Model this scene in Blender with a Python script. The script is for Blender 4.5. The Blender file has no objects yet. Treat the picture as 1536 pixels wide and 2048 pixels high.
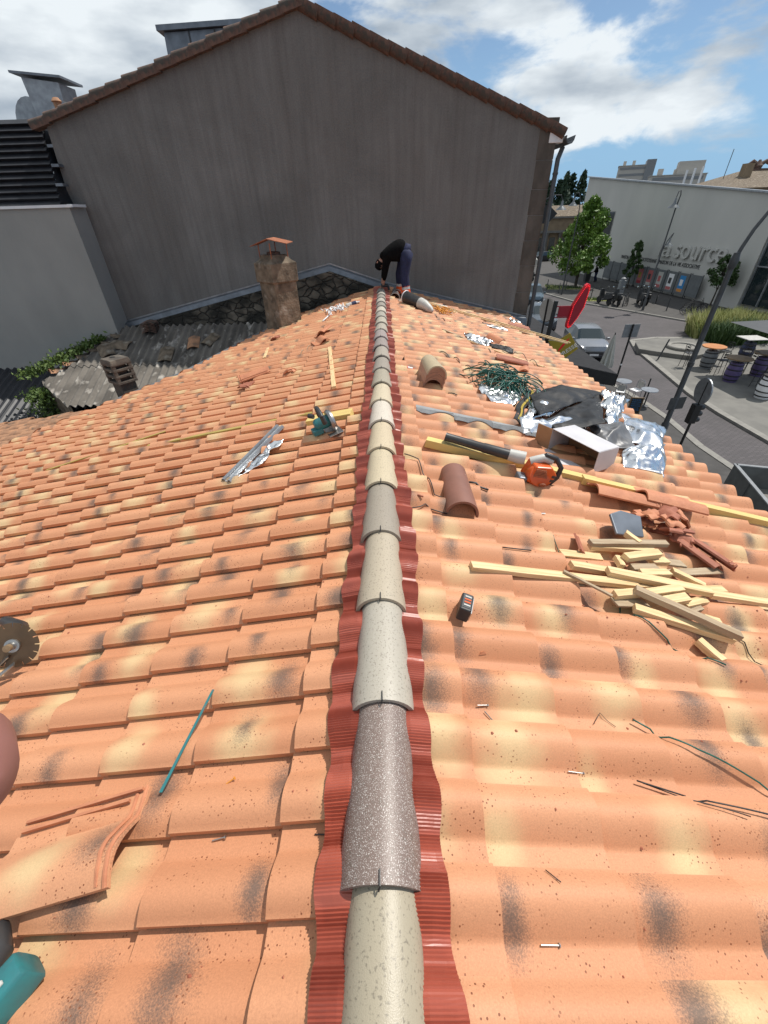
import bpy, bmesh, math, random
from mathutils import Vector, Matrix
scene = bpy.context.scene
C = scene.collection
Rd = math.radians
PI = math.pi
rnd = random.Random(11)
# ---------------------------------------------------------------- camera
cd = bpy.data.cameras.new("camera"); cam = bpy.data.objects.new("camera", cd); C.objects.link(cam)
cd.sensor_fit = 'HORIZONTAL'; cd.sensor_width = 36; cd.lens = 36 * 803 / 1536
cd.clip_start = 0.01; cd.clip_end = 3000
cam.matrix_world = Matrix(((0.999701, 0.022612, 0.009257, 0.0380), (-0.005999, 0.594412, -0.804138, 0.0000), (-0.023686, 0.803843, 0.594370, 1.3500), (0, 0, 0, 1)))
scene.camera = cam
# ---------------------------------------------------------------- light, sky, exposure
SUN_EL, SUN_AZ = Rd(60), Rd(60)          # azimuth measured from +Y (ahead) towards +X (right)
sd = bpy.data.lights.new("sun", 'SUN'); sun = bpy.data.objects.new("sun", sd); C.objects.link(sun)
sd.energy = 4.6; sd.angle = Rd(0.53); sd.color = (1.0, 0.955, 0.88)
sdir = Vector((math.sin(SUN_AZ) * math.cos(SUN_EL), math.cos(SUN_AZ) * math.cos(SUN_EL), math.sin(SUN_EL)))
sun.rotation_euler = sdir.to_track_quat('Z', 'Y').to_euler(); sun.location = (30, 30, 60)
world = bpy.data.worlds.new("World"); scene.world = world; world.use_nodes = True
wn = world.node_tree.nodes; wl = world.node_tree.links; wn.clear()
def wnode(t, **kw):
    n = wn.new(t)
    for k, v in kw.items(): setattr(n, k, v)
    return n
sky = wnode('ShaderNodeTexSky', sky_type='NISHITA', sun_disc=False, sun_elevation=SUN_EL, sun_rotation=SUN_AZ)
sky.air_density = 1.0; sky.dust_density = 0.1; sky.ozone_density = 2.0
tc = wnode('ShaderNodeTexCoord')
mp = wnode('ShaderNodeMapping'); mp.inputs['Scale'].default_value = (4.4, 4.4, 10.0); mp.inputs['Location'].default_value = (3.1, 0.4, 0.3)
wl.new(tc.outputs['Generated'], mp.inputs['Vector'])
n1 = wnode('ShaderNodeTexNoise'); n1.inputs['Scale'].default_value = 1.0; n1.inputs['Detail'].default_value = 9; n1.inputs['Roughness'].default_value = 0.56; n1.inputs['Distortion'].default_value = 0.25
wl.new(mp.outputs[0], n1.inputs['Vector'])
sx = wnode('ShaderNodeSeparateXYZ'); wl.new(tc.outputs['Generated'], sx.inputs[0])
# more cloud to the left and higher up
bx_ = wnode('ShaderNodeMath', operation='MULTIPLY_ADD'); wl.new(sx.outputs[0], bx_.inputs[0]); bx_.inputs[1].default_value = -0.09; wl.new(n1.outputs[0], bx_.inputs[2])
bz_ = wnode('ShaderNodeMath', operation='MULTIPLY_ADD'); wl.new(sx.outputs[2], bz_.inputs[0]); bz_.inputs[1].default_value = 0.12; wl.new(bx_.outputs[0], bz_.inputs[2])
rp = wnode('ShaderNodeMapRange', interpolation_type='SMOOTHSTEP'); wl.new(bz_.outputs[0], rp.inputs[0])
rp.inputs[1].default_value = 0.44; rp.inputs[2].default_value = 0.565
n2 = wnode('ShaderNodeTexNoise'); n2.inputs['Scale'].default_value = 1.7; n2.inputs['Detail'].default_value = 6
mp2 = wnode('ShaderNodeMapping'); mp2.inputs['Scale'].default_value = (3.0, 3.0, 9.5); mp2.inputs['Location'].default_value = (7.1, 2.4, 1.12)
wl.new(tc.outputs['Generated'], mp2.inputs['Vector']); wl.new(mp2.outputs[0], n2.inputs['Vector'])
cr = wnode('ShaderNodeValToRGB'); wl.new(n2.outputs[0], cr.inputs[0])
cr.color_ramp.elements[0].position = 0.36; cr.color_ramp.elements[0].color = (4.0, 4.7, 5.5, 1)
cr.color_ramp.elements[1].position = 0.62; cr.color_ramp.elements[1].color = (8.6, 9.2, 9.6, 1)
mx = wnode('ShaderNodeMix', data_type='RGBA')
wl.new(rp.outputs[0], mx.inputs[0]); wl.new(sky.outputs[0], mx.inputs[6]); wl.new(cr.outputs[0], mx.inputs[7])
hz = wnode('ShaderNodeMapRange', interpolation_type='SMOOTHSTEP'); wl.new(sx.outputs[2], hz.inputs[0]); hz.inputs[1].default_value = 0.30; hz.inputs[2].default_value = -0.02; hz.inputs[4].default_value = 0.85
hzm = wnode('ShaderNodeMix', data_type='RGBA'); wl.new(hz.outputs[0], hzm.inputs[0]); wl.new(sky.outputs[0], hzm.inputs[6]); hzm.inputs[7].default_value = (1.9, 4.4, 7.6, 1); wl.new(hzm.outputs[2], mx.inputs[6])
bg = wnode('ShaderNodeBackground'); bg.inputs['Strength'].default_value = 0.095
wl.new(mx.outputs[2], bg.inputs['Color'])
wo = wnode('ShaderNodeOutputWorld'); wl.new(bg.outputs[0], wo.inputs[0])
scene.view_settings.view_transform = 'Standard'; scene.view_settings.look = 'None'
scene.view_settings.gamma = 1; scene.view_settings.exposure = 0.06
scene.render.engine = 'CYCLES'
scene.cycles.max_bounces = 6; scene.cycles.diffuse_bounces = 3; scene.cycles.glossy_bounces = 3
scene.cycles.transparent_max_bounces = 8
# ---------------------------------------------------------------- materials
def nt(name):
    m = bpy.data.materials.new(name); m.use_nodes = True
    t = m.node_tree; return m, t, t.nodes['Principled BSDF']
def N(t, typ, **kw):
    n = t.nodes.new(typ)
    for k, v in kw.items():
        if k.startswith('i_'):
            n.inputs[int(k[2:])].default_value = v
        else: setattr(n, k, v)
    return n
def mixc(t, fac, a, b, bt='MIX'):
    n = t.nodes.new('ShaderNodeMix'); n.data_type = 'RGBA'; n.blend_type = bt
    for i, x in ((0, fac), (6, a), (7, b)):
        if hasattr(x, 'default_value') and not isinstance(x, (tuple, float, int)): t.links.new(x, n.inputs[i])
        else: n.inputs[i].default_value = x if not isinstance(x, tuple) or len(x) == 4 else x + (1,)
    return n.outputs[2]
def mat(name, c1, c2=None, scale=6.0, rough=0.7, metal=0.0, bump=0.0, stretch=(1, 1, 1), detail=6, bscale=None, lo=0.35, hi=0.65, coord='Object', c3=None, s3=1.5, spec=0.5, lo3=.5, hi3=.62):
    m, t, b = nt(name)
    tcn = N(t, 'ShaderNodeTexCoord'); mpn = N(t, 'ShaderNodeMapping'); mpn.inputs['Scale'].default_value = stretch
    t.links.new(tcn.outputs[coord], mpn.inputs[0])
    no = N(t, 'ShaderNodeTexNoise'); no.inputs['Scale'].default_value = scale; no.inputs['Detail'].default_value = detail
    t.links.new(mpn.outputs[0], no.inputs['Vector'])
    if c2:
        mr = N(t, 'ShaderNodeMapRange'); mr.inputs[1].default_value = lo; mr.inputs[2].default_value = hi
        t.links.new(no.outputs[0], mr.inputs[0])
        col = mixc(t, mr.outputs[0], c1, c2)
        if c3:
            n3 = N(t, 'ShaderNodeTexNoise'); n3.inputs['Scale'].default_value = s3; n3.inputs['Detail'].default_value = 7
            t.links.new(mpn.outputs[0], n3.inputs['Vector'])
            m3 = N(t, 'ShaderNodeMapRange'); m3.inputs[1].default_value = lo3; m3.inputs[2].default_value = hi3
            t.links.new(n3.outputs[0], m3.inputs[0]); col = mixc(t, m3.outputs[0], col, c3)
        t.links.new(col, b.inputs['Base Color'])
    else: b.inputs['Base Color'].default_value = c1 + (1,)
    b.inputs['Roughness'].default_value = rough; b.inputs['Metallic'].default_value = metal
    b.inputs['Specular IOR Level'].default_value = spec
    if bump:
        bn = N(t, 'ShaderNodeTexNoise'); bn.inputs['Scale'].default_value = bscale or scale * 3; bn.inputs['Detail'].default_value = 8
        t.links.new(mpn.outputs[0], bn.inputs['Vector'])
        bp = N(t, 'ShaderNodeBump'); bp.inputs['Strength'].default_value = bump; bp.inputs['Distance'].default_value = 0.02
        t.links.new(bn.outputs[0], bp.inputs['Height']); t.links.new(bp.outputs[0], b.inputs['Normal'])
    return m
M = {}
def tile_material(name, base, base2, cream, dark):
    m, t, b = nt(name); L = t.links.new
    tcn = N(t, 'ShaderNodeTexCoord')
    def at(n_): return N(t, 'ShaderNodeAttribute', attribute_name=n_)
    big = N(t, 'ShaderNodeTexNoise'); big.inputs['Scale'].default_value = 9; big.inputs['Detail'].default_value = 5; L(tcn.outputs['Object'], big.inputs['Vector'])
    fine = N(t, 'ShaderNodeTexNoise'); fine.inputs['Scale'].default_value = 210; fine.inputs['Detail'].default_value = 4; fine.inputs['Roughness'].default_value = .75; L(tcn.outputs['Object'], fine.inputs['Vector'])
    ar = at('rn')
    c = mixc(t, ar.outputs['Fac'], base, base2)
    def blob(attr, r0, r1, wob, fw):
        a = at(attr); ln = N(t, 'ShaderNodeVectorMath', operation='LENGTH'); L(a.outputs['Vector'], ln.inputs[0])
        ad = N(t, 'ShaderNodeMath', operation='MULTIPLY_ADD'); L(big.outputs[0], ad.inputs[0]); ad.inputs[1].default_value = wob; L(ln.outputs['Value'], ad.inputs[2])
        a2 = N(t, 'ShaderNodeMath', operation='MULTIPLY_ADD'); L(fine.outputs[0], a2.inputs[0]); a2.inputs[1].default_value = fw; L(ad.outputs[0], a2.inputs[2])
        mr = N(t, 'ShaderNodeMapRange', interpolation_type='SMOOTHSTEP'); L(a2.outputs[0], mr.inputs[0])
        mr.inputs[1].default_value = r1 + wob * .5 + fw * .5; mr.inputs[2].default_value = r0 + wob * .5 + fw * .5
        return mr.outputs[0], mr
    f1, _ = blob('cr', 0.0, 1.5, 1.2, 0.5)
    m1 = N(t, 'ShaderNodeMath', operation='MULTIPLY'); L(f1, m1.inputs[0]); m1.inputs[1].default_value = 0.78
    c = mixc(t, m1.outputs[0], c, cream)
    f2, _ = blob('sm', -0.1, 1.45, 1.3, 2.4)
    m2 = N(t, 'ShaderNodeMath', operation='MULTIPLY'); L(f2, m2.inputs[0]); m2.inputs[1].default_value = 0.86
    c = mixc(t, m2.outputs[0], c, dark)
    # fine grain and sparse pits
    gr = N(t, 'ShaderNodeMapRange'); L(fine.outputs[0], gr.inputs[0]); gr.inputs[1].default_value = .3; gr.inputs[2].default_value = .7; gr.inputs[3].default_value = .84; gr.inputs[4].default_value = 1.12
    c = mixc(t, 1.0, c, gr.outputs[0], 'MULTIPLY')
    vo = N(t, 'ShaderNodeTexVoronoi'); vo.inputs['Scale'].default_value = 75; L(tcn.outputs['Object'], vo.inputs['Vector'])
    vs = N(t, 'ShaderNodeMath', operation='LESS_THAN'); L(vo.outputs['Distance'], vs.inputs[0]); vs.inputs[1].default_value = .2
    bm = N(t, 'ShaderNodeMapRange'); L(big.outputs[0], bm.inputs[0]); bm.inputs[1].default_value = .47; bm.inputs[2].default_value = .62
    vm = N(t, 'ShaderNodeMath', operation='MULTIPLY'); L(vs.outputs[0], vm.inputs[0]); L(bm.outputs[0], vm.inputs[1])
    c = mixc(t, vm.outputs[0], c, (.20, .07, .032))
    L(c, b.inputs['Base Color']); b.inputs['Roughness'].default_value = .62; b.inputs['Specular IOR Level'].default_value = .35
    bp = N(t, 'ShaderNodeBump'); bp.inputs['Strength'].default_value = .12; bp.inputs['Distance'].default_value = .004
    L(fine.outputs[0], bp.inputs['Height']); L(bp.outputs[0], b.inputs['Normal'])
    return m
M['tile'] = tile_material('terracotta_tile', (.57, .275, .148), (.505, .225, .115), (.62, .47, .255), (.105, .08, .068))
M['bulb'] = mat('red_sign_tube', (.9, .05, .07), None, 1, .4)
M['bulb'].node_tree.nodes['Principled BSDF'].inputs['Emission Color'].default_value = (1, .03, .05, 1); M['bulb'].node_tree.nodes['Principled BSDF'].inputs['Emission Strength'].default_value = .8
def ridge_material():
    m, t, b = nt('ridge_tile_concrete'); L = t.links.new
    oi = N(t, 'ShaderNodeObjectInfo'); tcn = N(t, 'ShaderNodeTexCoord')
    f = N(t, 'ShaderNodeTexNoise'); f.inputs['Scale'].default_value = 340; f.inputs['Detail'].default_value = 3; L(tcn.outputs['Object'], f.inputs['Vector'])
    g = N(t, 'ShaderNodeTexNoise'); g.inputs['Scale'].default_value = 120; g.inputs['Detail'].default_value = 7; L(tcn.outputs['Object'], g.inputs['Vector'])
    a = N(t, 'ShaderNodeMapRange'); L(g.outputs[0], a.inputs[0]); a.inputs[1].default_value = .57; a.inputs[2].default_value = .66; a.inputs[4].default_value = .55
    c = mixc(t, a.outputs[0], oi.outputs['Color'], (.10, .085, .065))
    al = N(t, 'ShaderNodeMapRange'); L(f.outputs[0], al.inputs[0]); al.inputs[1].default_value = .55; al.inputs[2].default_value = .70
    mu = N(t, 'ShaderNodeMath', operation='MULTIPLY'); L(al.outputs[0], mu.inputs[0]); L(oi.outputs['Alpha'], mu.inputs[1])
    c = mixc(t, mu.outputs[0], c, (.62, .58, .54))
    L(c, b.inputs['Base Color']); b.inputs['Roughness'].default_value = .42
    bp = N(t, 'ShaderNodeBump'); bp.inputs['Strength'].default_value = .2; bp.inputs['Distance'].default_value = .004
    L(f.outputs[0], bp.inputs['Height']); L(bp.outputs[0], b.inputs['Normal'])
    return m
M['ridge'] = ridge_material()
M['flash'] = mat('red_pleated_foil', (.36, .085, .052), (.28, .065, .043), 4, .4, 0, 0.15)
M['zinc'] = mat('weathered_zinc', (.20, .22, .25), (.13, .145, .165), 5, .42, .55, .06)
M['striplead'] = mat('matt_grey_lead', (.26, .265, .27), (.20, .205, .21), 8, .6, 0, .05)
M['zinc2'] = mat('pale_zinc', (.34, .36, .38), (.24, .25, .27), 8, .38, .6, .08)
def stained_render():
    m, t, b = nt('stained_grey_render'); L = t.links.new; tcn = N(t, 'ShaderNodeTexCoord')
    def nz(scale, stretch, detail, lo, hi, dist=0):
        mpn = N(t, 'ShaderNodeMapping'); mpn.inputs['Scale'].default_value = stretch; L(tcn.outputs['Object'], mpn.inputs[0])
        n = N(t, 'ShaderNodeTexNoise'); n.inputs['Scale'].default_value = scale; n.inputs['Detail'].default_value = detail; n.inputs['Distortion'].default_value = dist; n.inputs['Roughness'].default_value = .6; L(mpn.outputs[0], n.inputs['Vector'])
        r = N(t, 'ShaderNodeMapRange'); L(n.outputs[0], r.inputs[0]); r.inputs[1].default_value = lo; r.inputs[2].default_value = hi; return r.outputs[0], n
    cloud, _ = nz(.55, (1, 1, 1), 8, .34, .68, .6); streak, _ = nz(9, (1, 1, .055), 7, .42, .70); wide, _ = nz(1.5, (1, 1, .16), 6, .45, .72, .3); grain, gn = nz(38, (1, 1, 1), 6, .3, .7)
    c = mixc(t, cloud, (.142, .136, .129), (.215, .207, .197)); c = mixc(t, wide, c, (.148, .138, .128))
    sf = N(t, 'ShaderNodeMath', operation='MULTIPLY'); L(streak, sf.inputs[0]); sf.inputs[1].default_value = .45; c = mixc(t, sf.outputs[0], c, (.098, .092, .086))
    gf = N(t, 'ShaderNodeMapRange'); L(gn.outputs[0], gf.inputs[0]); gf.inputs[1].default_value = .3; gf.inputs[2].default_value = .7; gf.inputs[3].default_value = .86; gf.inputs[4].default_value = 1.14
    c = mixc(t, 1.0, c, gf.outputs[0], 'MULTIPLY'); L(c, b.inputs['Base Color']); b.inputs['Roughness'].default_value = .93
    bp = N(t, 'ShaderNodeBump'); bp.inputs['Strength'].default_value = .5; bp.inputs['Distance'].default_value = .02; L(gn.outputs[0], bp.inputs['Height']); L(bp.outputs[0], b.inputs['Normal']); return m
M['render'] = stained_render()
M['soot'] = mat('sooty_concrete', (.105, .088, .072), (.06, .05, .042), 6, .95, 0, .5, (1, 1, 1), 9, 22, c3=(.15, .13, .105), s3=4, lo3=.55, hi3=.72)
M['render_w'] = mat('off_white_render', (.34, .335, .315), (.265, .265, .25), .9, .9, 0, .2, (1, 1, .6), 8, 20, .3, .7)
M['white_hall'] = mat('white_hall_render', (.52, .51, .475), (.46, .455, .425), .35, .9, 0, .1, (1, 1, .4), 8, 20)
M['quoin'] = mat('old_limestone', (.105, .088, .074), (.07, .058, .048), 4, .9, 0, .5, (1, 1, .6), 8, 18, c3=(.14, .118, .10), s3=1.6)
M['mossy'] = mat('lichen_stone', (.20, .155, .11), (.085, .065, .045), 6, .95, 0, .6, (1, 1, 1), 9, 22, c3=(.30, .26, .21), s3=4, lo3=.55, hi3=.7)
M['oldtile'] = mat('old_brown_tile', (.17, .095, .068), (.085, .05, .04), 7, .85, 0, .3, c3=(.06, .05, .04), s3=9)
M['oldtile2'] = mat('old_orange_tile', (.44, .23, .125), (.27, .145, .085), 6, .85, 0, .3, c3=(.14, .10, .07), s3=5, lo3=.56, hi3=.7)
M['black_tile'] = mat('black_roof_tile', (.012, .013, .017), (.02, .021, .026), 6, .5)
M['asb'] = mat('weathered_fibre_cement', (.165, .148, .128), (.085, .076, .066), 3.0, .95, 0, .5, (1, .45, 1), 10, 30, .36, .62, c3=(.40, .37, .33), s3=6, lo3=.57, hi3=.70)
M['clay'] = mat('clay_orange', (.52, .215, .11), (.43, .165, .085), 12, .7, 0, .2)
M['clayred'] = mat('clay_red', (.36, .125, .072), (.28, .09, .05), 14, .7, 0, .2)
M['ridgebrown'] = mat('brown_ridge_clay', (.235, .105, .075), (.19, .085, .06), 6, .5, 0, .08)
M['wood'] = mat('fresh_softwood', (.73, .54, .30), (.53, .34, .155), 3, .72, 0, .15, (1.0, 22, 22), 7, None, .38, .72)
M['woody'] = mat('treated_yellow_beam', (.64, .49, .17), (.56, .40, .15), 3, .65, 0, .1, (1.2, 12, 12))
M['woodg'] = mat('greying_softwood', (.42, .33, .22), (.30, .21, .13), 3, .8, 0, .1, (1.2, 14, 14))
M['woodol'] = mat('olive_treated_lath', (.40, .31, .09), (.30, .22, .06), 3, .8, 0, .1, (1.2, 14, 14))
M['silver'] = mat('crumpled_silver_foil', (.86, .86, .86), (.78, .79, .80), 6, .27, 1.0, .12, bscale=16)
M['blackf'] = mat('black_membrane', (.011, .011, .012), (.018, .018, .019), 6, .55, 0, .2, bscale=14, spec=.3)
M['greym'] = mat('grey_membrane', (.10, .10, .105), (.14, .14, .145), 6, .45, .2, .1)
M['green'] = mat('dark_green_strap', (.012, .115, .085), (.008, .065, .05), 20, .4)
M['teal'] = mat('teal_plastic', (.02, .175, .185), (.03, .13, .14), 14, .45, 0, .05, c3=(.13, .115, .1), s3=12, lo3=.6, hi3=.7)
M['darkpl'] = mat('dark_plastic', (.022, .022, .024), (.035, .035, .036), 12, .45)
M['steel'] = mat('brushed_steel', (.45, .45, .44), (.30, .29, .28), 12, .35, .9)
M['bladem'] = mat('tarnished_steel', (.17, .11, .065), (.11, .072, .045), 8, .45, .7)
M['orange'] = mat('orange_plastic', (.62, .10, .015), (.50, .085, .015), 9, .35)
M['lgrey'] = mat('light_grey_plastic', (.50, .49, .46), (.42, .41, .38), 9, .45)
M['white'] = mat('white_paint', (.78, .78, .78), (.72, .72, .73), 5, .5)
M['card'] = mat('brown_cardboard', (.34, .20, .105), (.29, .165, .085), 8, .85)
M['cardw'] = mat('white_cardboard', (.52, .505, .52), (.46, .45, .47), 6, .6)
M['black'] = mat('black_metal', (.012, .012, .013), (.02, .02, .02), 10, .45)
M['dkgrey'] = mat('dark_grey_metal', (.045, .047, .05), (.06, .062, .065), 8, .5)
M['rust'] = mat('rusted_sheet', (.36, .135, .07), (.26, .09, .045), 9, .7, .2, .1)
M['red'] = mat('red_sign_plastic', (.80, .010, .022), (.72, .008, .02), 8, .35)
M['redd'] = mat('dark_red_panel', (.30, .008, .022), None, 1, .4)
M['yellow'] = mat('mustard_sign', (.36, .26, .015), (.31, .22, .015), 6, .5)
M['glass'] = mat('dark_glass', (.018, .028, .032), None, 1, .06, 0, spec=.8)
M['ivy'] = mat('ivy_leaf', (.055, .10, .015), (.10, .15, .03), 9, .6)
M['leaf'] = mat('tree_leaf', (.075, .155, .016), (.16, .26, .035), 1.2, .5, lo=.42, hi=.6)
M['leafd'] = mat('dark_tree_leaf', (.035, .075, .018), (.055, .10, .025), 2, .6)
M['conifer'] = mat('conifer_leaf', (.022, .048, .026), (.035, .065, .03), 1, .7)
M['bark'] = mat('bark', (.07, .055, .042), (.04, .032, .025), 9, .9, 0, .4)
M['grass'] = mat('rough_grass', (.20, .24, .065), (.36, .34, .14), 1.5, .9)
M['skin'] = mat('skin', (.42, .22, .155), (.36, .18, .125), 9, .55)
M['finger'] = mat('shaded_pink_skin', (.30, .135, .115), (.27, .12, .10), 60, .5)  # darker than plain skin: the fingertip's shade is put into the colour
M['clothb'] = mat('black_cloth', (.0035, .0035, .004), (.006, .006, .0065), 14, 1.0, 0, .2, spec=.1)
M['dkgrey2'] = mat('grey_board', (.15, .16, .165), (.11, .12, .125), 2, .7)
M['truckg'] = mat('grey_truck_paint', (.12, .13, .13), (.085, .09, .09), 4, .5, 0, .05)
M['clothb2'] = mat('charcoal_awning_canvas', (.022, .022, .024), (.03, .03, .032), 5, .9, 0, .1, spec=.2)
M['navy'] = mat('navy_cloth', (.014, .020, .065), (.009, .012, .04), 14, .85, 0, .2)
M['hivis'] = mat('orange_hivis', (.85, .12, .012), (.75, .09, .012), 14, .7)
M['reflect'] = mat('reflective_band', (.5, .5, .48), None, 1, .35, .3)
M['concrete'] = mat('pale_concrete', (.175, .168, .152), (.13, .125, .115), 1.2, .9, 0, .15)
M['kerb'] = mat('kerb_stone', (.25, .24, .215), (.20, .19, .175), 4, .9, 0, .1)
M['asphalt'] = mat('grey_footway', (.068, .064, .061), (.05, .047, .045), 3, .9, 0, .1)
M['shadecloth'] = mat('pale_canvas', (.50, .50, .46), (.44, .44, .40), 6, .8)
M['purple'] = mat('purple_paint', (.115, .085, .21), (.09, .065, .17), 6, .5)
M['blueb'] = mat('dark_blue_paint', (.02, .03, .08), (.03, .04, .1), 6, .5)
M['greyb'] = mat('grey_paint', (.22, .23, .24), (.17, .18, .19), 6, .5)
M['topo'] = mat('orange_wood_top', (.50, .20, .055), (.42, .16, .045), 5, .5)
M['topb'] = mat('brown_wood_top', (.23, .155, .085), (.18, .12, .065), 5, .5)
M['bluep'] = mat('blue_poster', (.03, .22, .50), None, 1, .5)
M['orangep'] = mat('orange_poster', (.60, .25, .05), None, 1, .5)
M['pinkp'] = mat('pink_poster', (.45, .12, .12), None, 1, .5)
M['towerc'] = mat('pale_tower_concrete', (.44, .42, .38), (.40, .38, .35), .2, .9)
M['stone_f'] = mat('ochre_stone', (.24, .18, .115), (.19, .14, .09), 1.2, .9)
M['lamp'] = mat('grey_lamp_enamel', (.16, .17, .175), (.13, .14, .145), 5, .35, .3)
M['chrome'] = mat('chrome', (.75, .75, .75), None, 1, .12, 1)
M['carsilver'] = mat('silver_car_paint', (.27, .28, .30), None, 1, .24, .5)
M['cargrey'] = mat('grey_car_paint', (.12, .14, .16), None, 1, .22, .45)
M['carblue'] = mat('blue_grey_car_paint', (.10, .14, .17), None, 1, .22, .45)
M['cardark'] = mat('charcoal_car_paint', (.03, .032, .036), None, 1, .3, .3)
M['tyre'] = mat('tyre_rubber', (.015, .015, .015), None, 1, .8)
M['lens'] = mat('headlight_lens', (.6, .62, .64), None, 1, .08, .4)
M['straw'] = mat('orange_rope', (.62, .26, .03), (.5, .2, .03), 12, .8)
def pavers():
    m, t, b = nt('grey_paver_bricks'); L = t.links.new
    tcn = N(t, 'ShaderNodeTexCoord'); mpn = N(t, 'ShaderNodeMapping'); mpn.inputs['Rotation'].default_value = (0, 0, Rd(9)); L(tcn.outputs['Object'], mpn.inputs[0])
    br = N(t, 'ShaderNodeTexBrick'); L(mpn.outputs[0], br.inputs['Vector']); br.inputs['Scale'].default_value = 2.4; br.inputs['Mortar Size'].default_value = .03
    br.inputs['Color1'].default_value = (.080, .068, .073, 1); br.inputs['Color2'].default_value = (.058, .050, .054, 1); br.inputs['Mortar'].default_value = (.028, .026, .026, 1)
    no = N(t, 'ShaderNodeTexNoise'); no.inputs['Scale'].default_value = .5; no.inputs['Detail'].default_value = 6; L(mpn.outputs[0], no.inputs['Vector'])
    mr = N(t, 'ShaderNodeMapRange'); L(no.outputs[0], mr.inputs[0]); mr.inputs[1].default_value = .3; mr.inputs[2].default_value = .7; mr.inputs[3].default_value = .8; mr.inputs[4].default_value = 1.2
    L(mixc(t, 1.0, br.outputs[0], mr.outputs[0], 'MULTIPLY'), b.inputs['Base Color']); b.inputs['Roughness'].default_value = .75
    return m
M['pavers'] = pavers()
def rubble():
    m, t, b = nt('rubble_stone'); L = t.links.new
    tcn = N(t, 'ShaderNodeTexCoord'); mpn = N(t, 'ShaderNodeMapping'); mpn.inputs['Scale'].default_value = (1, 1, 1.5); L(tcn.outputs['Object'], mpn.inputs[0])
    nz = N(t, 'ShaderNodeTexNoise'); nz.inputs['Scale'].default_value = 6; nz.inputs['Detail'].default_value = 5; L(mpn.outputs[0], nz.inputs['Vector'])
    jit = N(t, 'ShaderNodeVectorMath', operation='MULTIPLY_ADD'); L(nz.outputs['Color'], jit.inputs[0]); jit.inputs[1].default_value = (.12, .12, .12); L(mpn.outputs[0], jit.inputs[2])
    v = N(t, 'ShaderNodeTexVoronoi', feature='DISTANCE_TO_EDGE'); v.inputs['Scale'].default_value = 4.2; L(jit.outputs[0], v.inputs['Vector'])
    v2 = N(t, 'ShaderNodeTexVoronoi'); v2.inputs['Scale'].default_value = 4.2; L(jit.outputs[0], v2.inputs['Vector'])
    e = N(t, 'ShaderNodeMapRange'); L(v.outputs[0], e.inputs[0]); e.inputs[1].default_value = .0; e.inputs[2].default_value = .1
    sc = mixc(t, v2.outputs['Color'], (.085, .075, .06), (.19, .165, .13))
    mo = N(t, 'ShaderNodeTexNoise'); mo.inputs['Scale'].default_value = 1.6; mo.inputs['Detail'].default_value = 8; L(mpn.outputs[0], mo.inputs['Vector'])
    mm = N(t, 'ShaderNodeMapRange'); L(mo.outputs[0], mm.inputs[0]); mm.inputs[1].default_value = .42; mm.inputs[2].default_value = .58
    c = mixc(t, e.outputs[0], (.028, .024, .02), sc); c = mixc(t, mm.outputs[0], c, (.022, .021, .017))
    L(c, b.inputs['Base Color']); b.inputs['Roughness'].default_value = .95
    bp = N(t, 'ShaderNodeBump'); bp.inputs['Strength'].default_value = .8; bp.inputs['Distance'].default_value = .05; L(e.outputs[0], bp.inputs['Height']); L(bp.outputs[0], b.inputs['Normal'])
    return m
M['rubble'] = rubble()
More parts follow.
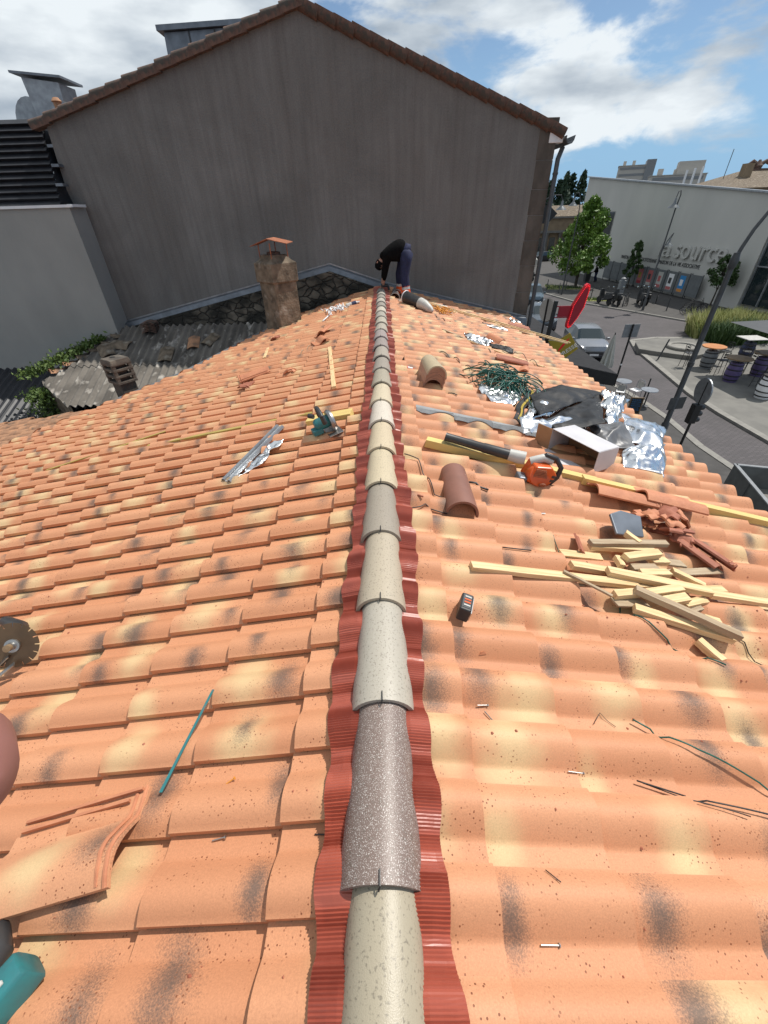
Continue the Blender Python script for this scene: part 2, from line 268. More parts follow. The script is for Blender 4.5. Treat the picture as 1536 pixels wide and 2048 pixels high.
# ---------------------------------------------------------------- helpers
def tag(o, label=None, cat=None, group=None, kind=None):
    if label: o['label'] = label
    if cat: o['category'] = cat
    if group: o['group'] = group
    if kind: o['kind'] = kind
    return o
def empty(name, loc=(0, 0, 0), rz=0.0, mw=None):
    o = bpy.data.objects.new(name, None); C.objects.link(o); o.empty_display_size = .2
    if mw is not None: o.matrix_world = mw
    else: o.location = loc; o.rotation_euler = (0, 0, rz)
    return o
def thing(name, label, cat, loc=(0, 0, 0), rz=0.0, group=None, mw=None):
    return tag(empty(name, loc, rz, mw), label, cat, group)
def children_of(o): return [c for c in bpy.data.objects if c.parent == o]
def copy_tree(o, parent=None):
    c = o.copy(); C.objects.link(c)
    if parent: c.parent = parent
    for ch in children_of(o): copy_tree(ch, c)
    return c
class MB:
    def __init__(s): s.v = []; s.f = []
    def add(s, vs, fs, T=None):
        b = len(s.v)
        s.v += [tuple(T @ Vector(p)) for p in vs] if T is not None else [tuple(p) for p in vs]
        s.f += [tuple(i + b for i in f) for f in fs]; return s
    def box(s, c, d, T=None):
        x, y, z = c; a, b, h = d[0] / 2, d[1] / 2, d[2] / 2
        vs = [(x + i * a, y + j * b, z + k * h) for i in (-1, 1) for j in (-1, 1) for k in (-1, 1)]
        return s.add(vs, [(0, 1, 3, 2), (4, 6, 7, 5), (0, 4, 5, 1), (2, 3, 7, 6), (0, 2, 6, 4), (1, 5, 7, 3)], T)
    def prism(s, poly, h0, h1, T=None):
        n = len(poly); vs = [(p[0], p[1], h0) for p in poly] + [(p[0], p[1], h1) for p in poly]
        fs = [tuple(range(n - 1, -1, -1)), tuple(range(n, 2 * n))] + [(i, (i + 1) % n, n + (i + 1) % n, n + i) for i in range(n)]
        return s.add(vs, fs, T)
    def loft(s, rings, cap=True, closed=True, T=None):
        n = len(rings[0]); vs = [p for r in rings for p in r]; fs = []
        for i in range(len(rings) - 1):
            for j in range(n if closed else n - 1):
                k = (j + 1) % n; fs.append((i * n + j, i * n + k, (i + 1) * n + k, (i + 1) * n + j))
        if cap and closed: fs += [tuple(range(n - 1, -1, -1)), tuple(range((len(rings) - 1) * n, len(rings) * n))]
        return s.add(vs, fs, T)
    def tube(s, pts, r, n=8, cap=True, T=None):
        pts = [Vector(p) for p in pts]; rs = r if isinstance(r, (list, tuple)) else [r] * len(pts)
        d0 = (pts[1] - pts[0]).normalized(); up = Vector((0, 0, 1)) if abs(d0.z) < .9 else Vector((1, 0, 0))
        rings = []; nrm = d0.cross(up).normalized()
        for i, p in enumerate(pts):
            d = (pts[min(i + 1, len(pts) - 1)] - pts[max(i - 1, 0)]).normalized()
            nrm = (nrm - d * nrm.dot(d)).normalized(); bn = d.cross(nrm)
            rings.append([tuple(p + (nrm * math.cos(2 * PI * j / n) + bn * math.sin(2 * PI * j / n)) * rs[i]) for j in range(n)])
        return s.loft(rings, cap, True, T)
    def lathe(s, prof, n=20, T=None, cap=True):
        rings = [[(r * math.cos(2 * PI * j / n), r * math.sin(2 * PI * j / n), z) for j in range(n)] for r, z in prof]
        return s.loft(rings, cap, True, T)
    def bar(s, p, q, w, h, T=None, up=(0, 0, 1)):
        p = Vector(p); q = Vector(q); d = (q - p).normalized(); a = d.cross(Vector(up)).normalized() * w / 2; b = a.cross(d).normalized() * h / 2
        return s.loft([[tuple(e + x) for x in (a + b, -a + b, -a - b, a - b)] for e in (p, q)], True, True, T)
    def build(s, name, m, parent=None, smooth=False, bevel=0, loc=None, sub=0):
        us = sorted({i for f in s.f for i in f}); ix = {k: i for i, k in enumerate(us)}
        me = bpy.data.meshes.new(name); me.from_pydata([s.v[k] for k in us], [], [tuple(ix[i] for i in f) for f in s.f]); me.materials.append(m)
        bmm = bmesh.new(); bmm.from_mesh(me); bmesh.ops.recalc_face_normals(bmm, faces=bmm.faces); bmm.to_mesh(me); bmm.free()
        if smooth:
            me.polygons.foreach_set('use_smooth', [True] * len(me.polygons))
            if smooth != 'all' and hasattr(me, 'set_sharp_from_angle'): me.set_sharp_from_angle(angle=Rd(40))
        o = bpy.data.objects.new(name, me); C.objects.link(o)
        if parent: o.parent = parent
        if loc: o.location = loc
        if sub: md = o.modifiers.new('sub', 'SUBSURF'); md.levels = sub; md.render_levels = sub
        if bevel: md = o.modifiers.new('bevel', 'BEVEL'); md.width = bevel; md.segments = 2; md.limit_method = 'ANGLE'
        return o
TS = 0.23; Z0 = -0.10                    # roof slope and plane height at the ridge
def roofM(X, Y, yaw=0.0, lift=0.0, tilt=0.0):
    s = 1 if X >= 0 else -1
    x = Vector((1, 0, -TS * s)).normalized(); y = Vector((0, 1, 0)); z = x.cross(y).normalized()
    m = Matrix((x, y, z)).transposed().to_4x4()
    return Matrix.Translation(Vector((X, Y, Z0 - TS * abs(X))) + z * lift) @ m @ Matrix.Rotation(yaw, 4, 'Z') @ Matrix.Rotation(tilt, 4, 'X')
def loose(name, label, cat, X, Y, yaw=0.0, lift=0.02, group=None, tilt=0.0):
    return thing(name, label, cat, group=group, mw=roofM(X, Y, yaw, lift, tilt))
CW = 0.211; YL, YR = 0.01, 0.105         # tile cover width; row offsets left / right slope
def prof(u):
    if u < .31: return -.028 + .003 * (u - .15)
    t = (u - .31) / .87; return -.0275 + .062 * math.sin(PI * min(1, t)) ** 1.1
def surf(X, Y):
    if X >= 0: u = ((Y - YR) / CW) % 1.0
    else: u = 1 - ((Y - YL) / CW) % 1.0
    v = ((abs(X) - .31) / .38) % 1.0
    return Z0 - TS * abs(X) + prof(u) + .028 * v
def drape(pts, lift=.004, step=.03):
    out = []
    for (a, b) in zip(pts[:-1], pts[1:]):
        n = max(1, int(math.hypot(b[0] - a[0], b[1] - a[1]) / step))
        for i in range(n):
            k = i / n; X = a[0] + (b[0] - a[0]) * k; Y = a[1] + (b[1] - a[1]) * k
            dz = (a[2] if len(a) > 2 else 0) * (1 - k) + (b[2] if len(b) > 2 else 0) * k
            out.append((X, Y, surf(X, Y) + lift + dz))
    X, Y = pts[-1][:2]; out.append((X, Y, surf(X, Y) + lift + (pts[-1][2] if len(pts[-1]) > 2 else 0)))
    return out
# ================================================================ the tiled house under the camera
house = thing('tiled_house', 'low house whose new orange tiled roof with a pale ridge fills the foreground', 'house', (0, 5, -5.85))
HO = Vector((0, 5, -5.85))
YEND = 11.56
LB = [(-1.2, -9.0), (5.55, -6.55), (6.94, -4.68), (7.73, -3.65), (9.63, -2.66), (10.58, -1.98), (11.45, -.35), (12.5, -.1)]   # left boundary: X at Y
def xleft(Y):
    for (y0, x0), (y1, x1) in zip(LB[:-1], LB[1:]):
        if Y <= y1: return x0 + (x1 - x0) * (Y - y0) / (y1 - y0)
    return -.1
US = [0, .16, .28, .32, .36, .40, .45, .50, .56, .63, .70, .78, .85, .91, .96, 1.0]
VS = [-.06, .2, .5, .8, 1.0]
def slope_mesh(side):
    vs, fs, sm, crr, rn = [], [], [], [], []
    rows = range(-6, 55); r2 = random.Random(5 + side)
    for k in rows:
        for j in range(0, 26):
            xa = .31 + .38 * (j - 1); xb = xa + .38
            if side > 0 and xb > 3.4: break
            ye = (YR if side > 0 else YL) + CW * k
            if ye > YEND: break
            if side < 0 and (-xa < xleft(ye)): break
            jx = r2.uniform(-.004, .004); jz = r2.uniform(-.0015, .0015); jt = r2.uniform(-.002, .002)
            # blotches: centres in tile coordinates
            hassm = r2.random() < .72; hascr = r2.random() < .68
            cs = (r2.uniform(.15, .95), r2.choice((r2.uniform(.05, .3), r2.uniform(.45, .75))))
            cc = (r2.uniform(.1, .95), r2.uniform(.1, .9)); ws = r2.uniform(.055, .095); wc = r2.uniform(.08, .15); rv = r2.random()
            b = len(vs); nu = len(US)
            def put(xx, Y, z, u, v):
                X = side * xx
                if side < 0:
                    lx = xleft(Y)
                    if X < lx: X = lx; z = Z0 - TS * abs(X) + (z - (Z0 - TS * xx))
                vs.append((X - HO.x, Y - HO.y, z - HO.z)); rn.append(rv)
                sm.append(((v - cs[1]) * .38 / (ws * .75), (u - cs[0]) * CW / (ws * 1.25), 0) if hassm else (9, 9, 0))
                crr.append(((v - cc[1]) * .38 / (wc * .8), (u - cc[0]) * CW / (wc * 1.1), 0) if hascr else (9, 9, 0))
            for v in VS + ['b']:
                for u in US:
                    vv = 1.0 if v == 'b' else v
                    xx = max(.0, xa + .38 * vv + (jx if vv > .9 else 0))
                    Y = ye + CW * u if side > 0 else ye + CW * (1 - u)
                    z = Z0 - TS * xx + prof(u) + .028 * vv + jz + jt * (u - .5)
                    if v == 'b': z -= .029
                    put(xx, Y, z, u, vv)
                # lap edge skirt
                vv = 1.0 if v == 'b' else v
                xx = max(.0, xa + .38 * vv + (jx if vv > .9 else 0))
                Y = ye + CW * 1.03 if side > 0 else ye - CW * .03
                z = Z0 - TS * xx + prof(1.0) + .028 * vv + jz + jt * .5
                put(xx, Y, z - .003 - (.010 if v == 'b' else 0), 1.03, vv)
                put(xx, Y, z - .030, 1.03, vv)
            w = nu + 2
            for a in range(len(VS)):
                for c in range(w - 1):
                    q = (b + a * w + c, b + a * w + c + 1, b + (a + 1) * w + c + 1, b + (a + 1) * w + c)
                    fs.append(q)
    me = bpy.data.meshes.new('roof_covering'); me.from_pydata(vs, [], fs)
    def att(nm, typ, data, key):
        a = me.attributes.new(nm, typ, 'POINT'); flat = [c for d in data for c in d] if key == 'vector' else data
        a.data.foreach_set(key, flat)
    att('sm', 'FLOAT_VECTOR', sm, 'vector'); att('cr', 'FLOAT_VECTOR', crr, 'vector'); att('rn', 'FLOAT', rn, 'value')
    bm_ = bmesh.new(); bm_.from_mesh(me); bmesh.ops.dissolve_degenerate(bm_, dist=1e-5, edges=bm_.edges); bmesh.ops.recalc_face_normals(bm_, faces=bm_.faces)
    for f in bm_.faces: f.smooth = True
    bm_.to_mesh(me); bm_.free(); me.set_sharp_from_angle(angle=Rd(42)); me.materials.append(M['tile'])
    o = bpy.data.objects.new('roof_covering', me); C.objects.link(o); o.parent = house; return o
slope_mesh(1); slope_mesh(-1)
# roof deck, eaves board, gutter and walls
mb = MB()
mb.add([(0, -1.3, Z0 - .05), (3.3, -1.3, Z0 - .05 - TS * 3.3), (3.3, 11.55, Z0 - .05 - TS * 3.3), (0, 11.55, Z0 - .05),
        (0, -1.3, Z0 - .15), (3.3, -1.3, Z0 - .15 - TS * 3.3), (3.3, 11.55, Z0 - .15 - TS * 3.3), (0, 11.55, Z0 - .15)],
       [(0, 1, 2, 3), (7, 6, 5, 4), (0, 4, 5, 1), (1, 5, 6, 2), (2, 6, 7, 3), (3, 7, 4, 0)], Matrix.Translation(-HO))
lp = [(x, y) for y, x in LB if y < 11.5]; lp = [(x + .03, y) for x, y in lp] + [(-.36, 11.45), (0, 11.45), (0, -1.2)]
n = len(lp); mb.add([(x, y, Z0 - .05 + TS * x) for x, y in lp] + [(x, y, Z0 - .15 + TS * x) for x, y in lp],
       [tuple(range(n)), tuple(range(2 * n - 1, n - 1, -1))] + [(i, (i + 1) % n, n + (i + 1) % n, n + i) for i in range(n)], Matrix.Translation(-HO))
mb.build('roof_deck', M['woodg'], house)
mb = MB(); mb.box((3.1 - HO.x, 5.2 - HO.y, -3.45 - HO.z), (.3, 12.8, 4.8)); mb.build('facade_wall', M['render_w'], house)
mb = MB(); mb.box((3.30 - HO.x, 5.1 - HO.y, -1.02 - HO.z), (.03, 12.8, .16)); mb.build('eaves_board', M['woodg'], house)
# zinc edge strip along the slanted party line on the left
mb = MB()
pp = [(x, y) for y, x in LB if 6.5 <= y < 11.6]
for (x0, y0), (x1, y1) in zip(pp[:-1], pp[1:]):
    d = Vector((x1 - x0, y1 - y0, 0)).normalized(); nx = Vector((-d.y, d.x, 0)) * .11
    if nx.x > 0: nx = -nx
    a = Vector((x0, y0, Z0 + TS * x0 + .015)); b = Vector((x1, y1, Z0 + TS * x1 + .015))
    q = [a - nx * .35, b - nx * .35, b + nx, a + nx]
    mb.add([tuple(p - HO) for p in q] + [tuple(p - HO - Vector((0, 0, .06 if i < 2 else .28))) for i, p in enumerate(q)], [(0, 1, 2, 3), (7, 6, 5, 4), (0, 4, 5, 1), (1, 5, 6, 2), (2, 6, 7, 3), (3, 7, 4, 0)])
mb.build('zinc_edge', M['zinc2'], house)
# pleated red foil dressed over the top courses, either side of the ridge
r2 = random.Random(3)
EN = {}
def env(side, xx, y):      # smooth envelope over the tile waves
    k = (side, round(y / .004)); 
    if k not in EN:
        mx_ = lambda c: max(surf(side * .2, c + d * .008) + TS * .2 for d in range(-3, 4))
        EN[k] = sum(mx_(k[1] * .004 + d * .009) for d in range(-5, 6)) / 11
    return EN[k] - TS * xx
def foil(side):
    xs = [.03, .07, .10, .125, .15, .168]; P = .0082; ys = []; y = -1.1
    while y < 11.3: ys.append(y); y += P / 2
    vs = []; fs = []; ph = r2.uniform(0, 9)
    for i, y in enumerate(ys):
        wob = .012 * math.sin(y * 3.1 + ph) + .006 * math.sin(y * 11.3 + ph)
        for k, x0 in enumerate(xs):
            xx = x0 + (wob + .32 * (env(side, .14, y) - (Z0 - TS * .14) - .012)) * (k / 5.0) ** 1.5
            f = min(1, max(0, (xx - .05) / .05)); f = f * f * (3 - 2 * f)
            zs = env(side, xx, y) + .007; zr = -.055 - .25 * xx
            amp = (.0026 + .0012 * math.sin(y * 23 + ph) + .0008 * math.sin(y * 71)) * (1 if k > 0 else .3)
            bump = .004 * math.sin(y * 17 + k + ph) * math.sin(y * 41) * (1 if k > 2 else 0) + (.003 if k == 5 else 0) * math.sin(y * 63)
            vs.append((side * xx - HO.x, y - HO.y, zr * (1 - f) + max(zs, zr - .12) * f + (amp if i % 2 else -amp) + max(0, bump) + .003 - HO.z))
    nk = len(xs)
    for i in range(len(ys) - 1):
        for k in range(nk - 1): fs.append((i * nk + k, i * nk + k + 1, (i + 1) * nk + k + 1, (i + 1) * nk + k))
    mb = MB(); mb.v = vs; mb.f = fs
    o = mb.build('ridge_flashing', M['flash'], house)
foil(1); foil(-1)
# ridge tiles, each lapping over the one nearer the camera
def ridge_shell(L=.53, r0=.115, r1=.090, t=.015, n=18):
    mb = MB(); rings = []
    for y, r, dz in ((0, r0 + .001, 0), (.006, r0, 0), (.10, r0 - .003, 0), (L * .5, (r0 + r1) / 2, -.008), (L, r1, -.017)):
        o = []; 
        for i in range(n + 1):
            a = PI * i / n; o.append((r * math.cos(a) * 1.0, y, r * (math.sin(a) - 1) * .96 + dz))
        inn = [(x * (r - t) / r, yy, (z - dz) - 0 + dz - t * max(0, math.sin(PI * i / n))) for i, (x, yy, z) in enumerate(o)]
        rings.append(o + inn[::-1])
    mb.loft(rings, True, True); return mb
tint = [((.34, .295, .215), 0), ((.175, .125, .105), 1), ((.38, .345, .285), .35), ((.40, .34, .255), .1), ((.29, .25, .20), .15), ((.50, .42, .29), .1), ((.52, .43, .30), 0),
        ((.58, .52, .44), 0), ((.54, .46, .33), .1), ((.36, .32, .25), 0), ((.31, .275, .235), .1), ((.36, .32, .27), .1), ((.30, .26, .24), .1), ((.33, .285, .27), .1), ((.40, .36, .30), .1),
        ((.44, .40, .33), 0), ((.38, .36, .31), 0), ((.54, .49, .41), 0), ((.34, .31, .27), 0), ((.48, .44, .38), 0), ((.31, .29, .25), 0), ((.40, .37, .32), 0), ((.34, .31, .27), 0)]
rt = None
for k in range(-3, 22):
    o = ridge_shell().build('ridge_tile', M['ridge'], house, smooth=True) if rt is None else rt.copy()
    if rt is None: rt = o
    else: C.objects.link(o)
    o.location = Vector((rnd.uniform(-.004, .004), .249 + .475 * k + rnd.uniform(-.008, .008), .005 * rnd.random())) - HO
    o.rotation_euler = (Rd(-.5), 0, rnd.uniform(-.016, .016))
    tt = tint[(k + 1) % len(tint)]; o.color = tt[0] + (tt[1],)
    if -2 < k < 14:
        cb = MB(); cb.tube([(.0, .03, .004), (.001, -.004, .006), (-.002, -.012, -.004), (-.003, -.006, -.016)], .0022, 5).build('ridge_clip', M['black'], o)
# ================================================================ ground
GZ = -5.85
def flat(name, poly, z, m, kind='structure', th=.1):
    mb = MB(); mb.prism(poly, z - th, z); o = mb.build(name, m); return tag(o, kind=kind)
mb = MB(); mb.box((0, 300, GZ - .25), (1600, 1600, .5)); tag(mb.build('ground', M['asphalt']), kind='structure')
# ================================================================ tall gabled neighbour
GO = Vector((-1.4, 11.7, GZ)); G = thing('gable_building', 'tall neighbour with a blank stained dark grey gable wall under brown verge tiles', 'building', GO)
def gp(x, y, z): return (x - GO.x, y - GO.y, z - GO.z)
TG = Matrix.Translation(-GO)
gl, gpk, gr = (-6.98, 3.04), (-1.39, 4.53), (3.84, 2.70)
XZ = Matrix(((1, 0, 0, 0), (0, 0, 1, 0), (0, 1, 0, 0), (0, 0, 0, 1)))      # polygon in x,z -> world, extruded along y
def xzprism(mb, poly, y0, y1, T): mb.prism(poly, y0, y1, T @ XZ)
mb = MB(); xzprism(mb, [(-7.1, GZ), (3.84, GZ), gr, gpk, gl, (-7.1, 1.66)], 11.7, 12.1, TG)
xzprism(mb, [(3.5, GZ), (3.82, GZ), (3.82, 2.6), (3.5, 2.6)], 12.1, 26, TG); xzprism(mb, [(-7.05, GZ), (-6.75, GZ), (-6.75, 3.0), (-7.05, 3.0)], 12.1, 26, TG)
xzprism(mb, [(-7.05, GZ), (3.82, GZ), (3.82, 2.6), (-6.98, 2.6)], 26, 26.3, TG)
mb.build('wall', M['render'], G)
mb = MB()
for a, b in ((gl, gpk), (gpk, gr)):
    n_ = Vector((-(b[1] - a[1]), 0, b[0] - a[0])).normalized() * .03
    xzprism(mb, [(a[0], a[1] + .004), (b[0], b[1] + .004), (b[0], b[1] + .07), (a[0], a[1] + .07)], 11.72, 26.2, TG)
mb.build('roof', M['oldtile'], G)
vt = None
def verge_mesh(L):
    mb = MB(); rings = []
    for x, r in ((0, .115), (L, .098)):
        o = [(x, -r * 1.15 * math.cos(PI * i / 10), r * 1.15 * math.sin(PI * i / 10) ** .6) for i in range(11)]
        rings.append(o + [(x, .11, -.05), (x, -.12, -.05)])
    mb.loft(rings); return mb
def verge(a, b, n, flip):
    global vt
    d = Vector((b[0] - a[0], 0, b[1] - a[1])); L = d.length; d.normalize(); ang = math.atan2(d.z, d.x)
    for i in range(n):
        p = Vector((a[0], 11.72, a[1])) + d * (L * i / n)
        if vt is None: o = vt = verge_mesh(.43).build('verge_tile', M['oldtile'], G, smooth=True)
        else: o = vt.copy(); C.objects.link(o)
        o.location = p - GO + Vector((0, -.02, .045 + rnd.uniform(-.006, .006))); o.rotation_euler = (0, -ang + Rd(2.2), rnd.uniform(-.02, .02))
verge((-7.25, 2.965), gpk, 16, 0); verge((4.0, 2.645), gpk, 16, 1)
mb = MB(); rng = random.Random(4)
z = GZ; k = 0
while z < 2.3:
    h = rng.uniform(.45, .7); w = .37 + .012 * (k % 2)
    mb.box(gp(3.84 - w / 2 + .012, 11.80, z + h / 2), (w, .215, h - .006)); z += h; k += 1
mb.build('corner_quoins', M['quoin'], G, bevel=.012)
mb = MB(); mb.box(gp(3.84, 11.8, 2.60), (.30, .26, .17)); mb.build('eaves_block', M['white'], G, bevel=.01)
mb = MB(); mb.tube([gp(3.93, 11.62, GZ), gp(3.93, 11.62, 2.05), gp(3.95, 11.68, 2.25), gp(4.05, 11.8, 2.45)], .05, 10); 
for zz in (-.8, .6, 2.0): mb.tube([gp(3.93, 11.62, zz - .02), gp(3.93, 11.62, zz + .02)], .06, 10)
mb.build('downpipe', M['dkgrey'], G, smooth=True)
mb = MB(); prf = [(-.09, .07), (-.085, -.01), (-.05, -.06), (.0, -.075), (.05, -.06), (.085, -.01), (.10, .07), (.09, .07), (.075, -.005), (.045, -.05), (0, -.063), (-.045, -.05), (-.075, -.005), (-.08, .07)]
mb.loft([[gp(4.1 + x, y, 2.55 + z) for x, z in prf] for y in (11.55, 26)]); mb.build('gutter', M['dkgrey'], G)
# zinc upstand following the lower roofs at the wall's foot
mb = MB()
fl = [(-6.95, -.80), (-1.26, .40), (.05, -.02), (3.83, -.92)]
for (x0, z0), (x1, z1) in zip(fl[:-1], fl[1:]):
    h = .14 if x0 < -.5 else .2
    mb.add([gp(x0, 11.69, z0), gp(x1, 11.69, z1), gp(x1, 11.55, z1 - .03), gp(x0, 11.55, z0 - .03), gp(x0, 11.53, z0 - h), gp(x1, 11.53, z1 - h), gp(x0, 11.69, z0 - h), gp(x1, 11.69, z1 - h)],
           [(0, 1, 2, 3), (3, 2, 5, 4), (4, 5, 7, 6), (6, 7, 1, 0), (0, 3, 4, 6), (1, 7, 5, 2)])
mb.build('zinc_upstand', M['zinc'], G)
mb = MB()
for (x0, z0), (x1, z1) in zip(fl[:-1], fl[1:]): mb.bar(gp(x0, 11.675, z0 + .015), gp(x1, 11.675, z1 + .015), .03, .022, up=(0, 1, 0))
mb.build('drip_edge', M['zinc2'], G)
# zinc roof box on the far slope
mb = MB(); xzprism(mb, [(-4.95, 3.6), (-2.0, 4.3), (-2.0, 4.93), (-4.86, 4.84)], 14.0, 17, TG); mb.build('roof_box', M['zinc'], G)
mb = MB(); xzprism(mb, [(-4.98, 4.85), (-1.9, 4.94), (-1.9, 5.02), (-4.98, 4.94)], 13.9, 17.1, TG); mb.build('roof_box_lid', M['zinc'], G)
for xx in (-4.3, -3.7, -3.1): mb = MB(); xzprism(mb, [(xx, 3.8), (xx + .03, 3.8), (xx + .03, 4.86), (xx, 4.86)], 13.975, 14.0, TG); mb.build('standing_seam', M['dkgrey'], G)
mb = MB(); mb.lathe([(.07, 0), (.075, .12), (.11, .14), (.11, .18), (.07, .2), (.075, .3), (.10, .32), (.05, .38)], 14, Matrix.Translation(gp(-6.75, 12.0, 3.12))); mb.build('vent_pot', M['oldtile2'], G, smooth=True)
# ================================================================ rubble wall below the upstand
RW = thing('rubble_wall', 'dark mossy rubble stone gable between the grey wall and the corrugated roof', 'wall', (-3, 11.5, -1.6))
mb = MB(); xzprism(mb, [(-6.9, -1.9), (-.15, -1.9), (-.15, -.1), (-1.26, .27), (-6.9, -.92)], 11.38, 11.69, Matrix.Translation((3, -11.5, 1.6))); mb.build('stonework', M['rubble'], RW)
# ================================================================ white house on the left
WO = Vector((-11, 11.4, GZ)); W = thing('white_house', 'pale rendered house at the left edge under a black tiled mansard roof', 'house', WO)
mb = MB(); mb.box((-1.45, 6.2, 3.75), (11.3, 13, 7.5)); mb.build('wall', M['render_w'], W)
mb = MB(); mb.box((-1.43, -.27, 7.525), (11.42, .14, .05)); mb.box((4.23, -.05, 7.53), (.12, .5, .05)); mb.build('coping', M['white'], W)
mb = MB(); nrow = 13; a = Vector((0, -.18, 7.52)); b = Vector((0, .66, 9.05)); rings = []
for i in range(nrow):
    p0 = a + (b - a) * (i / nrow); p1 = a + (b - a) * ((i + 1) / nrow); o = Vector((0, -.06, .035))
    x1 = 3.98 - .02 * i
    mb.add([(-7, *p0.yz), (x1, *p0.yz), (x1, *(p0 + o).yz), (-7, *(p0 + o).yz), (x1, *p1.yz), (-7, *p1.yz)], [(0, 1, 2, 3), (3, 2, 4, 5), (0, 3, 5), (1, 4, 2)])
mb.add([(-7, *a.yz), (3.95, *a.yz), (3.75, *b.yz), (-7, *b.yz)], [(0, 1, 2, 3)])
mb.add([(-7, *b.yz), (3.75, *b.yz), (3.75, 8, 9.1), (-7, 8, 9.1)], [(0, 1, 2, 3)])
mb.add([(3.97, a.y, a.z), (3.75, *b.yz), (3.75, 8, 9.1), (3.97, 8, 7.5)], [(0, 1, 2, 3)])
mb.build('mansard_roof', M['black_tile'], W)
for i in range(4): p = a + (b - a) * (.25 + .22 * i); MB().box((4.02 - .04 * i, p.y + .02, p.z), (.16, .2, .05)).build('flashing_step', M['zinc'], W)
DV = thing('zinc_duct', 'square zinc ventilation duct with a flat cap beside a rounded zinc hood', 'roof vent', (-7.3, 13, 3.0))
mb = MB(); mb.loft([[(-.36, -.3, -.4), (.22, -.3, -.4), (.22, .3, -.4), (-.36, .3, -.4)], [(-.43, -.3, .95), (.34, -.3, .85), (.34, .3, .85), (-.43, .3, .95)]]); mb.build('duct_shaft', M['zinc2'], DV)
mb = MB(); mb.loft([[(-.58, -.42, 1.0), (.48, -.42, .90), (.48, .42, .90), (-.58, .42, 1.0)], [(-.58, -.42, 1.04), (.48, -.42, .94), (.48, .42, .94), (-.58, .42, 1.04)]]); mb.build('duct_cap', M['zinc'], DV)
mb = MB(); mb.prism([(-1.05, -.4), (-.2, -.4)] + [(-.62 + .43 * math.cos(t * PI / 12), .18 + .52 * math.sin(t * PI / 12)) for t in range(13)], -.1, .3, XZ); mb.build('rounded_hood', M['zinc2'], DV)
# ================================================================ corrugated roof shed
SO = Vector((-5, 10, GZ)); SH = thing('corrugated_shed', 'shed with a weathered grey corrugated fibre cement roof beside the new tiles', 'shed', SO)
SS = .41
def shz(y): return -.85 - SS * (11.37 - y)
def shed_right(y): return xleft(y) + .35
def shed_sheet(y0, y1, xl0, xl1, lift):
    mb = MB(); P = .177; ny = 14; nx = 260; vs = []; fs = []
    for j in range(ny + 1):
        y = y0 + (y1 - y0) * j / ny; xl = xl0 + (xl1 - xl0) * j / ny if xl0 is not None else shl(y)
        for i in range(nx + 1):
            x = max(xl, -8.3 + 6.2 * i / nx); x = min(x, shed_right(y))
            vs.append((x - SO.x, y - SO.y, shz(y) + lift + .030 * math.sin(x * 2 * PI / P) - SO.z))
    w = nx + 1
    for j in range(ny):
        for i in range(nx): fs.append((j * w + i, j * w + i + 1, (j + 1) * w + i + 1, (j + 1) * w + i))
    b = len(vs); vs += [(x, y, z - .012) for x, y, z in vs]; fs += [tuple(i + b for i in f[::-1]) for f in fs]
    for i in range(nx): fs.append((i + 1, i, b + i, b + i + 1))
    for j in range(ny): fs.append((j * w, (j + 1) * w, b + (j + 1) * w, b + j * w))
    mb.v = vs; mb.f = fs; o = mb.build('roof_sheet', M['asb'], SH); 
    bmm = bmesh.new(); bmm.from_mesh(o.data); bmesh.ops.dissolve_degenerate(bmm, dist=1e-4, edges=bmm.edges); bmm.to_mesh(o.data); bmm.free()
    return o
def shl(y):   # left verge of the shed at y
    if y > 10.5: return -7.05 + (y - 10.5) * .2
    if y > 9.49: return -8.09 + (y - 9.49) * 1.03
    return -8.09 + (9.49 - y) * 1.25
shed_sheet(9.95, 11.37, shl(9.95) + .02, -6.85, .018)
shed_sheet(8.72, 10.12, None, None, 0)
mb = MB(); mb.add([(-8.05 - SO.x, 9.49 - SO.y, shz(9.49) - .05 - SO.z), (-7.05 - SO.x, 8.74 - SO.y, shz(8.74) - .05 - SO.z), (-7.05 - SO.x, 8.74 - SO.y, 0), (-8.05 - SO.x, 9.49 - SO.y, 0)], [(0, 1, 2, 3)])
mb.box((.2, -1.1, 1.85), (4.4, .25, 3.7)); mb.build('wall', M['mossy'], SH)
vt2 = None
for (xa, ya), (xb, yb), n in (((-6.9, 10.95), (-8.2, 9.52), 6),):
    for i in range(n):
        k = i / n; x = xa + (xb - xa) * k; y = ya + (yb - ya) * k
        mb = MB(); mb.add([(-.17, 0, .0), (-.1, 0, .06), (.1, 0, .06), (.17, 0, 0), (-.15, .36, .02), (-.09, .36, .085), (.09, .36, .085), (.15, .36, .02)], [(0, 1, 5, 4), (1, 2, 6, 5), (2, 3, 7, 6), (0, 3, 2, 1), (4, 5, 6, 7), (0, 4, 7, 3)])
        o = mb.build('verge_tile', M['oldtile2'] if i in (4, 5) else M['mossy'], SH); o.location = (x - SO.x, y - SO.y, shz(y) + .03 - SO.z); o.rotation_euler = (Rd(-12), 0, math.atan2(yb - ya, xb - xa) + PI / 2)
